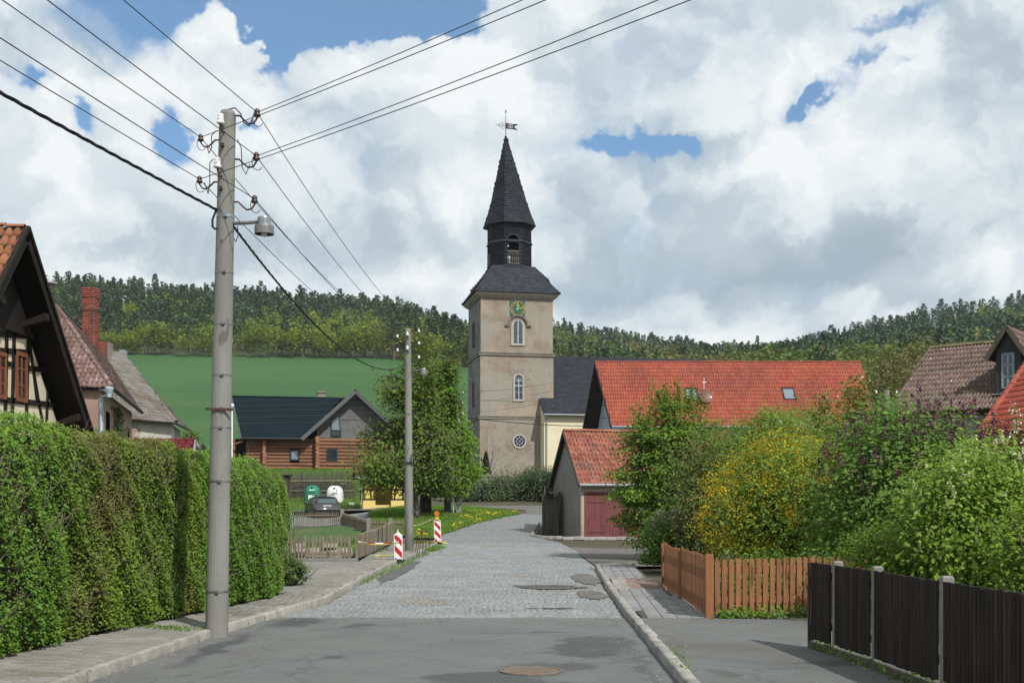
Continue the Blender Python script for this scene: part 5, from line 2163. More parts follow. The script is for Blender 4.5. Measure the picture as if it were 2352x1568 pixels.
def shelter():
 z0 = 1.58
 Wd, D = 3.05, 2.3
 ze, zr = 3.95, 5.42
 root = thing('bus_shelter', 'small yellow half-timbered bus shelter with dark red roof behind the trees', 'bus shelter', BS(1.5, 1, z0))
 so0, _ = BS.see(862, 1150)
 so1, _ = BS.see(898, 1150)
 _, zpl = BS.see(850, 1148)
 for a, b, nm in ((0, so0, 'plinth'), (so1, Wd, 'plinth')):
  mb = MB()
  BS.box(mb, a, b, -.03, .25, z0 - .3, zpl)
  mb.build(nm, M_yellow2, root)
 mb = MB()
 BS.box(mb, -.02, .25, .25, D, z0 - .3, zpl)
 BS.box(mb, .25, Wd, D - .25, D, z0 - .3, ze)
 BS.box(mb, Wd - .25, Wd, .25, D - .25, z0 - .3, ze)
 BS.box(mb, 0, Wd, .25, D - .25, z0 - .3, z0 + .05)
 mb.build('wall', M_yellow2, root)
 # infill panels
 for a, b in ((.05, so0 - .05), (so1 + .05, Wd - .05)):
  mb = MB()
  BS.box(mb, a, b, .02, .14, zpl, ze)
  mb.build('infill', M_yellow, root)
 mb = MB()
 BS.box(mb, .02, .14, .14, D - .02, zpl, ze)
 mb.build('infill', M_yellow, root)
 tim = []
 zm, zh = zpl + (ze - zpl) * .42, zpl + (ze - zpl) * .80
 for a, b in ((0.0, so0), (so1, Wd)):
  w = b - a
  tim += [((a + .07, zpl), (a + .07, ze)), ((b - .07, zpl), (b - .07, ze)), ((a, zpl + .06), (b, zpl + .06)), ((a, zm), (b, zm)), ((a, ze - .1), (b, ze - .1))]
  lo, hi = (a + w * .72, a + w * .38) if a == 0 else (a + w * .25, a + w * .55)
  tim.append(((lo, zpl), (hi, ze - .1)))
 tim.append(((so0, ze - .1), (so1, ze - .1)))
 for (s0, za), (s1, zb_) in tim:
  mb = MB()
  mb.bar(BS(s0, .0, za), BS(s1, .0, zb_), .10, .12, up=BS.v)
  mb.build('timber', M_darkwood, root)
 for (t0, za), (t1, zb_) in (((.1, zpl + .06), (D, zpl + .06)), ((.1, zm), (D, zm)), ((D * .5, zpl), (D * .5, ze)), ((D - .06, zpl), (D - .06, ze)), ((.1, ze - .1), (D, ze - .1))):
  mb = MB()
  mb.bar(BS(0.0, t0, za), BS(0.0, t1, zb_), .12, .12, up=BS.u)
  mb.build('timber', M_darkwood, root)
 mb = MB()
 mb.bar(BS(so0 + .2, 1.7, z0 + .5), BS(so1 - .2, 1.7, z0 + .5), .35, .05)
 mb.build('bench', M_darkwood, root)
 tr = D / 2
 A, B = BS(-.62, -.42, ze - .32), BS(Wd + .5, -.42, ze - .32)
 R1, R2 = BS(-.62, tr, zr), BS(Wd + .5, tr, zr)
 A2, B2 = BS(-.62, D + .42, ze - .32), BS(Wd + .5, D + .42, ze - .32)
 d1, _ = deck(root, [A, B, R2, R1], .07, M_darkwood)
 deck(root, [A2, B2, R2, R1], .07, M_darkwood, 'back_roof')
 m, _ = tile_field([A, B, R2, R1], .18, .20, .005, 1.12)
 pieces('roof_tile', flat_tile_base(.1), m, material('dark red plain tile', (0.100, 0.030, 0.028), (0.13, 0.04, 0.036), 2, island=.2), d1)
 mb = MB()
 mb.prism([BS(-.08, .1, ze - .1), BS(-.08, D - .1, ze - .1), BS(-.08, tr, zr - .15)], BS.u * .1)
 mb.build('gable_boarding', M_darkwood, root)
 mb = MB()
 mb.tube([A + Vector((0, -.06, 0)), B + Vector((0, -.06, 0))], .05, 6)
 mb.tube([BS(-.15, -.44, ze - .36), BS(-.12, -.1, ze - .6), BS(-.12, -.09, z0 + .2), BS(-.22, -.25, z0 + .08)], .04, 6)
 mb.build('gutter', M_zinc, root)


shelter()

# ================================================================ half-timbered house on the left
HW = -9.5                                            # plane of the gable wall
M_infill = material('cream timber infill', (0.60, 0.525, 0.375), (0.66, 0.58, 0.425), 2, rough=0.95, bump=0.004, bscale=30)
M_frame = material('black brown frame timber', (0.014, 0.012, 0.010), (0.022, 0.018, 0.015), 5, rough=0.7, spec=0.15)
M_winbrown = material('brown window frame', (0.185, 0.062, 0.028), (0.22, 0.08, 0.036), 5, rough=0.6)
M_soffit = material('dark soffit boarding', (0.010, 0.007, 0.006), (0.015, 0.010, 0.008), 4, rough=0.8)


def gw(cx, cy, x=HW):
 """gable plane point from picture direction (px of the 0.39 crop grid)"""
 dx, dy = cx * .3906, 459.4 + cy * .3906
 Y = x * F / (dx - CX)
 return Vector((x, Y, EYE + (HY - dy) / F * Y))


def timber_house():
 root = thing('half_timbered_house', 'cream half-timbered house with dark overhanging gable behind the hedge', 'house', (-12.5, 22, .1))
 ap = gw(150, 125, -9.0) - Vector((0, 0, .11))
 be = gw(530, 1367, -9.0)
 fe = Vector((-9.0, 2 * ap.y - be.y, be.z))
 x0 = -17.0
 ov = .55
 yb, yf = be.y - .45, fe.y + .45
 zev = be.z + .15
 mb = MB()
 sl = (ap.z - be.z) / (be.y - ap.y)
 pr = [(yf, 0), (yb, 0), (yb, zev - .05), (ap.y, ap.z - .35), (yf, zev - .05)]
 mb.prism([Vector((HW, y, z)) for y, z in pr], (x0 - HW, 0, 0))
 mb.build('wall', M_infill, root)
 # roof: front and back slope
 d1, n1 = deck(root, [(x0, fe.y, fe.z), (-9, fe.y, fe.z), tuple(ap), (x0, ap.y, ap.z)], .10, M_soffit, 'front_roof')
 d2, n2 = deck(root, [(x0, be.y, be.z), (-9, be.y, be.z), tuple(ap), (x0, ap.y, ap.z)], .10, M_soffit, 'back_roof')
 m, _ = tile_field([(x0, fe.y, fe.z), (-9, fe.y, fe.z), tuple(ap), (x0, ap.y, ap.z)], .155, .28, .008, 1.12)
 pieces('roof_tile', pantile_base(5, .07, .07), m, M_oldorange, d1)
 ridge_pieces('ridge_tile', Vector((x0, ap.y, ap.z + .03)), ap + Vector((-.02, 0, .03)), .34, .075, M_oldorange, d1)
 mb = MB()
 for e in (fe, be):
  sg = -1 if e is fe else 1
  mb.bar(e + Vector((.02, 0, -.13)), ap + Vector((.02, 0, -.13)), .05, .22, up=(0, sg, 1))
  mb.bar(e + Vector((.05, 0, .0)), ap + Vector((.05, 0, .0)), .07, .07, up=(0, sg, 1))
 mb.build('barge_board', M_frame, root)
 # boarded gable top and soffit brackets
 zt_ = gw(60, 775).z
 f = lambda z: ((ap.z - .35 - z) / sl)
 mb = MB()
 mb.prism([Vector((HW + .03, ap.y - f(zt_), zt_)), Vector((HW + .03, ap.y + f(zt_), zt_)), Vector((HW + .03, ap.y, ap.z - .38))], (.05, 0, 0))
 mb.build('gable_boarding', M_soffit, root)
 for cy in (760, 1275):
  z = gw(300, cy).z
  for sg in (-1, 1):
   y = ap.y + sg * max(f(z) - .12, .0)
   mb = MB()
   mb.hexa([Vector(q) for q in ((HW, y - .1, z - .22), (HW, y + .1, z - .22), (HW, y + .1, z - .12), (HW, y - .1, z - .12), (-8.98, y - .1, z - .06), (-8.98, y + .1, z - .06), (-8.98, y + .1, z + .08), (-8.98, y - .1, z + .08))])
   mb.build('purlin_end', M_frame, root)
 # timbers (picture grid of the gable)
 T = [((36, 780), (26, 1330), .17), ((80, 780), (66, 1330), .17), ((163, 800), (150, 1345), .17),
   ((-60, 880), (165, 895), .17), ((-60, 955), (75, 965), .15), ((150, 985), (275, 1000), .17), ((-60, 1165), (330, 1205), .18), ((-60, 780), (200, 800), .2),
   ((170, 830), (215, 1190), .12), ((195, 1010), (225, 1190), .11), ((280, 1050), (268, 1360), .14), ((225, 1200), (262, 1370), .12), ((285, 1060), (335, 1225), .12),
   ((-60, 1155), (25, 1160), .12)]
 for a, b, w in T:
  p, q = gw(*a), gw(*b)
  mb = MB()
  mb.bar(p + Vector((.004, 0, 0)), q + Vector((.004, 0, 0)), .05, w * .62, up=(q - p).cross(Vector((1, 0, 0))))
  mb.build('timber', M_frame, root)
 for (a, b) in (((88, 905), (152, 1180)), ((-40, 900), (28, 1160))):
  p, q = gw(*a), gw(*b)
  y0, y1, z0, z1 = p.y, q.y, gw(a[0], b[1]).z, gw(b[0], a[1]).z
  WF = Frame(HW, 0, 90)
  mb = MB()
  ring_prism(mb, WF, [(y0, z0), (y1, z0), (y1, z1), (y0, z1)], [(y0 + .06, z0 + .08), (y1 - .06, z0 + .08), (y1 - .06, z1 - .08), (y0 + .06, z1 - .08)], -.045, .0)
  ym = (y0 + y1) / 2
  WF.box(mb, ym - .02, ym + .02, -.035, -.0, z0 + .1, z1 - .1)
  for k in (1, 2):
   z = z0 + (z1 - z0) * k / 3
   WF.box(mb, y0 + .1, y1 - .1, -.03, -.0, z - .015, z + .015)
  f_ = mb.build('window', M_winbrown, root)
  mb = MB()
  WF.box(mb, y0 + .055, y1 - .055, -.018, -.004, z0 + .07, z1 - .07)
  mb.build('pane', M_glass, f_)
 mb = MB()
 q = P(112, 645, 25.5)
 mb.lathe((q.x - .1, q.y, q.z - .4), [(.05, -.5), (.05, .3), (.30, .33), (.02, .46)], 10)
 mb.build('vent_cowl', M_zinc, root)


timber_house()

# ================================================================ old farmhouse with the hip roof
M_oldbrick = material('worn pink plaster', (0.285, 0.185, 0.150), (0.345, 0.235, 0.190), 1.4, rough=0.95, bump=0.012, bscale=14, c3=(0.27, 0.235, 0.185), c3_scale=0.7, spots=(0.42, 0.34, 0.27), spot_scale=5, spot_cut=0.66)
M_brick = material('red brick', (0.215, 0.062, 0.042), (0.265, 0.080, 0.055), 5, rough=0.92, island=0.22, c3=(0.10, 0.045, 0.036), c3_scale=1.5)


def farmhouse():
 R1, R2 = P(130, 702, 43.5), P(231, 818, 56)
 R2.z = R1.z
 E1, E2 = P(257, 889, 40), P(341, 937, 48.6)
 _r = (R2 - R1) / (R2.y - R1.y)
 E2 = E1 + _r * 10.3
 E2.z = E1.z
 E0 = Vector((E1.x - 9.5, E1.y - .3, E1.z))
 root = thing('old_farmhouse', 'old farmhouse with purple brown hip roof and tall brick chimney', 'house', (-17, 46, .1))
 dirw = (E2 - E1).normalized()
 nout = Vector((dirw.y, -dirw.x, 0))
 a, b = E1 - nout * .35 + dirw * .35, E2 - nout * .35 - dirw * .2
 a0 = Vector((E0.x + .3, a.y, 0))
 mb = MB()
 zt_ = E1.z - .06
 mb.prism([Vector((p.x, p.y, 0)) for p in (a0, a, b, Vector((b.x - 9, b.y + 1.6, 0)))], (0, 0, zt_))
 mb.build('wall', M_oldbrick, root)
 d1, _ = deck(root, [E1, E2, R2, R1], .08, M_darkwood, 'side_roof')
 m, _ = tile_field([E1, E2, R2, R1], .17, .26, .014, 1.12)
 pieces('roof_tile', pantile_base(4, .085, .10), m, M_purpletile, d1)
 d2, _ = deck(root, [E0, E1, R1], .08, M_darkwood, 'hip_roof')
 m, _ = tile_field([E0, E1, R1], .17, .26, .012, 1.12)
 pieces('roof_tile', pantile_base(4, .085, .10), m, M_purpletile, d2)
 deck(root, [Vector((E2.x - 8, E2.y + 1.5, E2.z)), E0, R1, R2], .08, M_darkwood, 'rear_roof')
 ridge_pieces('hip_tile', E1 + Vector((0, 0, .03)), R1 + Vector((0, 0, .03)), .36, .085, M_purpletile, d2)
 ridge_pieces('ridge_tile', R1 + Vector((0, 0, .03)), R2 + Vector((0, 0, .03)), .36, .085, M_purpletile, d1)
 mb = MB()
 mb.tube([E1 + nout * .05 + Vector((0, 0, -.05)), E2 + nout * .05 + Vector((0, 0, -.05))], .07, 8)
 mb.build('gutter', M_iron, root)
 c = P(251, 889, 39.6)
 mb = MB()
 g = P(233, 912, 40.2)
 mb.lathe(c - Vector((0, 0, .12)), [(.07, -.22), (.08, -.1), (.14, .06), (.14, .14)], 10)
 mb.tube([c - Vector((0, 0, .25)), Vector((g.x, g.y, g.z)), Vector((g.x, g.y, .3))], .065, 8)
 mb.build('downpipe', material('galvanised pipe', (0.40, 0.47, 0.52), (0.36, 0.43, 0.48), 5, rough=.5), root)
 # exposed stones at the corner
 stones_on(root, 'stone', Vector((a.x - 1.6, a.y, 0)), (1, 0, 0), 1.5, 2.3, 4.3, (0, -1, 0), .34, .15, M_rubble, .025, .75)
 # small openings of the side wall
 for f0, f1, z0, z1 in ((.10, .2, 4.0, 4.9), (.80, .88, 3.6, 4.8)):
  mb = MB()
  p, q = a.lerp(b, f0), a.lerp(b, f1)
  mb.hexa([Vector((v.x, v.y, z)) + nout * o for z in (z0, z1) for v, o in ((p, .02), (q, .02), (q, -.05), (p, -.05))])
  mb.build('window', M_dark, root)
 # chimney of bricks
 Yc = 49.5
 p0, p1 = P(187.5, 815, Yc), P(217.5, 815, Yc)
 zt2 = P(200, 661, Yc).z
 w = p1.x - p0.x
 ch = MB()
 ch.box((p0.x + .015, Yc, 6.2), (p1.x - .015, Yc + w, zt2 - .02))
 cc = ch.build('chimney', M_mortar, root)
 M = []
 z, k = 7.2, 0
 while z < zt2:
  o = .13 * (k % 2)
  cap = .03 if z > zt2 - .4 else 0
  for ax in (0, 1):
   x = -o
   while x < w:
    x0_, x1_ = max(x, 0), min(x + .26, w)
    if x1_ - x0_ > .05:
     L = (x1_ - x0_) * .94
     m_ = (x0_ + x1_) / 2
     jit = rng.uniform(0, .012) + cap
     if ax == 0:
      M.append([[L, 0, 0, p0.x + m_], [0, 0, -(.045 + jit), Yc + .03], [0, .070, 0, z + .035], [0, 0, 0, 1]])
     else:
      M.append([[0, 0, .045 + jit, p1.x - .03], [L, 0, 0, Yc + m_], [0, .070, 0, z + .035], [0, 0, 0, 1]])
    x += .26
  z += .081
  k += 1
 pieces('brick', brick_base(.95), M, M_brick, cc)
 mb = MB()
 zb_ = P(200, 714, Yc).z
 mb.box((p0.x - .03, Yc - .03, zb_), (p1.x + .03, Yc + w + .03, zb_ + .06))
 q = P(150, 728, 47)
 mb.tube([Vector((p0.x, Yc, zb_)), q], .03, 5)
 mb.tube([Vector((p0.x, Yc + .3, zb_ - .05)), q + Vector((.1, .2, -.15))], .03, 5)
 mb.build('chimney_brace', M_iron, root)
 return a, b, nout


fa, fb, fn = farmhouse()


def slate_house():
 A, B = P(322, 964, 58), P(404, 961.5, 60)
 B.z = A.z
 T1, T2 = P(232, 800, 66), P(280, 822, 68)
 T1.z = T2.z = P(255, 812, 67).z
 C = P(436, 979, 66)
 C.z = A.z
 root = thing('grey_roofed_house', 'low house with grey tiled roof and whitewashed wall left of the green field', 'house', (-17, 62, .3))
 A0 = A + (A - B).normalized() * 5
 mb = MB()
 w0, w1, w2 = A0 + Vector((0, .35, -.05)), B + Vector((-.3, .3, -.05)), C + Vector((-.45, -.3, -.05))
 mb.prism([Vector((p.x, p.y, 0)) for p in (w0, w1, w2, Vector((w0.x, w2.y + 2, 0)))], (0, 0, A.z - .05))
 mb.build('wall', material('flaking whitewash', (0.42, 0.39, 0.35), (0.50, 0.47, 0.43), 2, rough=.95, c3=(0.30, 0.22, 0.175), c3_scale=.6, c3_cut=(.5, .56)), root)
 d1, _ = deck(root, [A0, B, T2, T1 + (A0 - A)], .09, M_darkwood)
 m, _ = tile_field([A0, B, T2, T1 + (A0 - A)], .24, .36, .014, 1.12)
 pieces('roof_tile', pantile_base(3, .06, .09), m, M_greytile, d1)
 d2, _ = deck(root, [B, C, T2], .09, M_darkwood, 'hip_roof')
 m, _ = tile_field([B, C, T2], .24, .36, .014, 1.12)
 pieces('roof_tile', pantile_base(3, .06, .09), m, M_greytile, d2)
 ridge_pieces('hip_tile', B + Vector((0, 0, .04)), T2 + Vector((0, 0, .04)), .4, .13, M_greytile, d2)
 mb = MB()
 mb.tube([A + Vector((0, -.06, -.04)), B + Vector((0, -.06, -.04)), C + Vector((.05, 0, -.04))], .06, 6)
 mb.build('gutter', M_iron, root)
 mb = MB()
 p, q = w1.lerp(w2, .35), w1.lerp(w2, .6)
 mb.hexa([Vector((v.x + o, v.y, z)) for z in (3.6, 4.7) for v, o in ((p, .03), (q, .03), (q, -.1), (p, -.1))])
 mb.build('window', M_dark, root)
 mb = MB()
 c = P(286, 818, 70)
 mb.box((c.x - .25, c.y - .2, c.z - 1.2), (c.x + .1, c.y + .2, c.z + .35))
 mb.build('chimney', M_zinc, root)
 # brick-capped chimneys on the ridge behind
 mb = MB()
 c = P(228, 800, 64)
 mb.box((c.x - .3, c.y - .2, c.z - 1.5), (c.x + .35, c.y + .3, c.z + .35))
 mb.build('chimney', M_brick, root)
 c = P(247, 800, 66)
 mb = MB()
 mb.box((c.x - .25, c.y - .2, c.z - 1.5), (c.x + .2, c.y + .3, c.z + .3))
 mb.build('chimney', M_greytile, root)


slate_house()


def red_shed():
 p = lambda x, y, Y: P(x, y, Y)
 A, B = p(225, 1047, 29), p(443, 1047, 29)
 R1, R2 = p(232, 1019, 30.2), p(446, 1011.5, 30.2)
 R1.z = R2.z
 A.z = B.z
 C1, C2 = Vector((R1.x, 31.4, A.z)), Vector((R2.x + .05, 31.4, A.z))
 root = thing('garden_shed', 'garden shed with wine red metal tile roof showing above the hedge', 'shed', ((A.x + B.x) / 2, 30.2, .1))
 M_wine = material('wine red sheet', (0.100, 0.014, 0.018), (0.125, 0.017, 0.022), 3, rough=.6, spec=.15)
 mb = MB()
 mb.prism([Vector((A.x + .2, 29.3, .1)), Vector((B.x - .2, 29.3, .1)), Vector((B.x - .2, 31.1, .1)), Vector((A.x + .2, 31.1, .1))], (0, 0, A.z - .12))
 mb.build('wall', M_boards, root)
 d1, _ = deck(root, [A, B, R2, R1], .05, M_wine)
 m, _ = tile_field([A, B, R2, R1], .20, .30, .001, 1.08)
 pieces('roof_sheet', pantile_base(4, .10, .12), m, M_wine, d1, 160)
 deck(root, [C1, C2, R2, R1], .05, M_wine, 'back_roof')
 ridge_pieces('ridge_cap', R1 + Vector((0, 0, .02)), R2 + Vector((0, 0, .02)), .5, .07, M_wine, d1)
 mb = MB()
 for q in (B, C2):
  mb.bar(q + Vector((.03, 0, -.04)), R2 + Vector((.03, 0, -.04)), .03, .14, up=(0, -1 if q is B else 1, 1))
 mb.build('barge_board', M_zinc, root)
 mb = MB()
 mb.prism([Vector((B.x - .1, 29.2, A.z - .1)), Vector((B.x - .1, 31.2, A.z - .1)), Vector((B.x - .1, 30.2, R2.z - .08))], (.06, 0, 0))
 mb.build('gable_boarding', M_darkwood, root)


red_shed()

# ================================================================ houses on the right
def brown_house():
 zr = P(2138, 800, 52).z
 R1, R2 = P(2138, 800, 52), P(2560, 760, 52)
 k = (HY - 762) / F
 R2 = Vector(((2560 - CX) / F * 47.3, 47.3, zr))
 A = P(2040, 950, 47.5)
 ru = (R2 - R1).normalized()
 B = A + ru * 10.5
 root = thing('brown_roofed_house', 'house with lichen spotted brown tile roof and a gabled dormer', 'house', (20, 50, .1))
 d1, n = deck(root, [A, B, R2, R1], .09, M_darkwood)
 s0 = (A - A).length
 tl = 4.75 / 13.2
 # dormer footprint in roof coordinates
 m, (o, u, v, n) = tile_field([A, B, R2, R1], .15, (R1 - A).cross(ru).length / 13.0, .010, 1.12)

 def hit(dx, dy):
  kk = Vector(((dx - CX) / F, 1, (HY - dy) / F))
  c = Vector((0, 0, EYE))
  return c + kk * ((o - c).dot(n) / kk.dot(n))
 w0, w1 = hit(2287, 908), hit(2345, 903)
 pieces('roof_tile', pantile_base(4, .085, .10), m, M_browntile, d1)
 ridge_pieces('ridge_tile', R1 + Vector((0, 0, .03)), R2 + Vector((0, 0, .03)), .38, .14, material('mossy ridge tile', (0.16, 0.12, 0.075), (0.13, 0.11, 0.05), 6, island=.2), d1)
 mb = MB()
 mb.bar(A + Vector((-.05, 0, -.06)), R1 + Vector((-.05, 0, -.06)), .05, .2, up=n)
 mb.build('barge_board', M_boards, root)
 mb = MB()
 ins = ru * .6
 back = Vector((-ru.y, ru.x, 0))
 prof = lambda q: [q + back * .5 + Vector((0, 0, -.25)), q + back * 9 + Vector((0, 0, -.25))]
 a, b = A + ins, B - ins
 mb.prism([Vector((p.x, p.y, .1)) for p in (a + back * .45, b + back * .45, b + back * 8.5, a + back * 8.5)], (0, 0, A.z - .3))
 mb.build('wall', M_greywall, root)
 rb = R1 + back * 4.6 - Vector((0, 0, 3.4))
 deck(root, [rb, rb + (R2 - R1), R2, R1], .09, M_darkwood, 'back_roof')
 mb = MB()
 g0 = A + ins + back * .45
 mb.prism([Vector((g0.x, g0.y, A.z - .3)), (R1 + ins + Vector((0, 0, -.3))), g0 + back * 8.05 + Vector((0, 0, -.3))], ru * .2)
 mb.build('gable_wall', M_boards, root)
 # dormer: front faces out of the slope
 fn_ = Vector((ru.y, -ru.x, 0))
 c0, c1 = w0.copy(), w1.copy()
 c1 = c0 + ru * ((w1 - w0).dot(ru))
 wd = (c1 - c0).length
 zt_ = c0.z + 1.62
 zap = zt_ + .98
 dep = 3.2
 dm = MB()
 dm.prism([c0 - fn_ * 0, c1, Vector((c1.x, c1.y, zt_)), (c0 + c1) / 2 + Vector((0, 0, zap - .12 - c0.z)), Vector((c0.x, c0.y, zt_))], -fn_ * dep)
 dorm = dm.build('dormer', material('black stained boards', (0.030, 0.032, 0.030), (0.048, 0.048, 0.045), 5, stretch=(1, 1, .2)), root)
 mid = (c0 + c1) / 2
 for sg in (-1, 1):
  e = mid + ru * sg * (wd / 2 + .30) + fn_ * .22
  e.z = zt_ - .22
  ap_ = mid + fn_ * .22
  ap_.z = zap
  q = [e, e - fn_ * dep, ap_ - fn_ * dep, ap_]
  if sg > 0:
   q = q[::-1]
   q = [q[3], q[2], q[1], q[0]]
  dk = MB()
  nn = (q[1] - q[0]).cross(q[3] - q[0]).normalized()
  nn = nn if nn.z > 0 else -nn
  dk.prism(q, nn * .05)
  dk.bar(e + fn_ * .02, ap_ + fn_ * .02, .04, .16, up=nn)
  dr_ = dk.build('dormer_roof', M_boards, root)
  mm, _ = tile_field([q[0] + nn * .05, q[1] + nn * .05, q[2] + nn * .05, q[3] + nn * .05], .225, .33, .01, 1.12)
  pieces('roof_tile', pantile_base(4, .085, .1), mm, M_browntile, dr_)
 wa, wb = c0 + ru * .26 + fn_ * .01, c1 - ru * .26 + fn_ * .01
 z0, z1 = c0.z + .28, zt_ - .02
 wf = MB()
 M_oldblue = material('flaking blue frame', (0.19, 0.25, 0.29), (0.28, 0.33, 0.36), 14, rough=.9)
 L = (wb - wa).length
 for x in (0, L / 2, L):
  wf.bar(wa + ru * x + Vector((0, 0, z0 - wa.z)), wa + ru * x + Vector((0, 0, z1 - wa.z)), .07, .05, up=fn_)
 for z in (z0, z0 + (z1 - z0) * .32, z0 + (z1 - z0) * .66, z1):
  wf.bar(Vector((wa.x, wa.y, z)), Vector((wb.x, wb.y, z)), .05, .045, up=fn_) if 0 else wf.bar(Vector((wa.x, wa.y, z)), Vector((wb.x, wb.y, z)), .05, .05)
 win = wf.build('window', M_oldblue, dorm)
 pn = MB()
 pn.hexa([Vector((p.x, p.y, z)) + fn_ * o_ for z in (z0, z1) for p, o_ in ((wa, .008), (wb, .008), (wb, -.02), (wa, -.02))])
 pn.build('pane', M_glass, dorm)
 fl = MB()
 fl.bar(c0 + fn_ * .1 - ru * .1 + Vector((0, 0, .02)), c1 + fn_ * .1 + ru * .1 + Vector((0, 0, .02)), .3, .03)
 fl.build('flashing', M_zinc, dorm)


brown_house()


def red_house():
 zr_ = None
 A = P(2247, 1001, 30)
 B = Vector(((2420 - CX) / F * 27.2, 27.2, A.z))
 ru = (B - A).normalized()
 T1 = P(2364, 830, 33.5)
 T1b = T1 + ru * 6
 B = A + ru * 9
 root = thing('red_roofed_house', 'house corner with brick red tile roof and snow guard at the right edge', 'house', (15, 31, .1))
 d1, n = deck(root, [A, B, T1b, T1], .09, M_darkwood)
 rows = 7.6
 m, (o, u, v, n) = tile_field([A, B, T1b, T1], .15, .33, .008, 1.12)
 pieces('roof_tile', pantile_base(4, .10, .10), m, M_redtile2, d1)
 ridge_pieces('verge_tile', A + n * .05, T1 + n * .05, .34, .10, M_redtile2, d1)
 # shallower foot of the roof below the snow guard
 C = A - v * .0 + Vector((.05, -.35, -.36)) - ru * (-.35)
 D_ = C + ru * 8.5
 d2, n2 = deck(root, [C, D_, B, A + ru * .3], .09, M_darkwood, 'roof_foot')
 m, _ = tile_field([C, D_, B, A + ru * .3], .15, .24, .006, 1.12)
 pieces('roof_tile', pantile_base(4, .10, .10), m, M_redtile2, d2)
 M_guard = material('red guard steel', (0.16, 0.035, 0.025), (0.19, 0.045, 0.03), 8, rough=.6)
 base = A + ru * .5 + n * .12
 L = 7.5
 for zz in (.03, .23):
  g = MB()
  g.tube([base + n * zz, base + ru * L + n * zz], .016, 5)
  g.build('guard_rail', M_guard, root)
 for i in range(48):
  g = MB()
  p = base + ru * (L * i / 47)
  g.bar(p + n * .02, p + n * .24, .03 if i % 6 == 0 else .014, .014, up=ru)
  g.build('guard_bar', M_guard, root)
 back = Vector((-ru.y, ru.x, 0))
 mb = MB()
 w = [A + ru * .5 + back * .4, B + back * .4, B + back * 8, A + ru * .5 + back * 8]
 mb.prism([Vector((p.x, p.y, .1)) for p in w], (0, 0, A.z - .35))
 mb.build('wall', M_darkwood, root)
 q = A + back * 7.5
 deck(root, [q, q + ru * 9, T1b, T1], .09, M_darkwood, 'back_roof')
 mb = MB()
 mb.tube([C + Vector((0, -.06, -.02)), D_ + Vector((0, -.06, -.02))], .06, 6)
 mb.build('gutter', M_guard, root)


red_house()

# ================================================================ woods on the hills
M_pine = leaf_mat('pine needles', (0.027, 0.048, 0.020), (0.038, 0.064, 0.026), 0.08, 0.20, 0.05, 0.012, warm=1.1)
M_pine2 = leaf_mat('blue pine needles', (0.026, 0.051, 0.030), (0.036, 0.067, 0.038), 0.08, 0.20, 0.05, 0.012, warm=1.1)
M_broad = leaf_mat('young green leaves', (0.082, 0.118, 0.014), (0.105, 0.142, 0.018), 0.25, 0.30, 0.08, 0.015)
M_broad2 = leaf_mat('mid green leaves', (0.042, 0.075, 0.016), (0.056, 0.094, 0.020), 0.2, 0.30, 0.08, 0.015)
M_broad3 = leaf_mat('bronze green leaves', (0.055, 0.062, 0.022), (0.072, 0.074, 0.028), 0.2, 0.30, 0.08, 0.015)
M_bark = material('grey bark', (0.085, 0.072, 0.058), (0.13, 0.115, 0.095), 6, rough=0.95, bump=0.02, bscale=14, stretch=(1, 1, .25))
M_bark_dark = material('dark bark', (0.030, 0.024, 0.019), (0.050, 0.041, 0.033), 6, rough=0.95, bump=0.02, bscale=14, stretch=(1, 1, .25))
M_bark_pale = material('pale pine bark', (0.17, 0.12, 0.085), (0.22, 0.16, 0.115), 6, rough=0.95)
M_twig = material('brown twig', (0.060, 0.045, 0.032), (0.095, 0.075, 0.055), 6, rough=0.95)


def quads_from(cen, size, rg, up=0.6, shape=0.8):
 n = len(cen)
 nr = rg.normal(0, 1, (n, 3))
 nr[:, 2] = np.abs(nr[:, 2]) + up
 nr /= np.linalg.norm(nr, axis=1)[:, None]
 t = rg.normal(0, 1, (n, 3))
 t -= nr * (t * nr).sum(1)[:, None]
 t /= np.linalg.norm(t, axis=1)[:, None]
 s = np.cross(nr, t)
 L = (np.broadcast_to(size, (n,)) * rg.uniform(.6, 1.35, n))[:, None]
 return np.stack([cen - t * L * .5, cen + s * L * shape * .5 + nr * L * .1, cen + t * L * .5, cen - s * L * shape * .5 - nr * L * .08], 1)


def pine_crown(rg, n, q):
 """unit-height pine: open, layered, flat-topped"""
 nb = 13
 pts = []
 for b in range(nb):
  z = .34 + .64 * (b / (nb - 1)) ** .9
  r = .24 * (1 - ((z - .34) / .66) ** 1.7 * .82) * rg.uniform(.55, 1.2)
  a = rg.uniform(0, 6.28)
  for k in range(3):
   aa = a + k * 2.1 + rg.normal(0, .3)
   m = max(2, n // (nb * 3))
   f = rg.uniform(.15, 1, m) ** .7
   pts.append(np.stack([np.cos(aa) * r * f + rg.normal(0, .018, m), np.sin(aa) * r * f + rg.normal(0, .018, m), z + .03 * f + rg.normal(0, .013, m)], 1))
 return quads_from(np.concatenate(pts), q, rg, .9, .75)


def spruce_crown(rg, n, q):
 z = rg.uniform(.12, 1, n) ** .8
 r = .185 * (1.02 - z) * (1 + .25 * np.sin(z * 60)) * rg.uniform(.4, 1.05, n)
 a = rg.uniform(0, 6.28, n)
 return quads_from(np.stack([np.cos(a) * r, np.sin(a) * r, z - r * .25], 1), q, rg, .4, .6)


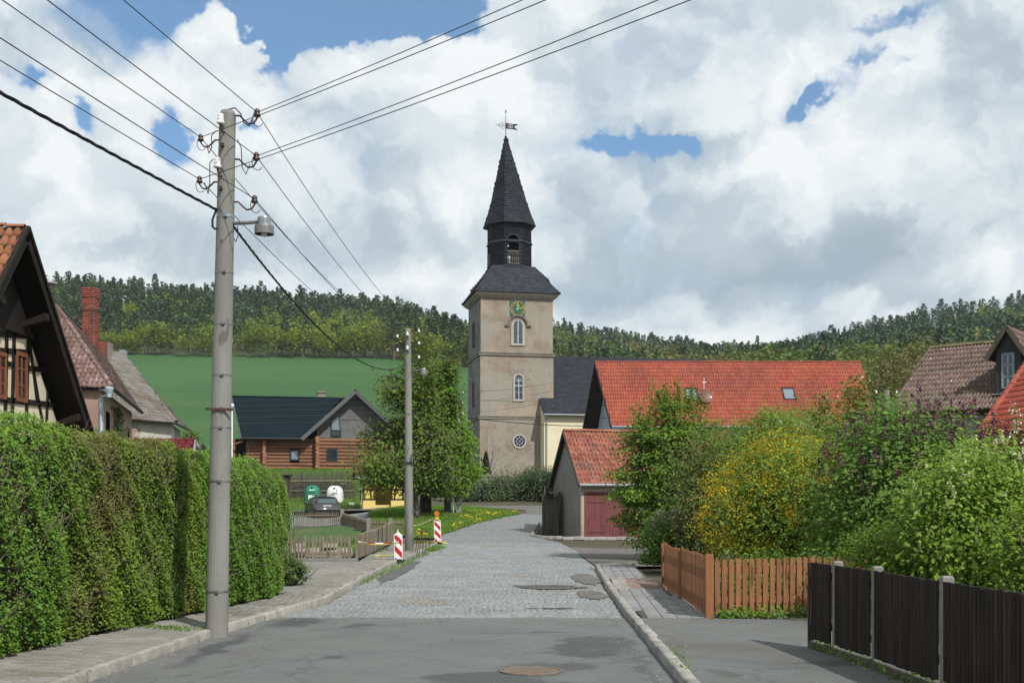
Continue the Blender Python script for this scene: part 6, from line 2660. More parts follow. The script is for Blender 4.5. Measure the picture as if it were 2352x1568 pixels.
def broad_crown(rg, n, q, wide=.32):
 nc = 16
 d = rg.normal(0, 1, (nc, 3))
 d /= np.linalg.norm(d, axis=1)[:, None]
 c = d * np.array((wide, wide, .36)) * rg.uniform(.45, .95, (nc, 1)) + np.array((0, 0, .60))
 k = rg.integers(0, nc, n)
 p = c[k] + rg.normal(0, .085, (n, 3))
 return quads_from(p, q, rg, .5, .8)


def trunk_quads(hgt, r0, r1, sides=4):
 V, Q = [], []
 for z, r in ((0, r0), (hgt, r1)):
  for k in range(sides):
   a = 2 * math.pi * k / sides
   V.append((math.cos(a) * r, math.sin(a) * r, z))
 for k in range(sides):
  Q.append((k, (k + 1) % sides, sides + (k + 1) % sides, sides + k))
 return np.array(V), np.array(Q)


def woods():
 rg = np.random.default_rng(5)
 crowns = [pine_crown(rg, 185, .078) for _ in range(6)] + [spruce_crown(rg, 190, .075) for _ in range(3)] + [broad_crown(rg, 170, .09) for _ in range(5)]
 # positions by area in the wedge of view
 pts = []
 n = 0
 while n < 3500:
  dx = rg.uniform(-140, 2500, 4000)
  Yf, Yc = Yf_of(dx), Yc_of(dx)
  u = rg.uniform(0, 1, 4000)
  Y = Yf + 3 + (Yc + 11 - Yf) * (u * .8 + .2 * np.sqrt(u))
  ok = rg.uniform(0, 1, 4000) < (.55 + .45 * (Y / 600))
  X = (dx - CX) / F * Y
  g = np.floor(np.stack([X / 4.4, Y / 4.4], 1))
  _, i = np.unique(g, axis=0, return_index=True)
  i = i[ok[i]]
  rg.shuffle(i)
  pts.append(np.stack([X[i], Y[i], dx[i]], 1))
  n += len(i)
 pts = np.concatenate(pts)[:3500]
 V, mi = [], []
 TV, TQ = [], []
 tb = 0
 for X, Y, dx in pts:
  Yf = float(Yf_of(dx))
  edge = Y < Yf + 16
  nz = math.sin(X * .021 + 1.3) + math.sin(Y * .033 - X * .012) + rg.normal(0, .55)
  right = dx > 1750
  if (nz > .95 and not edge and dx < 1250) or (nz > 1.3 and right):
   c, m, hg = crowns[9 + rg.integers(5)], int(rg.choice([2, 2, 3, 3])), rg.uniform(7, 10.5)
  elif dx > 1450 and dx < 1850 and nz > .3:
   c, m, hg = crowns[9 + rg.integers(5)], int(rg.choice([4, 3, 4])), rg.uniform(7, 11)
  elif nz > .25:
   c, m, hg = crowns[9 + rg.integers(5)], int(rg.choice([3, 3, 4, 3])), rg.uniform(7, 10.5)
  else:
   c, m, hg = crowns[rg.integers(9) if rg.uniform() < .4 else rg.integers(6)], (1 if right or rg.uniform() < .3 else 0), rg.uniform(8.5, 12)
  a = rg.uniform(0, 6.28)
  ca, sa = math.cos(a), math.sin(a)
  z = h(X, Y) - .4
  q = c.copy()
  x_, y_ = q[..., 0] * ca - q[..., 1] * sa, q[..., 0] * sa + q[..., 1] * ca
  w = hg * rg.uniform(.85, 1.2)
  V.append(np.stack([X + x_ * w, Y + y_ * w, z + q[..., 2] * hg], -1))
  mi.append(np.full(len(q), m))
  if Y < Yf + 45:
   tv, tq = trunk_quads(hg * .6, .16, .09)
   TV.append(tv + np.array((X, Y, z)))
   TQ.append(tq + tb)
   tb += len(tv)
 V = np.concatenate(V)
 n = len(V)
 np_obj('forest', V.reshape(-1, 3), np.arange(4 * n).reshape(n, 4), [M_pine, M_pine2, M_broad, M_broad2, M_broad3], None, 'stuff', np.concatenate(mi))
 np_obj('forest_trunks', np.concatenate(TV), np.concatenate(TQ), M_bark_pale, None, 'stuff')

 # trees that can be told apart: the bright row along the field and the pines of the skyline
 def protos(kind, k, mat, n, q):
  res = []
  for _ in range(k):
   c = {'p': pine_crown, 'b': broad_crown, 's': spruce_crown}[kind](rg, n, q)
   res.append(np_mesh('crown', c.reshape(-1, 3), np.arange(4 * len(c)).reshape(-1, 4), mat))
  tv, tq = trunk_quads(.62, .012, .006, 6)
  return res, np_mesh('trunk', tv, tq, M_bark_pale if kind == 'p' else M_bark)

 ORD = ('first second third fourth fifth sixth seventh eighth ninth tenth eleventh twelfth thirteenth fourteenth fifteenth sixteenth seventeenth eighteenth nineteenth '
   'twentieth twenty-first twenty-second twenty-third twenty-fourth twenty-fifth twenty-sixth twenty-seventh twenty-eighth twenty-ninth thirtieth').split()
 rows = {}

 def number_rows():
  for g, lst in rows.items():
   if len(lst) <= len(ORD):
    lst.sort(key=lambda o: o.location.x / o.location.y)
    for k, o in enumerate(lst):
     o['label'] += ', ' + ORD[k] + ' from the left'

 def plant(name, label, group, X, Y, hg, wide, crown, trunk):
  r = bpy.data.objects.new(name, None)
  COL.objects.link(r)
  r.location = (X, Y, h(X, Y) - .3)
  r.scale = (hg * wide, hg * wide, hg)
  r.rotation_euler = (0, 0, rg.uniform(0, 6.28))
  tag(r, label, 'tree', group)
  rows.setdefault(group, []).append(r)
  ORG[r.name] = Vector(r.location)
  for nm, me in (('crown', crown), ('trunk', trunk)):
   o = bpy.data.objects.new(nm, me)
   COL.objects.link(o)
   o.parent = r
 B1, T1 = protos('b', 5, M_broad, 700, .058)
 x = 232
 while x < 1062:
  Y = float(Yf_of(x)) + rg.uniform(0, 9)
  if rg.uniform() < .86:
   plant('broadleaf_tree', 'bright yellow green tree above the field', 'bright trees along the upper edge of the field', (x - CX) / F * Y, Y, rg.uniform(6.5, 12), rg.uniform(1.1, 1.6), B1[rg.integers(5)], T1)
  x += rg.uniform(15, 36)
 for x, fr in ((300, .42), (345, .75), (385, .7), (420, .5), (470, .6), (610, .55), (700, .45), (760, .35), (130, .8), (180, .6), (655, .7), (540, .35)):
  Y = float(Yf_of(x)) * (1 - fr) + float(Yc_of(x)) * fr
  plant('broadleaf_tree', 'bright green leafy tree among the left hill pines', 'bright trees among the pines of the left hill', (x - CX) / F * Y, Y, rg.uniform(9, 12), 1.25, B1[rg.integers(5)], T1)
 for x, fr in ((1790, .5), (1905, .85), (1935, .6), (1990, .75), (2045, .5), (2100, .7), (2140, .35), (2190, .55), (2260, .8), (2300, .5), (2335, .7), (2230, .3), (2080, .3)):
  Y = float(Yf_of(x)) * (1 - fr) + float(Yc_of(x)) * fr
  plant('broadleaf_tree', 'fresh green leafy tree among the right hill pines', 'bright trees among the pines of the right hill', (x - CX) / F * Y, Y, rg.uniform(9, 12), 1.2, B1[rg.integers(5)], T1)
 C1, TC = protos('p', 6, M_pine, 800, .045)
 C2, _t = protos('p', 4, M_pine2, 800, .045)
 x = 120
 while x < 2352:
  if not (1085 < x < 1275):
   Y = float(Yc_of(x)) + rg.uniform(-14, 5)
   rt = x > 1750
   plant('pine_tree', 'dark pine standing on the crest of the right hill' if rt else ('dark pine standing on the saddle above the red barn' if x > 1270 else 'dark pine standing on the crest of the left hill'),
     'pines on the right skyline' if rt else ('pines on the saddle skyline' if x > 1270 else 'pines on the left skyline'),
     (x - CX) / F * Y, Y, 6.5 + 7.5 * rg.uniform(0, 1) ** 1.6, rg.uniform(.8, 1.4), (C2 if rt else C1)[rg.integers(4)], TC)
  x += rg.choice([6, 9, 14, 22, 40]) * rg.uniform(.8, 1.3)
 # pines of the wood edge left of the tower
 for x in (905, 935, 958, 985, 1003, 1022, 1043, 1058):
  Y = float(Yf_of(x)) + rg.uniform(4, 16)
  plant('pine_tree', 'tall pine with pale trunk left of the tower', 'tall pines left of the tower', (x - CX) / F * Y, Y, rg.uniform(13, 17), 1.0, C1[rg.integers(6)], TC)
 # darker trees in the gap right of the barn
 B3, T3 = protos('b', 3, M_broad3, 1900, .032)
 for x, Y, hg in ((2010, 150, 9.5), (2040, 165, 12), (2075, 150, 10.5), (2100, 170, 13), (2125, 155, 11), (2150, 160, 12), (1990, 175, 10), (2065, 140, 7), (2020, 138, 6)):
  plant('broadleaf_tree', 'olive brown tree between barn and brown roof', 'olive trees right of the barn', (x - CX) / F * Y, Y, hg, 1.1, B3[rg.integers(3)], T3)
 for x, Y, hg in ((1568, 150, 10), (1600, 158, 11), (1630, 150, 10), (1660, 155, 10.5), (1545, 165, 10)):
  plant('broadleaf_tree', 'dark olive tree behind the red barn ridge', 'olive trees behind the barn ridge', (x - CX) / F * Y, Y, hg + 1.2, 1.0, B3[rg.integers(3)], T3)

 number_rows()


woods()

# ================================================================ trees on the green
def tree(name, label, base, height, radius, mat, barkm, nleaf, lsize, levels=3, spread=.62, n=(9, 6, 4), up=.3, first=.16, jitter=.25, seed=1, lean=(0, 0), group=None, drop=0.0, extra=None, ratio=(.42, .62)):
 rg = np.random.default_rng(seed)
 root = thing(name, label, 'tree', base, group)
 mb = MB()
 tips = branch_tree(mb, base, height, radius, levels, rg, spread, None, n, up, first, lean, ratio)
 mb.build('trunk', barkm, root, smooth=True)
 T = np.array([tuple(t) for t in tips])
 k = rg.integers(0, len(T), nleaf)
 p = T[k] + rg.normal(0, jitter, (nleaf, 3))
 p[:, 2] -= np.abs(rg.normal(0, drop, nleaf)) if drop else 0
 if extra is not None:
  p = np.concatenate([p, extra])
 p = p[p[:, 2] > base[2] + 1.0]
 cc = np.array(base) + np.array((0, 0, height * .55))
 leaves('crown', p, lsize, mat, root, up=.3, shape=.75, droop=.3, face=(p - cc) / np.array((3, 3, 4.5)) * .8 + np.array((.25, -.35, .25)))
 return root


M_lind1 = leaf_mat('sparse olive linden leaves', (0.044, 0.080, 0.012), (0.064, 0.104, 0.016), 0.25, 0.35, 0.9, 0.018)
M_lind2 = leaf_mat('fresh linden leaves', (0.055, 0.125, 0.012), (0.078, 0.155, 0.016), 0.28, 0.32, 0.8, 0.014)
y_ = 66.5
a_, b_, c_ = P(953, 1186, 64.5), P(977, 1178, 69), P(1028, 1177, 69.5)
for p_ in (a_, b_, c_):
 p_.z = h(p_.x, p_.y)
tree('linden_tree', 'sparsely leaved linden with grey trunk right behind the second concrete pole', a_, 8.5, .34, M_lind1, M_bark, 18000, .16, 3, .74, (30, 7, 4), .02, .13, .26, 21, (-.15, 0), drop=.45, ratio=(.25, .36), extra=np.array(P(872, 1085, 63.5)) + np.random.default_rng(4).normal(0, 1, (2600, 3)) * np.array((.75, .6, .55)))
tree('linden_tree', 'linden with very dark trunk in the middle of the green', b_, 8.4, .38, M_lind1, M_bark_dark, 17000, .16, 3, .72, (28, 7, 4), .05, .14, .26, 32, (-.10, 0), drop=.3, ratio=(.20, .30))
tree('linden_tree', 'fresh green linden with pale trunk beside the third pole', c_, 8.3, .22, M_lind2, M_bark, 30000, .17, 3, .66, (34, 7, 4), .1, .12, .20, 43, (-.05, 0), drop=.25, ratio=(.14, .21), extra=np.array(P(1045, 1075, 69)) + np.random.default_rng(5).normal(0, 1, (2600, 3)) * np.array((.45, .5, .9)))

# ================================================================ shrubs
M_shrub_dark = leaf_mat('dark churchyard shrub leaves', (0.022, 0.040, 0.016), (0.032, 0.054, 0.020), 0.15, 0.35, 0.8)
M_conifer = leaf_mat('dark cypress', (0.010, 0.020, 0.010), (0.016, 0.028, 0.013), 0.05, 0.3, 0.8)


def stems(base, n, length, spread, rg, r=.012, curve=.25, up=1.0):
 mb = MB()
 tips = []
 for _ in range(n):
  a = rg.uniform(0, 6.28)
  s = abs(rg.normal(0, spread))
  d = Vector((math.cos(a) * s, math.sin(a) * s, up)).normalized()
  p = Vector(base) + Vector((math.cos(a), math.sin(a), 0)) * rg.uniform(0, spread * .4)
  L = length * rg.uniform(.6, 1.1)
  pts, rr = [p], [r]
  for i in range(4):
   d = (d + Vector((math.cos(a) * curve * .2, math.sin(a) * curve * .2, -.02)) + Vector(rg.normal(0, .07, 3))).normalized()
   p = p + d * (L / 4)
   pts.append(p.copy())
   rr.append(r * (1 - .2 * (i + 1)))
   if i > 0:
    tips.append(p.copy())
    if rg.uniform() < .8:
     q = p + (d + Vector(rg.normal(0, .45, 3))).normalized() * L * .22
     mb.tube([p, q], [rr[-1] * .7, rr[-1] * .3], 3, caps=False)
     tips.append(q)
  mb.tube(pts, rr, 4, caps=False)
 return mb, tips


def shrub(name, label, base, radii, mat, nleaf, lsize, seed, nclump=130, spread=None, nstem=26, center=None, inner=.45, zmin=-.85, amp=.22, twig=None, cat='shrub', group=None, flat=.7, up=.35, shape=.6, droop=.2):
 rg = np.random.default_rng(seed)
 root = thing(name, label, cat, base, group)
 c = Vector(center) if center is not None else Vector(base) + Vector((0, 0, radii[2] * .95))
 mb, tips = stems(base, nstem, (c.z + radii[2] * .8 - base[2]), .35 * radii[0] / max(radii[2], .1), rg, .016)
 mb.build('stems', twig or M_twig, root)
 env = shell_env(c, radii, inner, zmin, amp=amp)
 sp = spread or .13 * (radii[0] + radii[2])
 pts, k = clump_points(env, nclump, max(1, nleaf // nclump), sp, flat)
 pts = pts[pts[:, 2] > base[2] + .03]
 out = (pts - np.array(c)) / np.array(radii)
 leaves('foliage', pts, lsize, mat, root, up=up, shape=shape, droop=droop, face=out * .9 + np.array((.25, -.35, .3)))
 return root, c


def px_shrub(name, label, dx, dy, rx, ry, Y, zbase, mat, nleaf, lsize, seed, depth=None, **kw):
 c = P(dx, dy, Y)
 k = Y / F
 r = (rx * k, depth or rx * k, ry * k)
 return shrub(name, label, (c.x, c.y, zbase), r, mat, nleaf, lsize, seed, center=c, **kw)


for i, (dx, dy, rx, ry, Y, lb) in enumerate(((1075, 1128, 55, 34, 95, 'dark churchyard shrub nearest the linden trees'), (1135, 1128, 55, 36, 95.5, 'dark shrub below the left edge of the tower'),
            (1195, 1118, 60, 44, 96, 'tall dark shrub in front of the tower foot'), (1250, 1124, 50, 42, 95, 'dark shrub left of the garage gable'),
            (1238, 1098, 42, 26, 98, 'loose shrub under the church downpipe'), (1285, 1120, 40, 40, 97, 'dark shrub half hidden by the garage gable'))):
 px_shrub('shrub', lb, dx, dy, rx, ry, Y, 1.7, M_shrub_dark, 3800, .16, 60 + i, depth=1.3, group='dark shrubs before the churchyard wall', nclump=90, inner=.2)
cb = P(1116, 1095, 105.5)
rt = thing('cypress', 'small dark cone-shaped conifer at the foot of the church tower', 'conifer', cb)
n_ = 3200
zz = rng.uniform(0, 1, n_) ** 1.2
aa, rr_ = rng.uniform(0, 6.28, n_), (1 - zz) ** .75 * .72 * np.sqrt(rng.uniform(.3, 1, n_))
leaves('crown', np.stack([cb.x + np.cos(aa) * rr_, cb.y + np.sin(aa) * rr_, cb.z - 1.0 + zz * 3.3], 1), .16, M_conifer, rt)
mb = MB()
mb.tube([(cb.x, cb.y, cb.z - 1.2), (cb.x, cb.y, cb.z + 1.5)], [.07, .03], 6)
mb.build('trunk', M_bark_dark, rt)
# bare bramble twigs before the tower wall
rgx = np.random.default_rng(3)
p_ = P(1120, 1090, 103)
mb, tips = stems((p_.x, p_.y, p_.z - .5), 12, 4.2, .45, rgx, .02)
bt = thing('bare_tree', 'thin bare-branched young tree before the left corner of the tower', 'tree', (p_.x, p_.y, p_.z - .5))
mb.build('branches', M_twig, bt)
T_ = np.array([tuple(t) for t in tips])
leaves('leaves', T_[rng.integers(0, len(T_), 350)] + rng.normal(0, .15, (350, 3)), .10, M_broad3, bt)

# ---- clipped hedges along the left pavement
M_hedge = leaf_mat('hedge leaf', (0.052, 0.100, 0.011), (0.074, 0.126, 0.015), 0.20, 0.40, 0.9, 0.02, c3=(0.062, 0.072, 0.020), c3_scale=0.55, c3_cut=(0.50, 0.60))
M_hedge2 = leaf_mat('fresh hedge leaf', (0.046, 0.106, 0.012), (0.066, 0.134, 0.016), 0.22, 0.36, 0.9, 0.015)
M_paletwig = material('pale dry twig', (0.13, 0.105, 0.075), (0.19, 0.155, 0.115), 8, rough=.95)
M_hedgecore = material('dark hedge core', (0.018, 0.016, 0.010), (0.040, 0.032, 0.022), 30, rough=1.0)
_ty = [6, 11.4, 12.6, 13.6, 15.5, 16.4, 17.6, 19.0, 19.8, 20.3]
_tz = [2.52, 2.48, 2.43, 2.40, 2.40, 2.34, 2.31, 2.24, 2.08, 1.76]


def hedge(name, label, y0, y1, mat, seed, dens, bulge=0.0, top=0.0, wid=1.1):
 rg = np.random.default_rng(seed)
 ym = (y0 + y1) / 2
 root = thing(name, label, 'hedge', (float(HX(ym)) - .5, ym, ZP - .05), 'clipped hedges along the left pavement')
 ys = np.linspace(y0 + .1, y1 - .15, 14)
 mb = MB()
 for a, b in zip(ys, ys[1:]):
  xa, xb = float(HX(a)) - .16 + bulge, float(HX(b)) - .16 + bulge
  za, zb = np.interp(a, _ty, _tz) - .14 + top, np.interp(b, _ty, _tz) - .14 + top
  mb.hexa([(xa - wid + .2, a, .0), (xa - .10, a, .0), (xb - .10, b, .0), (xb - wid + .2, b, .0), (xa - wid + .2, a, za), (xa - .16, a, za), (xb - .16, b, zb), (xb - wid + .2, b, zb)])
 mb.build('light_blocking_core', M_hedgecore, root)  # solid dark core added inside the leaves to block light

 def wave(y, z):
  return .035 * np.sin(y * 2.3 + z * 2.3 + seed) + .028 * np.sin(y * 4.1 - z * 4.4) + .03 * np.sin(z * 6.2 + y * 7.7) + .02 * np.sin(y * 15 + z * 11)
 A = (y1 - y0) * 2.25
 n = int(A * dens)
 y = rg.uniform(y0, y1, n)
 zt = np.interp(y, _ty, _tz) + top + .05 * np.sin(y * 5.1 + seed) + .03 * np.sin(y * 13.0)
 z = .13 + (zt - .13) * rg.uniform(0, 1, n) ** .96
 rnd = np.clip((z - zt + .28) / .28, 0, 1) ** 2 * .16 + np.clip((.5 - z) / .5, 0, 1) * .06
 end = np.clip((y - y1 + .30) / .30, 0, 1) ** 2 * .25 * (1 if y1 > 19 else .25)
 # sparse and bushy patches
 dep = np.abs(rg.normal(0, .055, n)) + .05 * rg.uniform(0, 1, n) ** 3
 hole = np.sin(y * 3.7 + z * 2.9 + seed * 1.3) + np.sin(z * 5.3 - y * 2.2) + rg.normal(0, .6, n)
 dep = np.where(hole < -1.5, dep + .10, dep)
 x = HX(y) + bulge + wave(y, z) - dep - rnd - end
 top_n = int((y1 - y0) * wid * dens * .55)
 yt = rg.uniform(y0, y1, top_n)
 zt2 = np.interp(yt, _ty, _tz) + top + .05 * np.sin(yt * 5.1 + seed) + .03 * np.sin(yt * 13.0) + np.abs(rg.normal(0, .035, top_n)) - .04
 xt = HX(yt) + bulge - .10 - rg.uniform(0, wid, top_n)
 sh = int((y1 - y0) * 90)
 p = np.concatenate([np.stack([x, y, z], 1), np.stack([xt, yt, zt2], 1)])
 leaves('foliage', p, .036, mat, root, up=.35, shape=.6, face=np.array((.75, -.55, .25)))
 # thin shoots and dead twigs on the face
 tw = MB()
 for _ in range(int((y1 - y0) * 65)):
  yy, z0 = rg.uniform(y0 + .05, y1 - .1), rg.uniform(.3, 2.2)
  if z0 > np.interp(yy, _ty, _tz) + top - .1:
   continue
  xx = float(HX(yy)) + bulge + float(wave(yy, z0)) - .02
  d = Vector((rg.normal(.05, .10), rg.normal(0, .12), rg.uniform(.12, .38)))
  p0 = Vector((xx - .04, yy, z0))
  tw.tube([p0, p0 + d * .5 + Vector((.02, 0, 0)), p0 + d], [.0035, .003, .0015], 3, caps=False)
 tw.build('twigs', M_paletwig, root)


hedge('hedge', 'brighter green nearest section of clipped hedge at the left edge', 6.5, 12.65, M_hedge2, 3, 2600, .07, .03)
hedge('hedge', 'long olive green clipped hedge behind the nearest concrete pole', 12.6, 16.35, M_hedge, 5, 4200)
hedge('hedge', 'far end section of clipped hedge by the low juniper', 16.25, 20.35, M_hedge2, 8, 4200, -.03)

M_juniper = leaf_mat('juniper needles', (0.020, 0.040, 0.012), (0.040, 0.066, 0.016), 0.1, 0.4, 6, 0.02)
jp = at(660, 1345, ZP)
shrub('juniper', 'low spreading juniper bush at the end of the hedge', (jp.x, jp.y + .2, ZP - .02), (.34, .4, .28), M_juniper, 5200, .045, 77, nclump=80, inner=.3, center=(jp.x - .02, jp.y + .25, ZP + .27), nstem=14, spread=.055)

# ivy on the farmhouse
iv = thing('ivy', 'dark ivy climbing the side wall of the old farmhouse', 'ivy', fa.lerp(fb, .4))
n_ = 3600
f_ = np.clip(rng.normal(.42, .16, n_), .12, .75)
z_ = rng.uniform(1.5, 5.2, n_)
keep = (np.abs(f_ - .42 - .05 * np.sin(z_ * 2)) < .20 - .03 * (z_ - 3) + .05 * np.sin(z_ * 5))
f_, z_ = f_[keep], z_[keep]
p_ = np.array(fa)[None, :] + (np.array(fb) - np.array(fa))[None, :] * f_[:, None]
p_[:, 2] = z_
p_ += np.array(fn)[None, :] * rng.uniform(.02, .22, len(p_))[:, None]
leaves('foliage', p_, .13, leaf_mat('ivy leaf', (0.022, 0.038, 0.012), (0.05, 0.07, 0.02), .15, .4, 1.5), iv, face=np.array(fn) * 1.2)
mb = MB()
q0 = fa.lerp(fb, .4)
for k in range(7):
 b0 = Vector((q0.x, q0.y, .2)) + fn * .05
 mb.tube([b0, b0 + Vector((rng.normal(0, .1), rng.normal(.1, .3), 2)), b0 + Vector((rng.normal(-.1, .3), rng.normal(.2, .9), 4.4))], [.03, .02, .01], 4)
mb.build('stems', M_twig, iv)
px_shrub('shrub', 'small green shrub at the corner of the whitewashed wall', 437, 1010, 22, 28, 58, .3, M_broad2, 900, .13, 91, nclump=40, inner=.2)
px_shrub('shrub', 'green shrub between the garden shed and the pole', 462, 1085, 30, 40, 40, .1, M_broad2, 1800, .10, 92, nclump=50, inner=.2)

# ---- garden in front of the garage
M_hornbeam = leaf_mat('hornbeam leaf', (0.044, 0.096, 0.010), (0.064, 0.124, 0.014), 0.24, 0.34, 1.1, 0.014)
M_lilacleaf = leaf_mat('lilac leaf', (0.040, 0.090, 0.016), (0.062, 0.122, 0.022), 0.25, 0.32, 1.5, 0.012)
M_yellowgreen = leaf_mat('bright shrub leaf', (0.068, 0.130, 0.016), (0.094, 0.160, 0.022), 0.28, 0.30, 1.5, 0.014)
M_forsleaf = leaf_mat('forsythia leaf', (0.050, 0.105, 0.012), (0.075, 0.132, 0.015), 0.25, 0.30, 1.5, 0.014)
M_forsflower = leaf_mat('forsythia flower', (0.50, 0.37, 0.015), (0.40, 0.27, 0.012), 0.2, 0.3, 2, 0.012, gain=1.15, warm=1)
M_cherryleaf = leaf_mat('cherry leaf', (0.060, 0.085, 0.020), (0.085, 0.105, 0.026), 0.25, 0.30, 1.5, 0.015)
M_blossom = leaf_mat('white blossom', (0.62, 0.58, 0.56), (0.70, 0.64, 0.62), 0.15, 0.12, 2, gain=1.15, warm=1)
M_purple = leaf_mat('purple lilac flower', (0.120, 0.046, 0.085), (0.165, 0.070, 0.120), 0.1, 0.30, 3, 0.01, gain=1.15, warm=1)
M_pinklilac = leaf_mat('pale lilac flower', (0.36, 0.21, 0.34), (0.44, 0.28, 0.42), 0.1, 0.22, 3, gain=1.15, warm=1)
M_palerac = leaf_mat('cream flower raceme', (0.42, 0.46, 0.22), (0.52, 0.55, 0.32), 0.2, 0.2, 3, gain=1.15, warm=1)
M_olive = leaf_mat('olive twig leaf', (0.040, 0.055, 0.014), (0.056, 0.072, 0.018), 0.2, 0.35, 1.5)

gb = P(1548, 1120, 34.5)
hr, hc_ = shrub('hornbeam_bush', 'tall rounded green bush in front of the garage doors', (gb.x, gb.y, .05), (1.72, 1.5, 2.45), M_hornbeam, 40000, .10, 101, nclump=420, inner=.35, center=(gb.x, gb.y, 2.35), nstem=20, spread=.21, flat=.42, amp=.14, zmin=-.97, droop=1.0, up=.5)
# loose shoots on its crown
sh_ = MB()
tp = []
for k in range(46):
 a, r = rng.uniform(0, 6.28), rng.uniform(.1, 1.25)
 b0 = Vector((gb.x + math.cos(a) * r, gb.y + math.sin(a) * r * .8, 2.35 + 2.3 * math.sqrt(max(0, 1 - (r / 1.62) ** 2))))
 d = Vector((rng.normal(0, .12) + math.cos(a) * .15, rng.normal(0, .12), rng.uniform(.25, .62)))
 sh_.tube([b0 - d * .4, b0 + d], [.010, .004], 3, caps=False)
 tp += [b0 + d * t for t in np.linspace(-.2, 1, 6)]
sh_.build('shoots', M_twig, hr)
T_ = np.array([tuple(t) for t in tp])
leaves('foliage', np.repeat(T_, 8, 0) + rng.normal(0, .07, (len(T_) * 8, 3)), .085, M_hornbeam, hr, up=.4, droop=.6)


def panicles(root, name, cens, length, width, per, mat, size):
 n = len(cens)
 k = np.repeat(np.arange(n), per)
 t = rng.uniform(0, 1, n * per)
 a = rng.uniform(0, 6.28, n * per)
 tilt = rng.normal(0, .22, (n, 2))
 L = length * rng.uniform(.65, 1.25, n)
 r = width * (1.05 - t) * np.sqrt(rng.uniform(.2, 1, n * per))
 p = np.array(cens)[k] + np.stack([np.cos(a) * r + tilt[k, 0] * t * L[k], np.sin(a) * r + tilt[k, 1] * t * L[k], t * L[k]], 1)
 return leaves(name, p, size, mat, root, up=.1, shape=.95)


def fuzzy(env_c, radii, n, zmin=-.2, lo=.75, hi=1.08):
 d = rng.normal(0, 1, (n * 3, 3))
 d /= np.linalg.norm(d, axis=1)[:, None]
 d = d[d[:, 2] > zmin][:n]
 d[:, 1] = -np.abs(d[:, 1]) * .9
 return np.array(env_c) + d * rng.uniform(lo, hi, (len(d), 1)) * np.array(radii)


lr, lc = px_shrub('lilac_bush', 'small lilac bush with pale pink flowers left of the picket fence', 1548, 1222, 62, 52, 29, .1, M_lilacleaf, 5200, .085, 111, nclump=80, inner=.3)
panicles(lr, 'flowers', fuzzy(lc, (.62, .62, .5), 34, .0), .17, .06, 34, M_pinklilac, .042)
tr_, tc_ = px_shrub('twiggy_shrub', 'dark twiggy shrub between the tall green bush and the forsythia', 1640, 1150, 88, 150, 27.5, .1, M_olive, 13000, .07, 112, nclump=220, inner=.2, nstem=60)
fr_, fc_ = px_shrub('forsythia', 'large forsythia bush with yellow flowers behind the picket fence', 1805, 1165, 158, 152, 22, .1, M_forsleaf, 26000, .068, 113, nclump=420, inner=.35, nstem=46, flat=1.1, amp=.2)
# flowering wands
wd, fl = MB(), []
rg_ = np.random.default_rng(66)
for k in range(230):
 a = rg_.uniform(0, 6.28)
 r = abs(rg_.normal(0, .55))
 b0 = Vector((fc_.x + math.cos(a) * r * .9 - .15, fc_.y - abs(math.sin(a)) * r * .9, rg_.uniform(.5, 1.75)))
 d = Vector((math.cos(a) * .25 + rg_.normal(0, .12), -.1 + rg_.normal(0, .12), 1)).normalized() * rg_.uniform(.35, .85)
 q = [b0, b0 + d * .55 + Vector((math.cos(a), -.2, 0)) * .05, b0 + d + Vector((math.cos(a), -.3, 0)) * .12]
 wd.tube(q, [.006, .005, .003], 3, caps=False)
 for t in np.linspace(.05, 1, 22):
  c = q[0].lerp(q[1], t * 2) if t < .5 else q[1].lerp(q[2], t * 2 - 1)
  fl.append(c)
wd.build('wands', M_twig, fr_)
fc2, _k = clump_points(shell_env(fc_, (1.52, 1.5, 1.42), .82, -.75), 420, 30, .075, 1.5)
leaves('flower_clusters', fc2, .040, M_forsflower, fr_, up=.1, shape=.55)
T_ = np.array([tuple(t) for t in fl])
T_ = T_[T_[:, 2] < 2.75]
leaves('flowers', np.repeat(T_, 3, 0) + rng.normal(0, .024, (len(T_) * 3, 3)), .038, M_forsflower, fr_, up=.1, shape=.5)
bg_, bc_ = px_shrub('shrub', 'bright green young bush behind the forsythia', 1762, 1000, 56, 70, 34, .1, M_forsleaf, 5600, .085, 114, nclump=90, inner=.3)
px_shrub('shrub', 'tall green bush filling the gap before the barn wall', 1860, 1030, 150, 90, 40, .1, M_hornbeam, 16000, .11, 130, nclump=220, inner=.2)
px_shrub('shrub', 'dense green bush behind the lilac under the brown roof', 2170, 1080, 130, 80, 30, .1, M_hornbeam, 14000, .09, 131, nclump=200, inner=.2)
px_shrub('shrub', 'green bush in the gap right of the tall rounded bush', 1690, 1060, 60, 90, 38, .1, M_hornbeam, 9000, .10, 132, nclump=140, inner=.2)
px_shrub('shrub', 'green bush below the brown roof beside a grey post', 2045, 985, 62, 62, 33, .1, M_hornbeam, 5200, .085, 115, nclump=90, inner=.3)

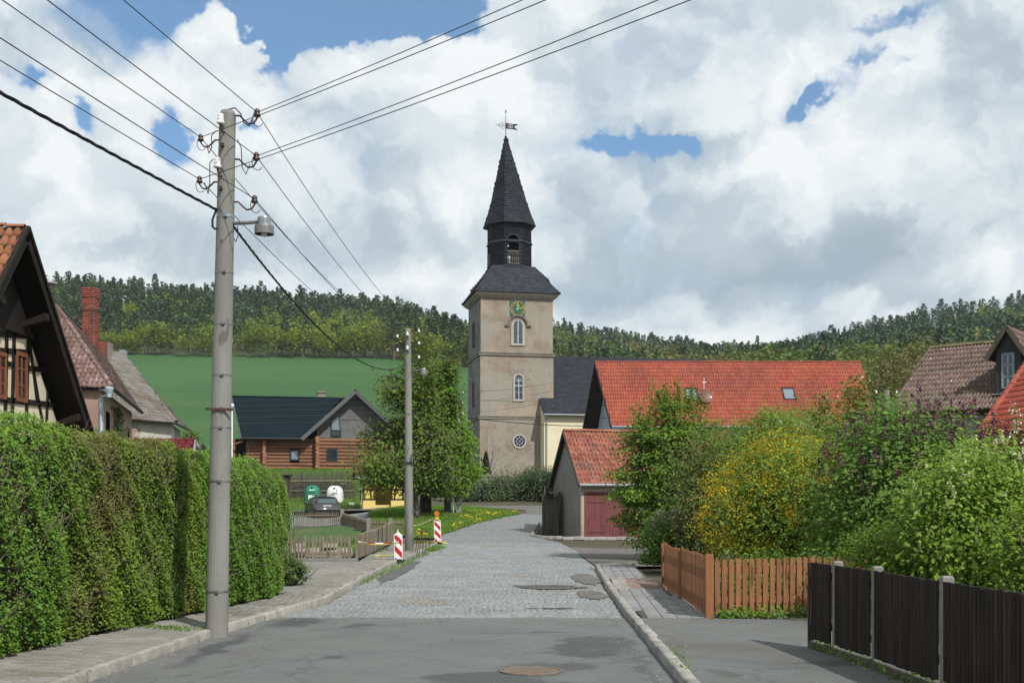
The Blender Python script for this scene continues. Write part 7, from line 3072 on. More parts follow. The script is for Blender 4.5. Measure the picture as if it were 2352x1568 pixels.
# old cherry tree with sparse white blossom
ct = P(1868, 1120, 30)
ctr = thing('cherry_tree', 'low spreading cherry tree with scattered white blossom', 'tree', (ct.x, ct.y, .1))
rg_ = np.random.default_rng(12)
mb = MB()
tips = []
mb.tube([(ct.x, ct.y, .05), (ct.x + .05, ct.y, .8), (ct.x, ct.y, 1.5)], [.12, .10, .09], 8)
for k in range(15):
 ang = rg_.uniform(-.1, 3.24)
 q = Vector((ct.x, ct.y, 1.5))
 d = Vector((math.cos(ang), rg_.normal(0, .5), .42 + .5 * math.sin(ang)))
 pts, rr = [q], [.06]
 L = rg_.uniform(1.6, 2.3) if abs(math.cos(ang)) > .5 else rg_.uniform(1.1, 1.7)
 for i in range(5):
  d = (d.normalized() + Vector(rg_.normal(0, .16, 3)) + Vector((0, 0, .06))).normalized()
  q = q + d * L / 5
  pts.append(q.copy())
  rr.append(.06 * (1 - .17 * (i + 1)))
  for _ in range(2):
   e = (d + Vector(rg_.normal(0, .6, 3))).normalized()
   q2 = q + e * rg_.uniform(.25, .6)
   mb.tube([q, q2], [.014, .005], 3, caps=False)
   tips += [q.lerp(q2, t) for t in (.3, .6, .8, 1)]
 mb.tube(pts, rr, 5, caps=False)
for (dx_, dy0, dy1) in ((1975, 1010, 868), (1985, 1000, 900), (1948, 1000, 890), (1890, 1000, 915)):
 a, b = P(dx_ - 8, dy0, 29.5), P(dx_, dy1, 29.5)
 mb.tube([a, a.lerp(b, .5) + Vector((.05, 0, 0)), b], [.02, .012, .004], 4, caps=False)
 tips += [a.lerp(b, t) for t in np.linspace(.05, 1, 26)]
mb.build('trunk', M_bark, ctr)
T_ = np.array([tuple(t) for t in tips])
leaves('crown', np.repeat(T_, 20, 0) + rng.normal(0, .15, (len(T_) * 20, 3)), .095, M_cherryleaf, ctr, up=.2, shape=.5, droop=.8)
kk = rng.integers(0, len(T_), 130)
leaves('blossom', np.repeat(T_[kk], 7, 0) + np.repeat(rng.normal(0, .10, (130, 3)), 7, 0) + rng.normal(0, .028, (130 * 7, 3)), .045, M_blossom, ctr, shape=.95)

# big lilac and bird cherry at the right
pl, pc = px_shrub('lilac_bush', 'big lilac bush with dark purple flower spikes behind the picket fence', 2085, 1150, 178, 190, 18.5, .1, M_lilacleaf, 24000, .080, 121, nclump=420, inner=.4, nstem=40, amp=.2, flat=.9)
n_ = 100
pcs = fuzzy(pc, (1.5, 1.5, 1.55), n_, .05, .86, 1.08)
panicles(pl, 'flowers', pcs, .17, .05, 40, M_purple, .030)
# purple spikes standing over the top
tops = np.array([tuple(P(x, y, 18.2 + rng.normal(0, .3))) for x, y in ((2090, 975), (2105, 960), (2118, 985), (2185, 960), (2195, 985), (2240, 950), (2248, 970), (2150, 985), (1960, 1030), (1990, 1045), (2010, 1060), (2030, 1010), (2060, 1000), (2285, 985), (2210, 1010), (2130, 1010), (1965, 1085), (1975, 1120), (1985, 1065), (2000, 1110), (2265, 1010), (2300, 1030), (2080, 1040), (2180, 1030))])
panicles(pl, 'flower_spikes', np.repeat(tops, 2, 0) + rng.normal(0, .05, (len(tops) * 2, 3)), .26, .055, 60, M_purple, .032)
tb = MB()
for q in tops:
 q = Vector(q)
 tb.tube([q - Vector((rng.normal(0, .1), 0, .7)), q], [.008, .004], 3, caps=False)
tb.build('flower_stalks', M_twig, pl)
bl, bc2 = px_shrub('bird_cherry_bush', 'tall bright green bush with cream flower racemes behind the dark fence', 2255, 1205, 150, 165, 14.2, .1, M_yellowgreen, 24000, .062, 122, nclump=420, inner=.4, nstem=44, amp=.2, flat=.9)
panicles(bl, 'flowers', fuzzy(bc2, (1.0, 1.0, 1.05), 110, -.4, .8, 1.06), .10, .022, 26, M_palerac, .022)
px_shrub('shrub', 'low bright green shrub just behind the dark fence posts', 2060, 1285, 120, 75, 15.2, .1, M_forsleaf, 8000, .05, 123, nclump=130, inner=.3, nstem=26)
px_shrub('shrub', 'green bush at the right edge above the dark fence', 2400, 1270, 100, 150, 12.4, .1, M_yellowgreen, 8000, .052, 124, nclump=150, inner=.35, nstem=30)
px_shrub('shrub', 'leafy green undergrowth behind the orange picket fence', 1740, 1330, 130, 60, 19, .1, M_forsleaf, 6500, .05, 125, nclump=110, inner=.2, nstem=16)
px_shrub('shrub', 'leafy green undergrowth left of the dark fence corner', 1890, 1320, 90, 70, 18.2, .1, M_lilacleaf, 5000, .05, 126, nclump=90, inner=.2, nstem=16)
px_shrub('shrub', 'grassy green clump at the foot of the tall bush', 1502, 1290, 38, 26, 29.5, .1, M_blade, 2200, .09, 127, nclump=60, inner=.1, nstem=4)
px_shrub('shrub', 'dark green undergrowth beneath the lilac bush', 1985, 1260, 120, 80, 20, .1, M_lilacleaf, 6500, .06, 128, nclump=110, inner=.2, nstem=16)
# blossom twig hanging in at the right edge
wb = P(2338, 1010, 13.0)
wr = thing('blossom_branch', 'slender twig of white blossom at the right edge', 'branch', wb)
mb = MB()
pts = [P(2375, 1130, 13.0), P(2352, 1060, 13.0), P(2338, 1000, 13.0), P(2330, 935, 13.0)]
mb.tube(pts, [.012, .009, .006, .003], 4)
mb.tube([pts[1], P(2300, 1040, 12.9)], [.006, .003], 3)
mb.build('twig', M_twig, wr)
cs = []
for t in np.linspace(0, .99, 26):
 i = int(t * 3)
 cs.append(tuple(pts[i].lerp(pts[i + 1], t * 3 - i)))
cs = np.array(cs)
leaves('blossom', np.repeat(cs, 9, 0) + np.repeat(rng.normal(0, .045, (26, 3)), 9, 0) + rng.normal(0, .02, (26 * 9, 3)), .024, M_blossom, wr, shape=.95)
leaves('leaves', np.repeat(cs, 6, 0) + rng.normal(0, .05, (26 * 6, 3)), .035, M_yellowgreen, wr)

# ================================================================ poles and wires
M_pole = material('grey pole concrete', (0.185, 0.182, 0.165), (0.240, 0.236, 0.215), 2.2, rough=0.92, bump=0.004, bscale=80, spots=(0.12, 0.115, 0.10), spot_scale=6, spot_cut=0.64, stretch=(1, 1, .35), c3=(0.135, 0.13, 0.115), c3_scale=1.1, c3_cut=(.52, .66))
M_pole_wood = material('grey weathered pole', (0.21, 0.195, 0.17), (0.28, 0.26, 0.23), 5, rough=0.95, stretch=(1, 1, .2))
M_porcelain = material('white porcelain', (0.75, 0.75, 0.73), (0.70, 0.70, 0.68), 6, rough=0.2, spec=.6)
M_brownpor = material('brown porcelain', (0.045, 0.024, 0.016), (0.06, 0.03, 0.02), 6, rough=0.25, spec=.6)
M_cable = material('black cable', (0.012, 0.012, 0.013), (0.018, 0.018, 0.018), 8, rough=0.6)
M_wire = material('aged line wire', (0.035, 0.037, 0.040), (0.05, 0.05, 0.05), 8, rough=0.6)
M_alu = material('brushed aluminium', (0.36, 0.375, 0.39), (0.31, 0.325, 0.34), 8, rough=0.38, metallic=0.8)
M_steelband = material('steel band', (0.16, 0.16, 0.155), (0.26, 0.26, 0.25), 10, rough=0.45, metallic=0.7)


def hook_insulator(root, p, side, s=1.0, white=False):
 """a bent iron hook from the pole at p, carrying an insulator at its outer end"""
 p = Vector(p)
 d = Vector((side, 0, 0))
 e = p + d * .26 * s
 mb = MB()
 pts = [p - d * .02, p + d * .05 * s, p + d * .10 * s - Vector((0, 0, .05 * s)), p + d * .16 * s - Vector((0, 0, .10 * s)), p + d * .22 * s - Vector((0, 0, .09 * s)), e - Vector((0, 0, .03 * s)), e + Vector((0, 0, .03 * s))]
 mb.tube(pts, .012 * s, 6)
 hk = mb.build('hook', M_rust, root)
 mb = MB()
 mb.lathe(e, [(.030 * s, -.015), (.046 * s, .0), (.040 * s, .022 * s), (.026 * s, .03 * s), (.038 * s, .045 * s), (.034 * s, .065 * s), (.016 * s, .085 * s)], 10)
 mb.build('insulator', M_porcelain if white else M_brownpor, hk, smooth=True)
 mb = MB()
 q = e + Vector((0, 0, .05 * s))
 loop = [q + Vector((math.cos(a) * .07 * s + .02, -.02, math.sin(a) * .10 * s - .09)) for a in np.linspace(1.4, 5.6, 9)]
 mb.tube(loop, .005 * s, 4)
 mb.build('jumper_wire', M_wire, hk)
 return e + Vector((0, 0, .04 * s))


def front_insulator(root, p):
 mb = MB()
 p = Vector(p)
 mb.tube([p + Vector((.05, .06, -.11)), p + Vector((.02, -.03, -.13)), p + Vector((0, -.04, -.06)), p + Vector((0, -.04, 0))], .012, 6)
 hk = mb.build('hook', M_rust, root)
 mb = MB()
 b = p + Vector((0, -.04, -.04))
 mb.lathe(b, [(.034, 0), (.050, .01), (.044, .035), (.03, .045), (.042, .06), (.040, .075), (.028, .085), (.038, .10), (.034, .118), (.012, .13)], 12)
 mb.build('insulator', M_porcelain, hk, smooth=True)


def lamp(name, label, p, arm_from, s=1.0):
 """old cylindrical street lamp head on a short arm"""
 p = Vector(p)
 root = thing(name, label, 'street lamp', p, 'lamps on the overhead line poles')
 mb = MB()
 af = Vector(arm_from)
 m_ = af.lerp(p + Vector((0, 0, .065 * s)), .5) + Vector((0, 0, .0))
 mb.tube([af, m_, p + Vector((-.04 * s, 0, .07 * s))], [.024 * s, .024 * s, .024 * s], 8)
 mb.build('arm', M_steelband, root)
 mb = MB()
 mb.lathe(p, [(.082 * s, .03 * s), (.084 * s, .105 * s), (.078 * s, .118 * s), (.0, .122 * s)], 18, caps=False)
 mb.build('housing', M_alu, root, smooth=False)
 mb = MB()
 mb.lathe(p, [(.118 * s, -.085 * s), (.118 * s, .0), (.112 * s, .022 * s), (.07 * s, .035 * s)], 20, caps=False)
 mb.lathe(p, [(.110 * s, -.083 * s), (.105 * s, .0)], 20, caps=False)
 mb.build('shade', material('grey lamp shade', (0.16, 0.16, 0.155), (0.20, 0.20, 0.195), 12, rough=.5, metallic=.3), root)
 mb = MB()
 mb.lathe(p, [(.02 * s, -.02 * s), (.035 * s, -.05 * s), (.038 * s, -.085 * s), (.03 * s, -.11 * s), (.008 * s, -.12 * s)], 12)
 mb.build('bulb', M_porcelain, root, smooth=True)


def concrete_pole(name, label, base, top, r0, r1, bands, mat=M_pole, n=20):
 base, top = Vector(base), Vector(top)
 root = thing(name, label, 'utility pole', base)
 mb = MB()
 k = 9
 mb.tube([base - Vector((0, 0, .2))] + [base.lerp(top, i / k) for i in range(1, k)] + [top - (top - base).normalized() * .04, top], [r0] + [r0 + (r1 - r0) * i / k for i in range(1, k)] + [r1, r1 * .8], n)
 sh = mb.build('shaft', mat, root, smooth=False, bevel=0)
 for f, w, mt in bands:
  c = base.lerp(top, f)
  rr = r0 + (r1 - r0) * f + .004
  mb = MB()
  mb.lathe(c, [(rr - .01, -w / 2), (rr, -w / 2), (rr - .001, w / 2), (rr - .01, w / 2)], n, caps=False)
  mb.box((c.x + .01, c.y - rr - .018, c.z - w * .7), (c.x + .05, c.y - rr + .01, c.z + w * .7))
  mb.build('band', mt, root)
 return root


Y1 = 14.3
pb, pt_ = Vector((-3.595, Y1, ZP)), P(523, 256, Y1)
zf = lambda dy: ((HY - dy) / F * Y1 + EYE - pb.z) / (pt_.z - pb.z)
pole1 = concrete_pole('utility_pole', 'tall nearest concrete utility pole on the left pavement', pb, pt_, .137, .098,
      [(zf(627), .02, M_steelband), (zf(745), .02, M_steelband), (zf(862), .02, M_steelband), (zf(982), .02, M_steelband), (zf(1105), .022, M_steelband), (zf(1357), .022, M_steelband), (zf(498), .035, M_alu), (zf(941), .026, M_rust)])
ax = lambda dy: pb.lerp(pt_, zf(dy))
rad = lambda dy: .137 + (.098 - .137) * zf(dy)
R1 = hook_insulator(pole1, ax(266) + Vector((rad(266), -.0, 0)), 1, 1.0)
R2 = hook_insulator(pole1, ax(366) + Vector((rad(366), -.0, 0)), 1, 1.0)
R3 = hook_insulator(pole1, ax(464) + Vector((rad(464), -.0, 0)), 1, .95)
L1 = hook_insulator(pole1, ax(322) + Vector((-rad(322), 0, 0)), -1, .85)
L2 = hook_insulator(pole1, ax(418) + Vector((-rad(418), 0, 0)), -1, .85)
for dx_, dy_ in ((514, 287), (507, 387)):
 q = P(dx_, dy_, Y1)
 front_insulator(pole1, (q.x, Y1 - rad(dy_) - .01, q.z))
for dx_, dy_ in ((516, 340), (512, 438)):
 q = P(dx_, dy_, Y1)
 mb = MB()
 mb.box((q.x - .02, Y1 - .15, q.z - .02), (q.x + .02, Y1 - .08, q.z + .02))
 mb.build('bolt', M_rust, pole1)
# cable loops on the pole
mb = MB()
for pts, r in (([P(523, 255, Y1) + Vector((-.02, -.03, 0)), P(540, 248, Y1 - .05), P(553, 262, Y1 - .1), P(560, 282, Y1 - .1), P(573, 290, Y1 - .1), P(579, 275, Y1)], .008),
    ([P(497, 300, Y1 - .1), P(486, 312, Y1 - .15), P(486, 340, Y1 - .15), P(480, 352, Y1 - .12), P(475, 335, Y1)], .006),
    ([P(490, 366, Y1 - .1), P(482, 374, Y1 - .15), P(482, 420, Y1 - .15), P(478, 445, Y1 - .1), P(470, 420, Y1)], .006),
    ([P(545, 320, Y1 - .05), P(554, 340, Y1 - .1), P(556, 385, Y1 - .1), P(565, 400, Y1 - .1), P(574, 378, Y1)], .006),
    ([P(496, 484, Y1 - .1), P(488, 505, Y1 - .16), P(488, 520, Y1 - .16), P(494, 526, Y1 - .12), P(500, 524, Y1 - .1)], .014),
    ([P(545, 520, Y1 - .1), P(548, 538, Y1 - .1), P(541, 556, Y1 - .1), P(538, 548, Y1 - .1)], .006)):
 mb.tube(pts, r, 5)
mb.build('cable_loops', M_cable, pole1)
mb = MB()
q = ax(941)
mb.bar(q + Vector((-.16, -.13, 0)), q + Vector((.17, -.13, -.005)), .02, .03)
mb.build('bracket', M_rust, pole1)
mb = MB()
mb.lathe(P(508, 552, Y1 - .115), [(.008, -.008), (.008, .008)], 8)
mb.build('bolt_hole', M_black, pole1)
lp_ = P(607, 522, Y1 - .02)
lamp('street_lamp', 'silver cylindrical street lamp on the nearest concrete pole', lp_, ax(514) + Vector((.09, -.02, 0)))

# second pole
b2 = P(940, 1268, 38.8)
b2.z = h(b2.x, 38.8) + .02
t2 = P(937, 755, 38.8)
pole2 = concrete_pole('utility_pole', 'second concrete utility pole beside the warning beacons', b2, t2, .150, .095, [(.62, .03, M_steelband), (.985, .03, M_steelband)])
at2 = []
for dx_, dy_, sd in ((944, 762, 1), (944, 790, 1), (944, 822, 1), (931, 774, -1), (931, 806, -1)):
 q = P(dx_, dy_, 38.8)
 at2.append(hook_insulator(pole2, q, sd, 1.0, True))
for dy_ in (768, 800):
 front_insulator(pole2, P(936, dy_, 38.68))
mb = MB()
q = P(941, 1062, 38.65)
mb.bar(q + Vector((-.13, 0, 0)), q + Vector((.15, 0, 0)), .04, .05)
mb.tube([q + Vector((.05, -.02, 0)), q + Vector((.06, -.04, .28))], .016, 5)
mb.tube([q + Vector((.12, -.02, 0)), q + Vector((.17, -.04, .16)), q + Vector((.24, -.04, .22))], .014, 5)
mb.build('strap', M_black, pole2)
lamp('street_lamp', 'silver street lamp on the second concrete pole before the lindens', P(973, 855, 38.7), P(943, 850, 38.8), 1.05)

# third pole
b3 = P(1050, 1177, 69.2)
b3.z = h(b3.x, 69.2)
t3 = P(1048, 899, 69.2)
pole3 = concrete_pole('utility_pole', 'third grey pole in a concrete footing beside the church tower', b3 + Vector((0, 0, .9)), t3, .14, .115, [], M_pole_wood, 12)
mb = MB()
mb.box((b3.x - .04, b3.y - .2, b3.z - .2), (b3.x + .24, b3.y + .12, b3.z + 1.72))
mb.build('footing', M_pole, pole3)
mb = MB()
mb.tube([(b3.x - .22, b3.y - .25, b3.z), (b3.x - .22, b3.y - .25, b3.z + 1.7)], .04, 6)
mb.box((b3.x - .28, b3.y - .32, b3.z + 1.55), (b3.x + .12, b3.y - .2, b3.z + 1.8))
mb.build('meter_pipe', material('pale blue steel', (0.38, 0.47, 0.52), (0.34, 0.43, 0.48), 5, rough=.5), pole3)
at3 = []
for dx_, dy_, sd in ((1052, 902, 1), (1052, 926, 1), (1052, 950, 1), (1044, 912, -1), (1044, 938, -1)):
 at3.append(hook_insulator(pole3, P(dx_, dy_, 69.2), sd, 1.1, True))
lamp('street_lamp', 'small street lamp on the third pole near the church tower', P(1053, 968, 68.9), P(1049, 965, 69.2), 1.35)

# fourth pole far right, between barn and brown house
b4, t4 = P(2036, 990, 60), P(2036, 896, 60)
b4.z = .5
pole4 = concrete_pole('utility_pole', 'short grey pole top between the red barn and the brown roof', b4, t4, .17, .15, [], M_pole, 12)
for dx_, dy_, sd in ((2042, 902, 1), (2030, 902, -1)):
 hook_insulator(pole4, P(dx_, dy_, 60), sd, 1.5, True)


def wire(name, label, a, b, sag, r=.0055, mat=None, n=18, twist=False):
 a, b = Vector(a), Vector(b)
 pts = []
 for i in range(n + 1):
  t = i / n
  p = a.lerp(b, t)
  p.z -= sag * 4 * t * (1 - t)
  pts.append(p)
 mb = MB()
 if twist:
  L = (b - a).length
  m = int(L / .09)
  d = (b - a).normalized()
  s = d.cross(Vector((0, 0, 1))).normalized()
  u = s.cross(d)
  for ph in (0, 2.1, 4.2):
   q = []
   for i in range(m + 1):
    t = i / m
    p = a.lerp(b, t)
    p.z -= sag * 4 * t * (1 - t)
    w = ph + i * .75
    q.append(p + (s * math.cos(w) + u * math.sin(w)) * r * .9)
   mb.tube(q, r * .8, 4, caps=False)
 else:
  mb.tube(pts, r, 5, caps=False)
 o = mb.build(name, mat or M_wire)
 tag(o, label, 'wire')
 return o


# spans towards the previous pole behind the viewer
PV = Vector((-8.55, -20, 0))
for (a, off, z, lb) in ((L1, -.4, 6.25, 'overhead wire from the upper left insulator to the upper left corner'), (R2, .35, 6.05, 'overhead wire crossing the pole front to the middle right insulator'),
      (R1, .35, 6.55, 'topmost overhead wire from the upper right insulator to the upper left'), (R3, .35, 5.35, 'overhead wire crossing the pole front to the lowest right insulator'),
      (L2, -.4, 5.6, 'overhead wire from the lower left insulator to the left edge')):
 wire('overhead_wire', lb, a, PV + Vector((off, 0, z)), .30)
clamp = P(498, 482, Y1 - .1)
wire('twisted_cable', 'thick twisted black cable from the left edge to the nearest pole', clamp, PV + Vector((-.3, 0, 5.55)), .42, .0115, M_cable, twist=True)
# spans to the house behind on the right
for (a, z, lb) in ((R1, 0.55, 'highest of the overhead wires running to the upper right'), (L1, 0.62, 'second overhead wire running to the upper right'),
     (R2, 0.55, 'third overhead wire running to the upper right'), (L2, 0.62, 'lowest overhead wire running to the upper right')):
 e = Vector((6.2, 5.6, a.z + z))
 wire('overhead_wire', lb, a, e, .12, .005)
# spans down the lane
for (a, b, lb) in ((R1, at2[0], 'overhead wire from the top right insulator down the lane'), (R2, at2[1], 'overhead wire from the middle right insulator down the lane'),
     (R3, at2[2], 'overhead wire from the lowest right insulator down the lane'), (L1, at2[3], 'overhead wire from the upper left insulator down the lane'),
     (L2, at2[4], 'overhead wire from the lower left insulator down the lane')):
 wire('overhead_wire', lb, a, b, .32, .0055)
wire('twisted_cable', 'thick twisted black cable sagging from the nearest pole to the second pole', ax(522) + Vector((.11, -.03, 0)), P(930, 836, 38.8), .75, .011, M_cable, twist=True)
for i, (a, b) in enumerate(zip(at2, at3)):
 wire('overhead_wire', ('first', 'second', 'third', 'fourth', 'fifth')[i] + ' thin wire from the second pole to the third pole', a, b, .45, .006)
wire('service_cable', 'black service cable from the third pole across the tower to the barn', P(1056, 957, 69.2), P(1345, 978, 88), .12, .028, M_cable)
for i, dy_ in enumerate((834, 851, 873, 892)):
 wire('overhead_wire', ('top', 'upper', 'lower', 'bottom')[i] + ' thin wire from the third pole across the slate roof to the barn', at3[min(i, 4)], P(1370 - i * 2, dy_ + 20, 89), .3, .010)
for i, (dy_, k) in enumerate(((915, 0), (927, 3), (939, 1), (953, 4), (969, 2))):
 wire('overhead_wire', ('first', 'second', 'third', 'fourth', 'fifth')[i] + ' thin pale wire crossing before the dark green roof', P(534, dy_ + 4, 82), at3[k] + Vector((-.3, 0, 0)), .12, .0045, M_steelband)

# ================================================================ fences
M_picket_grey = material('grey weathered picket', (0.155, 0.128, 0.095), (0.225, 0.190, 0.145), 7, rough=0.95, island=0.22, stretch=(1, 1, .2), c3=(0.13, 0.125, 0.075), c3_scale=1.5)
M_picket_orange = material('orange brown stained picket', (0.195, 0.083, 0.034), (0.275, 0.122, 0.055), 14, rough=0.8, island=0.17, stretch=(1, 1, .10), spots=(.105, .055, .030), spot_scale=9, spot_cut=.64, bump=.002, bscale=60)
M_slat_dark = material('dark brown stained slat', (0.016, 0.011, 0.009), (0.036, 0.026, 0.020), 14, rough=0.75, island=0.32, stretch=(1, 1, .10), bump=.002, bscale=60)
M_conc = material('rough concrete post', (0.195, 0.185, 0.160), (0.25, 0.236, 0.208), 6, rough=0.95, bump=0.006, bscale=60, spots=(.16, .15, .12), spot_scale=12, spot_cut=.64)


def picket_mesh(w, t, round_top=False, point=False):
 """unit-height picket"""
 if round_top:
  k = 5
  prof = [(-w / 2, 0), (w / 2, 0)] + [(w / 2 * math.cos(math.pi * i / k), 1 - .06 + .06 * math.sin(math.pi * i / k)) for i in range(k + 1)]
 elif point:
  prof = [(-w / 2, 0), (w / 2, 0), (w / 2, .95), (0, 1), (-w / 2, .95)]
 else:
  prof = [(-w / 2, 0), (w / 2, 0), (w / 2, 1), (-w / 2, 1)]
 mb = MB()
 mb.prism([(x, -t / 2, z) for x, z in prof], (0, t, 0))
 return mb


def picket_run(root, pts, step, w, t, mat, name='picket', round_top=False, point=False, jit=.01, lean=.01, skip=0.0, back=0.0):
 """pts: [(x, y, z_bottom, z_top)]; pickets share one mesh"""
 mb = picket_mesh(w, t, round_top, point)
 me = bpy.data.meshes.new(name)
 me.from_pydata(mb.v, [], mb.f)
 me.materials.append(mat)
 o0 = ORG[root.name]
 for a, b in zip(pts, pts[1:]):
  a, b = np.array(a, float), np.array(b, float)
  L = np.linalg.norm((b - a)[:2])
  n = max(1, int(L / step))
  u = Vector(((b - a)[0] / L, (b - a)[1] / L, 0))
  s = Vector((u.y, -u.x, 0))
  for i in range(n):
   if skip and rng.uniform() < skip:
    continue
   q = a + (b - a) * ((i + .5) / n)
   hgt = q[3] - q[2] + rng.normal(0, jit)
   c = Vector((q[0], q[1], q[2])) + s * back
   le = rng.normal(0, lean)
   Z = Vector((u.x * le, u.y * le, 1)) * hgt
   o = bpy.data.objects.new(name, me)
   COL.objects.link(o)
   o.parent = root
   c = c - o0
   o.matrix_local = Matrix([[u.x, -s.x, Z.x, c.x], [u.y, -s.y, Z.y, c.y], [u.z, -s.z, Z.z, c.z], [0, 0, 0, 1]])
   ORG[o.name] = o0


def rails(root, pts, fr, w, t, mat, off=0.03):
 for a, b in zip(pts, pts[1:]):
  u = Vector((b[0] - a[0], b[1] - a[1], 0)).normalized()
  s = Vector((-u.y, u.x, 0)) * off
  for f in fr:
   p = Vector((a[0], a[1], a[2] + (a[3] - a[2]) * f)) + s
   q = Vector((b[0], b[1], b[2] + (b[3] - b[2]) * f)) + s
   mb = MB()
   mb.bar(p, q, t, w)
   mb.build('rail', mat, root)


def posts(root, lst, w, mat, name='post', cap=False):
 for x, y, z0, z1 in lst:
  mb = MB()
  mb.box((x - w / 2, y - w / 2, z0), (x + w / 2, y + w / 2, z1))
  mb.build(name, mat, root)


# dark slat fence with concrete posts
df = [(3.15, 12.42), (3.245, 11.85), (3.335, 10.85), (3.42, 9.35), (3.50, 7.75), (3.58, 6.1), (3.62, 4.6)]
dfr = thing('slat_fence', 'low dark brown slat fence between concrete posts at the right edge', 'fence', (3.35, 10.5, ZP))
slat = MB()
slat.add([(-.033, 0, 0), (-.026, -.020, 0), (0, -.027, 0), (.026, -.020, 0), (.033, 0, 0), (-.033, 0, 1), (-.026, -.020, 1), (0, -.027, 1), (.026, -.020, 1), (.033, 0, 1)],
   [(0, 1, 6, 5), (1, 2, 7, 6), (2, 3, 8, 7), (3, 4, 9, 8), (4, 0, 5, 9), (5, 6, 7, 8, 9), (4, 3, 2, 1, 0)])
slm = bpy.data.meshes.new('slat')
slm.from_pydata(slat.v, [], slat.f)
slm.materials.append(M_slat_dark)
for (a, b) in zip(df, df[1:]):
 a, b = Vector((*a, 0)), Vector((*b, 0))
 u = (b - a).normalized()                          # towards the viewer
 nrm = Vector((u.y, -u.x, 0))                      # towards the road
 nrm = nrm if nrm.x < 0 else -nrm
 L = (b - a).length
 n = int((L - .1) / .0665)
 for i in range(n):
  c = a + u * (.06 + (L - .12) * (i + .5) / n) + nrm * .0
  z0, z1 = ZP + .10 + rng.normal(0, .004), 1.0 + rng.normal(0, .004)
  X = -u
  Yv = -nrm
  c = c - ORG[dfr.name]
  o = bpy.data.objects.new('slat', slm)
  COL.objects.link(o)
  o.parent = dfr
  o.matrix_local = Matrix([[X.x, Yv.x, 0, c.x], [X.y, Yv.y, 0, c.y], [0, 0, z1 - z0, z0 - ORG[dfr.name].z], [0, 0, 0, 1]])
  ORG[o.name] = ORG[dfr.name]
 for zr_ in (.36, .88):
  mb = MB()
  mb.bar(a - nrm * .03 + Vector((0, 0, zr_)), b - nrm * .03 + Vector((0, 0, zr_)), .03, .07)
  mb.build('rail', M_slat_dark, dfr)
 mb = MB()
 mb.bar(a + Vector((0, 0, ZP + .02)), b + Vector((0, 0, ZP + .02)), .05, .10)
 mb.build('base_plank', material('mossy dark concrete', (0.070, 0.070, 0.055), (0.11, 0.105, 0.085), 6, rough=.95), dfr)
for k, (x, y) in enumerate(df):
 mb = MB()
 if k == 0:
  mb.box((x - .02, y - .03, 0), (x + .03, y + .03, 1.0))
  mb.build('end_post', M_slat_dark, dfr)
  continue
 mb.box((x - .006, y - .04, 0), (x + .085, y + .04, 1.02))
 mb.hexa([Vector(q) for q in ((x - .006, y - .04, 1.022), (x + .085, y - .04, 1.022), (x + .085, y + .04, 1.022), (x - .006, y + .04, 1.022), (x + .004, y - .03, 1.04), (x + .075, y - .03, 1.04), (x + .075, y + .03, 1.04), (x + .004, y + .03, 1.04))])
 mb.build('post', M_conc, dfr)
weeds('fence_grass', [(3.2, 12.3, .1), (3.3, 11.2, .1), (3.38, 9.6, .1), (3.45, 8.0, .1)], 420, .05, .05, M_blade, .05)

# orange picket fence
of = thing('picket_fence', 'orange brown wooden picket fence on the corner of the right pavement', 'fence', (2.63, 15.75, ZP))
fpts = [(2.70, 15.74, .145, .885), (4.95, 16.35, .145, .90)]
picket_run(of, fpts, .1005, .070, .022, M_picket_orange, 'picket', True, jit=.004, lean=.004)
rails(of, fpts, (.255, .79), .075, .035, M_picket_orange)
spts = [(2.635, 15.82, .12, .92), (2.84, 21.9, .12, .86)]
picket_run(of, spts, .150, .118, .024, M_picket_orange, 'picket', False, jit=.012, lean=.004)
rails(of, spts, (.25, .78), .08, .035, M_picket_orange, -.035)
posts(of, [(2.64, 15.74, 0, .95), (2.85, 22.0, 0, .90), (2.735, 19.0, 0, .88)], .10, M_picket_orange)
mb = MB()
mb.bar((2.68, 15.78, .10), (4.95, 16.38, .10), .12, .08)
mb.build('kerb_plank', M_conc, of)

# low grey garden fence with plinth, then along the footpath
gf = thing('garden_fence', 'low grey weathered picket fence around the corner garden', 'fence', (-4.2, 31.5, ZP))
gp = [(-7.3, 31.45, .17, .80), (-4.42, 31.45, .17, .80)]
picket_run(gf, gp, .094, .044, .022, M_picket_grey, 'picket', False, True, jit=.02, lean=.02)
rails(gf, gp, (.2, .72), .05, .04, M_picket_grey)
mb = MB()
mb.bar((-7.3, 31.5, .11), (-4.12, 31.5, .11), .16, .16)
mb.build('plinth', M_conc, gf)
posts(gf, [(-4.36, 31.5, 0, .78), (-4.16, 31.5, 0, .82), (-6.0, 31.55, 0, .75)], .08, M_picket_grey)
gs = [(-4.16, 31.6, .17, .80), (-4.40, 38.5, .15, .86), (-4.72, 47.0, .18, .98)]
picket_run(gf, gs, .094, .060, .022, M_picket_grey, 'picket', False, True, jit=.015, lean=.015)
rails(gf, gs, (.2, .75), .05, .04, M_picket_grey, .04)
posts(gf, [(-4.33, 35.0, 0, .84), (-4.40, 38.5, 0, .86), (-4.56, 42.5, 0, .92)], .09, M_boards)

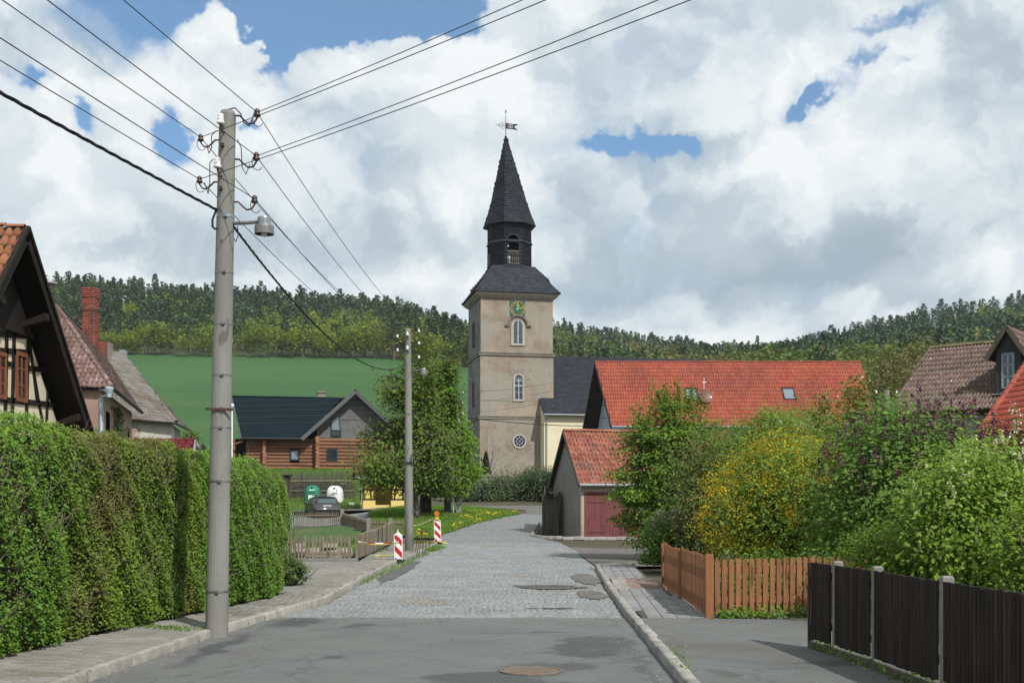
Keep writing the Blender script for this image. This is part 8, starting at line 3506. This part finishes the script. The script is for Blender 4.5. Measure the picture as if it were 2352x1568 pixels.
# second fence further back
bf = thing('yard_fence', 'grey picket fence with concrete posts in front of the black estate car', 'fence', (-8.8, 60.5, .3))
b1 = [(-14.5, 61.4, .28, 1.27), (-8.85, 61.0, .28, 1.27)]
b2_ = [(-8.75, 60.8, .28, 1.22), (-6.66, 54.2, .24, .93)]
b3_ = [(-6.56, 54.1, .24, .93), (-4.95, 53.6, .24, .94)]
for q, st in ((b1, .105), (b2_, .10), (b3_, .10)):
 picket_run(bf, q, st, .048, .022, M_picket_grey, 'picket', False, True, jit=.015, lean=.012)
 rails(bf, q, (.22, .80), .06, .05, M_picket_grey, -.03)
posts(bf, [(-8.80, 60.9, .1, 1.42), (-6.6, 54.1, .1, 1.02), (-5.58, 53.8, .1, 1.02), (-12.3, 61.3, .1, 1.36)], .17, M_conc)

# tall fence before the log house
tf = thing('tall_fence', 'tall old picket fence on the bank behind the bottle banks', 'fence', (-16, 97, 2.2))
tp_ = [(-19.0, 97.2, 2.15, 4.30), (-12.95, 97.0, 2.15, 4.36)]
picket_run(tf, tp_, .135, .075, .03, M_boards, 'picket', False, True, jit=.06, lean=.015, skip=.04)
rails(tf, tp_, (.3, .68), .1, .06, M_picket_grey, -.04)
px_shrub('shrub', 'dark green hedge behind the tall fence below the log house', 735, 1118, 80, 16, 99, 2.4, M_shrub_dark, 6000, .16, 140, depth=.6, nclump=120, inner=.1, nstem=10)
hut = thing('wood_store', 'small dark wood store left of the tall fence', 'shed', P(648, 1140, 95))
mb = MB()
a, b = P(634, 1141, 95), P(661, 1141, 95)
mb.box((a.x, 94.6, 2.0), (b.x, 96.2, P(648, 1092, 95).z))
mb.build('wall', M_boards, hut)
mb = MB()
mb.box((a.x - .15, 94.4, P(648, 1092, 95).z), (b.x + .15, 96.4, P(648, 1092, 95).z + .08))
mb.build('roof', M_darkwood, hut)

# ================================================================ bottle banks and car
def bottle_bank(name, label, x, y, z, w, hgt, mat, green):
 root = thing(name, label, 'bottle bank', (x, y, z))

 def sq(r, zz, n=28):
  res = []
  for k in range(n):
   a = 2 * math.pi * k / n
   c, s = math.cos(a), math.sin(a)
   m_ = r / (abs(c) ** 3.2 + abs(s) ** 3.2) ** (1 / 3.2)
   res.append(Vector((x + c * m_, y + s * m_, z + zz)))
  return res
 hw = w / 2
 prof = [(hw * 1.0, 0), (hw * 1.0, hgt * .10), (hw * .985, hgt * .52), (hw * .955, hgt * .66), (hw * .88, hgt * .79), (hw * .74, hgt * .90), (hw * .55, hgt * .965), (hw * .30, hgt * 1.0)]
 mb = MB()
 R_ = [sq(r, zz) for r, zz in prof]
 n = 28
 V = [v for r in R_ for v in r]
 mb.add(V, [(i * n + k, i * n + (k + 1) % n, (i + 1) * n + (k + 1) % n, (i + 1) * n + k) for i in range(len(R_) - 1) for k in range(n)] + [tuple((len(R_) - 1) * n + k for k in range(n))])
 mb.build('body', mat, root, smooth=True)
 mb = MB()
 mb.lathe((x, y, z + hgt), [(hw * .30, -.02), (hw * .26, .06), (hw * .14, .075), (hw * .12, .13), (0.01, .14)], 10)
 mb.build('lifting_cap', M_black, root)
 yf = y - hw
 mb = MB()
 c = Vector((x + .02, y - hw * .80, z + hgt * .845))
 nn = Vector((0, -.8, .6)).normalized()
 e = nn.cross(Vector((1, 0, 0))).normalized()
 mb.prism([c + Vector((math.cos(a), 0, 0)) * .085 + e * math.sin(a) * .085 for a in np.linspace(0, 2 * math.pi, 14)[:-1]], nn * .05)
 mb.build('slot', M_black, root)
 M_label = material('dull label', (0.05, 0.10, 0.08), (0.06, 0.12, 0.1), 20) if green else material('tan label', (0.42, 0.30, 0.16), (0.35, 0.22, 0.10), 20)
 mb = MB()
 mb.box((x - .17, yf - .02, z + hgt * .555), (x + .28, yf + .06, z + hgt * .61))
 mb.build('label_strip', M_label, root)
 if green:
  mb = MB()
  mb.obox((x + .03, yf + .085, z + hgt * .735), (.20, 0, 0), (0, .04, 0), (0, .02, .03))
  mb.build('white_strip', M_white, root)
  mb = MB()
  mb.box((x - .24, yf - .025, z + hgt * .20), (x + .24, yf + .05, z + hgt * .44))
  mb.build('notice', M_white, root)


gx = P(718, 1150, 95)
wx = P(769.5, 1150, 95)
bottle_bank('bottle_bank', 'green bottle bank with white notice behind the black car', gx.x, 95, 1.80, 1.26, 1.42, material('bottle bank green', (0.015, 0.165, 0.095), (0.018, 0.18, 0.105), 3, rough=.5), True)
bottle_bank('bottle_bank', 'white bottle bank behind the black car', wx.x, 95, 1.76, 1.32, 1.42, material('bottle bank white', (0.66, 0.68, 0.68), (0.60, 0.62, 0.63), 2, rough=.5), False)
p = P(807, 1164, 92)
bx = thing('white_box', 'small white box on the ground right of the white bottle bank', 'box', p)
mb = MB()
mb.box((p.x - .16, p.y, p.z), (p.x + .16, p.y + .3, p.z + .34), 0)
mb.build('case', M_white, bx, bevel=.01)
mb = MB()
mb.box((p.x - .17, p.y - .01, p.z + .342), (p.x + .17, p.y + .31, p.z + .37))
mb.build('lid', M_zinc, bx)


def car(x, y, z, yaw):
 root = thing('parked_car', 'black estate car with roof bars parked behind the grey picket fence', 'car', (x, y, z))
 f = Vector((-math.sin(yaw), math.cos(yaw), 0))        # forward
 s = Vector((math.cos(yaw), math.sin(yaw), 0))         # right
 o = Vector((x, y, z))
 C = lambda l, w, zz: o + f * l + s * w + Vector((0, 0, zz))
 M_paint = material('black car paint', (0.006, 0.007, 0.010), (0.007, 0.008, 0.012), 2, rough=.5, spec=.3, coat=0.25)
 M_win = glass_mat('car window glass', (0.018, 0.024, 0.026), .03)
 M_rwin = glass_mat('car rear glass', (0.055, 0.085, 0.088), .12)
 M_red = material('red lamp lens', (0.42, 0.008, 0.010), (0.36, 0.007, 0.009), 8, rough=.5, spec=.2)
 # rings along the length: half widths and heights (l measured forwards from the rear bumper)
 st = [(0.00, .80, .30, .60, .76, .62), (0.03, .86, .24, .66, .80, .68), (0.12, .885, .22, .94, .82, .99), (0.22, .89, .20, .98, .775, 1.14), (0.46, .89, .20, 1.0, .70, 1.43), (1.2, .89, .20, .99, .66, 1.49),
   (2.0, .89, .20, .97, .66, 1.50), (2.8, .89, .20, .95, .64, 1.46), (3.25, .885, .20, .93, .68, 1.18), (3.55, .88, .20, .92, .76, .95), (4.1, .86, .22, .84, .74, .86), (4.45, .80, .26, .70, .66, .74), (4.62, .62, .34, .55, .52, .58)]
 ring = lambda w, zb, zbelt, wr, zr: [(-w * .86, zb), (-w, zb + .10), (-w * 1.005, (zb + zbelt) / 2), (-w * .97, zbelt), (-wr, zr - .05), (-wr * .82, zr), (0, zr + .02), (wr * .82, zr), (wr, zr - .05), (w * .97, zbelt), (w * 1.005, (zb + zbelt) / 2), (w, zb + .10), (w * .86, zb)]
 V, Q = [], []
 for l, w, zb, zbelt, wr, zr in st:
  V += [C(l, a, b) for a, b in ring(w, zb, min(zbelt, zr - .02), wr, zr)]
 n = 13
 for i in range(len(st) - 1):
  for k in range(n):
   Q.append((i * n + k, i * n + (k + 1) % n, (i + 1) * n + (k + 1) % n, (i + 1) * n + k))
 mb = MB()
 mb.add(V, Q + [tuple(range(n)), tuple((len(st) - 1) * n + k for k in range(n))[::-1]])
 body = mb.build('body', M_paint, root, smooth=True)
 body.modifiers.new('edges', 'EDGE_SPLIT').split_angle = Rd(14)

 def patch3(nm, pts, nrm, mat, par=root, th=.012):
  m_ = MB()
  m_.prism([C(*q) + nrm * .006 for q in pts], nrm * th)
  return m_.build(nm, mat, par)
 back = -f
 up = Vector((0, 0, 1))
 bn = (back * .86 + up * .5).normalized()
 rwn = patch3('rear_window', [(.155, -.66, 1.02), (.155, .66, 1.02), (.43, .58, 1.38), (.43, -.58, 1.38)], bn, M_rwin, root, .03)
 tg = MB()
 tg.bar(C(.40, -.60, 1.44), C(.40, .60, 1.44), .16, .03)
 tg.build('roof_spoiler', M_paint, root)
 for sd in (-1, 1):
  sn = (s * sd * .94 + up * .32).normalized()
  for l0, l1, l2, l3 in ((.62, 1.40, 1.40, .78), (1.47, 2.22, 2.22, 1.47), (2.30, 3.20, 2.78, 2.30)):
   pts = [(l0, sd * .865, 1.0), (l1, sd * .865, .985), (l2, sd * .70, 1.39), (l3, sd * .70, 1.39)]
   patch3('side_window', pts, sn, M_win, root, .014)
  t_ = MB()
  t_.hexa([C(l, w, zz) for zz, l_ in ((.72, 0), (1.28, .20)) for l, w in ((.03 + l_, sd * .70), (.03 + l_, sd * .90), (.34 + l_, sd * .90), (.34 + l_, sd * .70))])
  t_ = MB()
  t_.hexa([C(.085, sd * .66, .72), C(.085, sd * .885, .72), C(.30, sd * .905, .72), C(.30, sd * .66, .72), C(.37, sd * .60, 1.30), C(.37, sd * .735, 1.30), C(.50, sd * .755, 1.30), C(.50, sd * .60, 1.30)])
  tl = t_.build('tail_light', M_red, root)
  t_ = MB()
  t_.hexa([C(.13, sd * .68, .86), C(.13, sd * .885, .86), C(.2, sd * .90, .86), C(.2, sd * .68, .86), C(.19, sd * .67, .97), C(.19, sd * .865, .97), C(.26, sd * .885, .97), C(.26, sd * .67, .97)])
  t_.build('reversing_lamp', material('grey lamp lens', (0.30, 0.28, 0.28), (0.26, 0.24, 0.24), 8, rough=.5), tl)
  m_ = MB()
  m_.obox(C(2.95, sd * 1.0, 1.02), f * .06, s * .10, up * .07)
  m_.build('mirror', M_paint, root, bevel=.02)
  b_ = MB()
  b_.tube([C(.7, sd * .60, 1.50), C(.8, sd * .60, 1.57), C(2.3, sd * .60, 1.58), C(2.45, sd * .60, 1.50)], .02, 6)
  b_.build('roof_rail', M_black, root)
 for l in (.95, 1.75):
  b_ = MB()
  b_.bar(C(l, -.68, 1.625), C(l, .68, 1.625), .07, .035)
  b_.build('roof_bar', M_alu, root)
 for l in (.78, .89):
  for zz, col in ((.62, M_white),):
   pass
 m_ = MB()
 m_.bar(C(.115, -.27, .83) - f * .04, C(.115, .27, .83) - f * .04, .02, .11)
 pl_ = m_.build('number_plate', M_white, root)
 m_ = MB()
 for k, wv in enumerate((-.17, -.12, -.07, .0, .05, .12, .17)):
  m_.obox(C(.115, wv, .83) - f * .052, s * .015, f * .001, up * .03)
 m_.build('plate_characters', M_black, pl_)
 m_ = MB()
 m_.bar(C(.02, -.72, .60), C(.02, .72, .60), .05, .03)
 m_.build('bumper_trim', M_alu, root)
 m_ = MB()
 m_.bar(C(.10, -.25, .92), C(.10, .25, .92), .04, .03)
 m_.build('tailgate_handle', M_alu, root)
 for l in (.80, 3.62):
  for sd in (-1, 1):
   c = C(l, sd * .80, .31)
   t_ = MB()
   A = [c + f * math.cos(a) * .31 + up * math.sin(a) * .31 for a in np.linspace(0, 2 * math.pi, 21)[:-1]]
   t_.prism([q - s * .10 for q in A], s * .20)
   wh = t_.build('wheel', material('tyre rubber', (0.016, 0.016, 0.016), (0.022, 0.022, 0.022), 20, rough=.9), root)
   t_ = MB()
   A = [c + f * math.cos(a) * .19 + up * math.sin(a) * .19 for a in np.linspace(0, 2 * math.pi, 15)[:-1]]
   t_.prism([q + s * sd * .09 for q in A], s * sd * .02)
   t_.build('rim', M_alu, wh)


car(-12.55, 80, .72, Rd(20))

# ================================================================ road works
M_beacon = material('beacon white', (0.78, 0.78, 0.77), (0.72, 0.72, 0.71), 6, rough=.4)
M_beaconred = material('beacon red', (0.52, 0.020, 0.028), (0.47, 0.018, 0.025), 6, rough=.4)
M_rubber = material('black rubber base', (0.020, 0.020, 0.021), (0.032, 0.032, 0.032), 8, rough=.9)
M_tapeyellow = material('yellow tape', (0.55, 0.44, 0.05), (0.48, 0.37, 0.04), 4, rough=.5)
M_amber = material('amber lens', (0.55, 0.17, 0.008), (0.45, 0.13, 0.006), 10, rough=.25, spec=.6)


def clip(poly, a, b, c):
 """keep the side a*x+b*y<=c"""
 out = []
 for i in range(len(poly)):
  p, q = poly[i], poly[(i + 1) % len(poly)]
  dp, dq = a * p[0] + b * p[1] - c, a * q[0] + b * q[1] - c
  if dp <= 0:
   out.append(p)
  if dp * dq < 0:
   t = dp / (dp - dq)
   out.append((p[0] + (q[0] - p[0]) * t, p[1] + (q[1] - p[1]) * t))
 return out


def beacon(label, base, w, hgt, tilt, handle, light, phase, lean=0.0):
 base = Vector(base)
 root = thing('warning_beacon', label, 'beacon', base, None)
 u = Vector((math.cos(tilt), math.sin(tilt), 0))
 up = Vector((lean, -.02, 1)).normalized()
 n = Vector((u.y, -u.x, 0))
 B = lambda a, b, d=0: base + u * a + up * b + n * d
 hw = w / 2
 z0 = .05
 mb = MB()
 c_ = .025
 out = [(-hw + c_, z0), (hw - c_, z0), (hw, z0 + c_), (hw, hgt - c_), (hw - c_, hgt), (-hw + c_, hgt), (-hw, hgt - c_), (-hw, z0 + c_)]
 mb.prism([B(a, b, -.015) for a, b in out], n * .03)
 bd = mb.build('board', M_beacon, root)
 rect = [(-hw * .84, z0 + .025), (hw * .84, z0 + .025), (hw * .84, hgt - .03), (-hw * .84, hgt - .03)]
 per = .335
 for k in range(-1, 5):
  c0 = phase + k * per
  q = clip(clip(rect, 1.05, 1, c0 + per * .5), -1.05, -1, -c0)
  if len(q) > 2:
   m_ = MB()
   m_.prism([B(a, b, .016) for a, b in q], n * .003)
   m_.build('stripe', M_beaconred, bd)
 mb = MB()
 mb.obox(base + Vector((.0, .0, .02)), (w * .62, 0, 0), (0, .2, 0), (0, 0, .035))
 mb.obox(base + Vector((.0, .0, .06)), (w * .35, 0, 0), (0, .1, 0), (0, 0, .02))
 mb.build('foot', M_rubber, root)
 if handle:
  m_ = MB()
  m_.prism([B(-hw * .7, hgt - .005, -.01), B(hw * .7, hgt - .005, -.01), B(hw * .25, hgt + .05, -.01), B(hw * .10, hgt + .06, -.01), B(hw * .10, hgt + .13, -.01), B(-hw * .10, hgt + .13, -.01), B(-hw * .10, hgt + .06, -.01), B(-hw * .25, hgt + .05, -.01)], n * .02)
  m_.build('handle', M_beacon, root)
 if light:
  m_ = MB()
  m_.obox(B(0, hgt + .065, 0), u * .075, n * .05, up * .065)
  m_.obox(B(0, hgt + .0, 0), u * .085, n * .035, up * .02)
  li = m_.build('lamp_case', M_tapeyellow, root)
  m_ = MB()
  c = B(-.01, hgt + .24, 0)
  m_.prism([c + (u * math.cos(a) + up * math.sin(a)) * .105 - n * .04 for a in np.linspace(0, 2 * math.pi, 19)[:-1]], n * .08)
  m_.prism([c + (u * math.cos(a) + up * math.sin(a)) * .085 + n * .04 for a in np.linspace(0, 2 * math.pi, 19)[:-1]], n * .025)
  m_.build('lens', M_amber, li)
  m_ = MB()
  m_.prism([c + (u * math.cos(a) + up * math.sin(a)) * .112 - n * .022 for a in np.linspace(0, 2 * math.pi, 19)[:-1]], n * .012)
  m_.build('lens_ring', M_rust, li)
 return root


bb1 = at(915.5, 1288, .06)
beacon('red and white warning beacon at the kerb left of the second pole', (bb1.x, bb1.y, .04), .235, .77, Rd(2), True, False, .20, -.018)
yb2 = 46.0
bb2 = P(1006, 1241, yb2)
beacon('red and white warning beacon with amber lamp right of the second pole', (bb2.x, yb2, h(bb2.x, yb2) + .03), .27, .91, Rd(4), False, True, .26, -.035)


def tape(name, label, pts, w, two=None, n=26, sag=.05):
 """thin ribbon between posts, red and white in turn"""
 pts = [Vector(p) for p in pts]
 mb = MB()
 for a, b in zip(pts, pts[1:]):
  L = (b - a).length
  for i in range(n):
   t0, t1 = i / n, (i + 1) / n
   p, q = a.lerp(b, t0), a.lerp(b, t1)
   p.z -= sag * 4 * t0 * (1 - t0)
   q.z -= sag * 4 * t1 * (1 - t1)
   tw0, tw1 = math.sin(t0 * 9) * .012, math.sin(t1 * 9) * .012
   hw_ = Vector((0, 0, w / 2))
   mb.quad(p - hw_ + Vector((0, tw0, 0)), q - hw_ + Vector((0, tw1, 0)), q + hw_ - Vector((0, tw1, 0)), p + hw_ - Vector((0, tw0, 0)), int(t0 * L / .28) % 2)
 o = mb.build(name, two)
 return tag(o, label, 'tape')


tw_ = [M_beacon, M_beaconred]
fc = Vector((-4.13, 31.5, .64))
tape('barrier_tape', 'red and white barrier tape between garden fence and first beacon', [fc, Vector((bb1.x, bb1.y - .03, .60))], .026, tw_)
tape('barrier_tape', 'yellow tape sagging below the red and white barrier tape', [fc - Vector((0, 0, .03)), Vector((bb1.x, bb1.y - .02, .57))], .024, [M_tapeyellow, M_tapeyellow], sag=.05)
tape('barrier_tape', 'red and white barrier tape from the second pole to the lamp beacon', [P(951, 1207, 39), P(997, 1189, 45.9)], .03, tw_, sag=.03)
tape('barrier_tape', 'short end of tape tied from the first beacon to the second pole', [Vector((bb1.x + .05, bb1.y - .03, .62)), P(931, 1236, 38.6)], .03, tw_, sag=.04)
M_yl = M_tapeyellow


def heap(label, c, n, spread, hgt):
 root = MB()
 p = Vector(c)
 for _ in range(n // 2):
  q = Vector(c) + Vector((rng.normal(0, spread), rng.normal(0, spread * .8), abs(rng.normal(0, hgt))))
  root.bar(p, q, .03, .004, up=(rng.normal(0, 1), rng.normal(0, 1), 1))
  p = q
 o = root.build('tape_heap', M_yl)
 tag(o, label, 'tape')


heap('crumpled yellow tape at the foot of the lamp beacon', (bb2.x + .18, yb2 - .1, h(bb2.x, yb2) + .03), 26, .16, .04)
heap('crumpled yellow tape on the footpath by the garden fence', (-3.75, 34.6, .12), 16, .16, .02)
q0 = P(968, 1268, 41)
rods = thing('steel_rods', 'bundle of thin rusty marker rods tied with yellow tape beside the second pole', 'marker rods', (q0.x, 41, .02))
for dx0, dx1, dy0, dy1 in ((957, 966, 1276, 1216), (962, 969, 1280, 1212), (971, 968, 1279, 1214), (975, 970, 1273, 1218), (978, 978, 1270, 1212), (983, 988, 1266, 1226), (988, 987, 1262, 1222), (953, 960, 1272, 1230), (992, 990, 1258, 1228)):
 ya = min(EYE * F / (dy0 - HY), 46)
 a, b = P(dx0, dy0, ya), P(dx1, dy1, ya)
 mb = MB()
 mb.tube([a, b], .012, 5)
 mb.build('rod', M_rust, rods)
mb = MB()
c = P(968, 1222, 38.5)
for k in range(9):
 a = c + Vector((rng.normal(0, .05), rng.normal(0, .05), rng.normal(0, .07)))
 mb.bar(a, a + Vector((rng.normal(0, .08), 0, rng.normal(-.05, .10))), .03, .005, up=(0, 1, rng.normal(0, .5)))
mb.build('tape_knot', M_yl, rods)
tape('barrier_tape', 'low yellow tape strung among the marker rods', [P(955, 1250, 40), P(1000, 1240, 45)], .03, [M_yl, M_yl], sag=.03)

# ================================================================ small ground things
mh = at(1220, 1541.5, 0)
mroot = thing('manhole_cover', 'round rusty manhole cover in the asphalt road', 'manhole cover', (mh.x, mh.y, 0))
M_mh = material('rusty cast iron', (0.135, 0.105, 0.085), (0.19, 0.145, 0.115), 14, rough=.85, bump=.004, bscale=90)
mb = MB()
mb.lathe((mh.x, mh.y, 0), [(.305, .006), (.303, .017), (.275, .017), (.272, .004)], 36, caps=False)
mb.build('frame', M_mh, mroot)
mb = MB()
mb.lathe((mh.x, mh.y, 0), [(.268, .002), (.266, .012), (.0005, .013)], 36, caps=False)
cv = mb.build('cover', M_mh, mroot)
mb = MB()
for i in range(-7, 8):
 for j in range(-7, 8):
  x, y = i * .034 + (j % 2) * .017, j * .032
  if x * x + y * y < .235 ** 2:
   mb.lathe((mh.x + x, mh.y + y, .0125), [(.0135, 0), (.011, .006)], 6)
mb.build('stud', M_mh, cv, kind='stuff')
# stack of stone slabs behind the low fence
sp = thing('stone_pile', 'pile of pale stone slabs behind the low garden fence', 'stone pile', (-5.6, 33.6, 0))
M_slab = material('pale stone slab', (0.21, 0.18, 0.14), (0.28, 0.245, 0.20), 4, rough=.95, island=.25, bump=.01, bscale=20)
M_ = []
for lay in range(4):
 x = -6.9 + rng.uniform(0, .2)
 while x < -4.55 - .12 * lay:
  w = rng.uniform(.25, .55)
  if rng.uniform() < (.95, .9, .75, .4)[lay]:
   a = rng.normal(0, .08)
   d = rng.uniform(.25, .4)
   M_.append([[w * .95 * math.cos(a), -d * math.sin(a), 0, x + w / 2], [w * .95 * math.sin(a), d * math.cos(a), 0, 33.6 + rng.normal(0, .12)], [rng.normal(0, .03), 0, .12, .02 + lay * .125], [0, 0, 0, 1]])
  x += w
pieces('slab', brick_base(.94), M_, M_slab, sp)
M_bed = leaf_mat('vegetable bed leaf', (0.045, 0.10, 0.02), (0.07, 0.13, 0.025), .2, .3, 1)
weeds('garden_plants', [(-7.5, 35, .05), (-6, 36.5, .05), (-4.7, 37.5, .05)], 1500, .4, .07, M_bed, .08)
weeds('garden_plants', [(-7.5, 36, .05), (-6.5, 38, .05), (-5.0, 40, .05)], 1500, .6, .09, M_bed, .09)
weeds('garden_plants', [(-7.5, 42, .05), (-5.2, 46, .05)], 1500, .7, .10, M_bed, .10)
weeds('garden_plants', [(-7.2, 33, .05), (-4.6, 33, .05)], 420, .25, .08, M_bed, .06)
weeds('yard_plants', [(-9, 60.6, .25), (-6.9, 54.6, .2), (-5.2, 54, .2)], 900, .12, .1, M_bed, .08)
sap = P(670, 1180, 33)
sp2 = thing('sapling', 'thin leafless sapling in the garden behind the low fence', 'sapling', (sap.x, 33.2, .05))
mb = MB()
mb.tube([(sap.x, 33.2, .05), (sap.x + .02, 33.2, .9), (sap.x - .01, 33.2, 1.6)], [.014, .010, .004], 5)
for k in range(5):
 z_ = .5 + .22 * k
 mb.tube([(sap.x, 33.2, z_), (sap.x + rng.normal(0, .12), 33.2, z_ + .22)], [.006, .003], 3)
mb.build('stem', M_twig, sp2)

# ================================================================ thin spring haze
HAZE = 0.00013


def haze():
 mt = bpy.data.materials.new('haze')
 mt.use_nodes = True
 t = mt.node_tree
 t.nodes.clear()
 out = t.nodes.new('ShaderNodeOutputMaterial')
 v = t.nodes.new('ShaderNodeVolumePrincipled')
 v.inputs['Color'].default_value = (.86, .93, 1.0, 1)
 v.inputs['Density'].default_value = HAZE
 v.inputs['Anisotropy'].default_value = 0.2
 t.links.new(v.outputs[0], out.inputs['Volume'])
 mb = MB()
 mb.box((-2150, -330, -1.3), (2150, 1450, 150))
 mb.build('haze', mt, None, 'stuff')


haze()
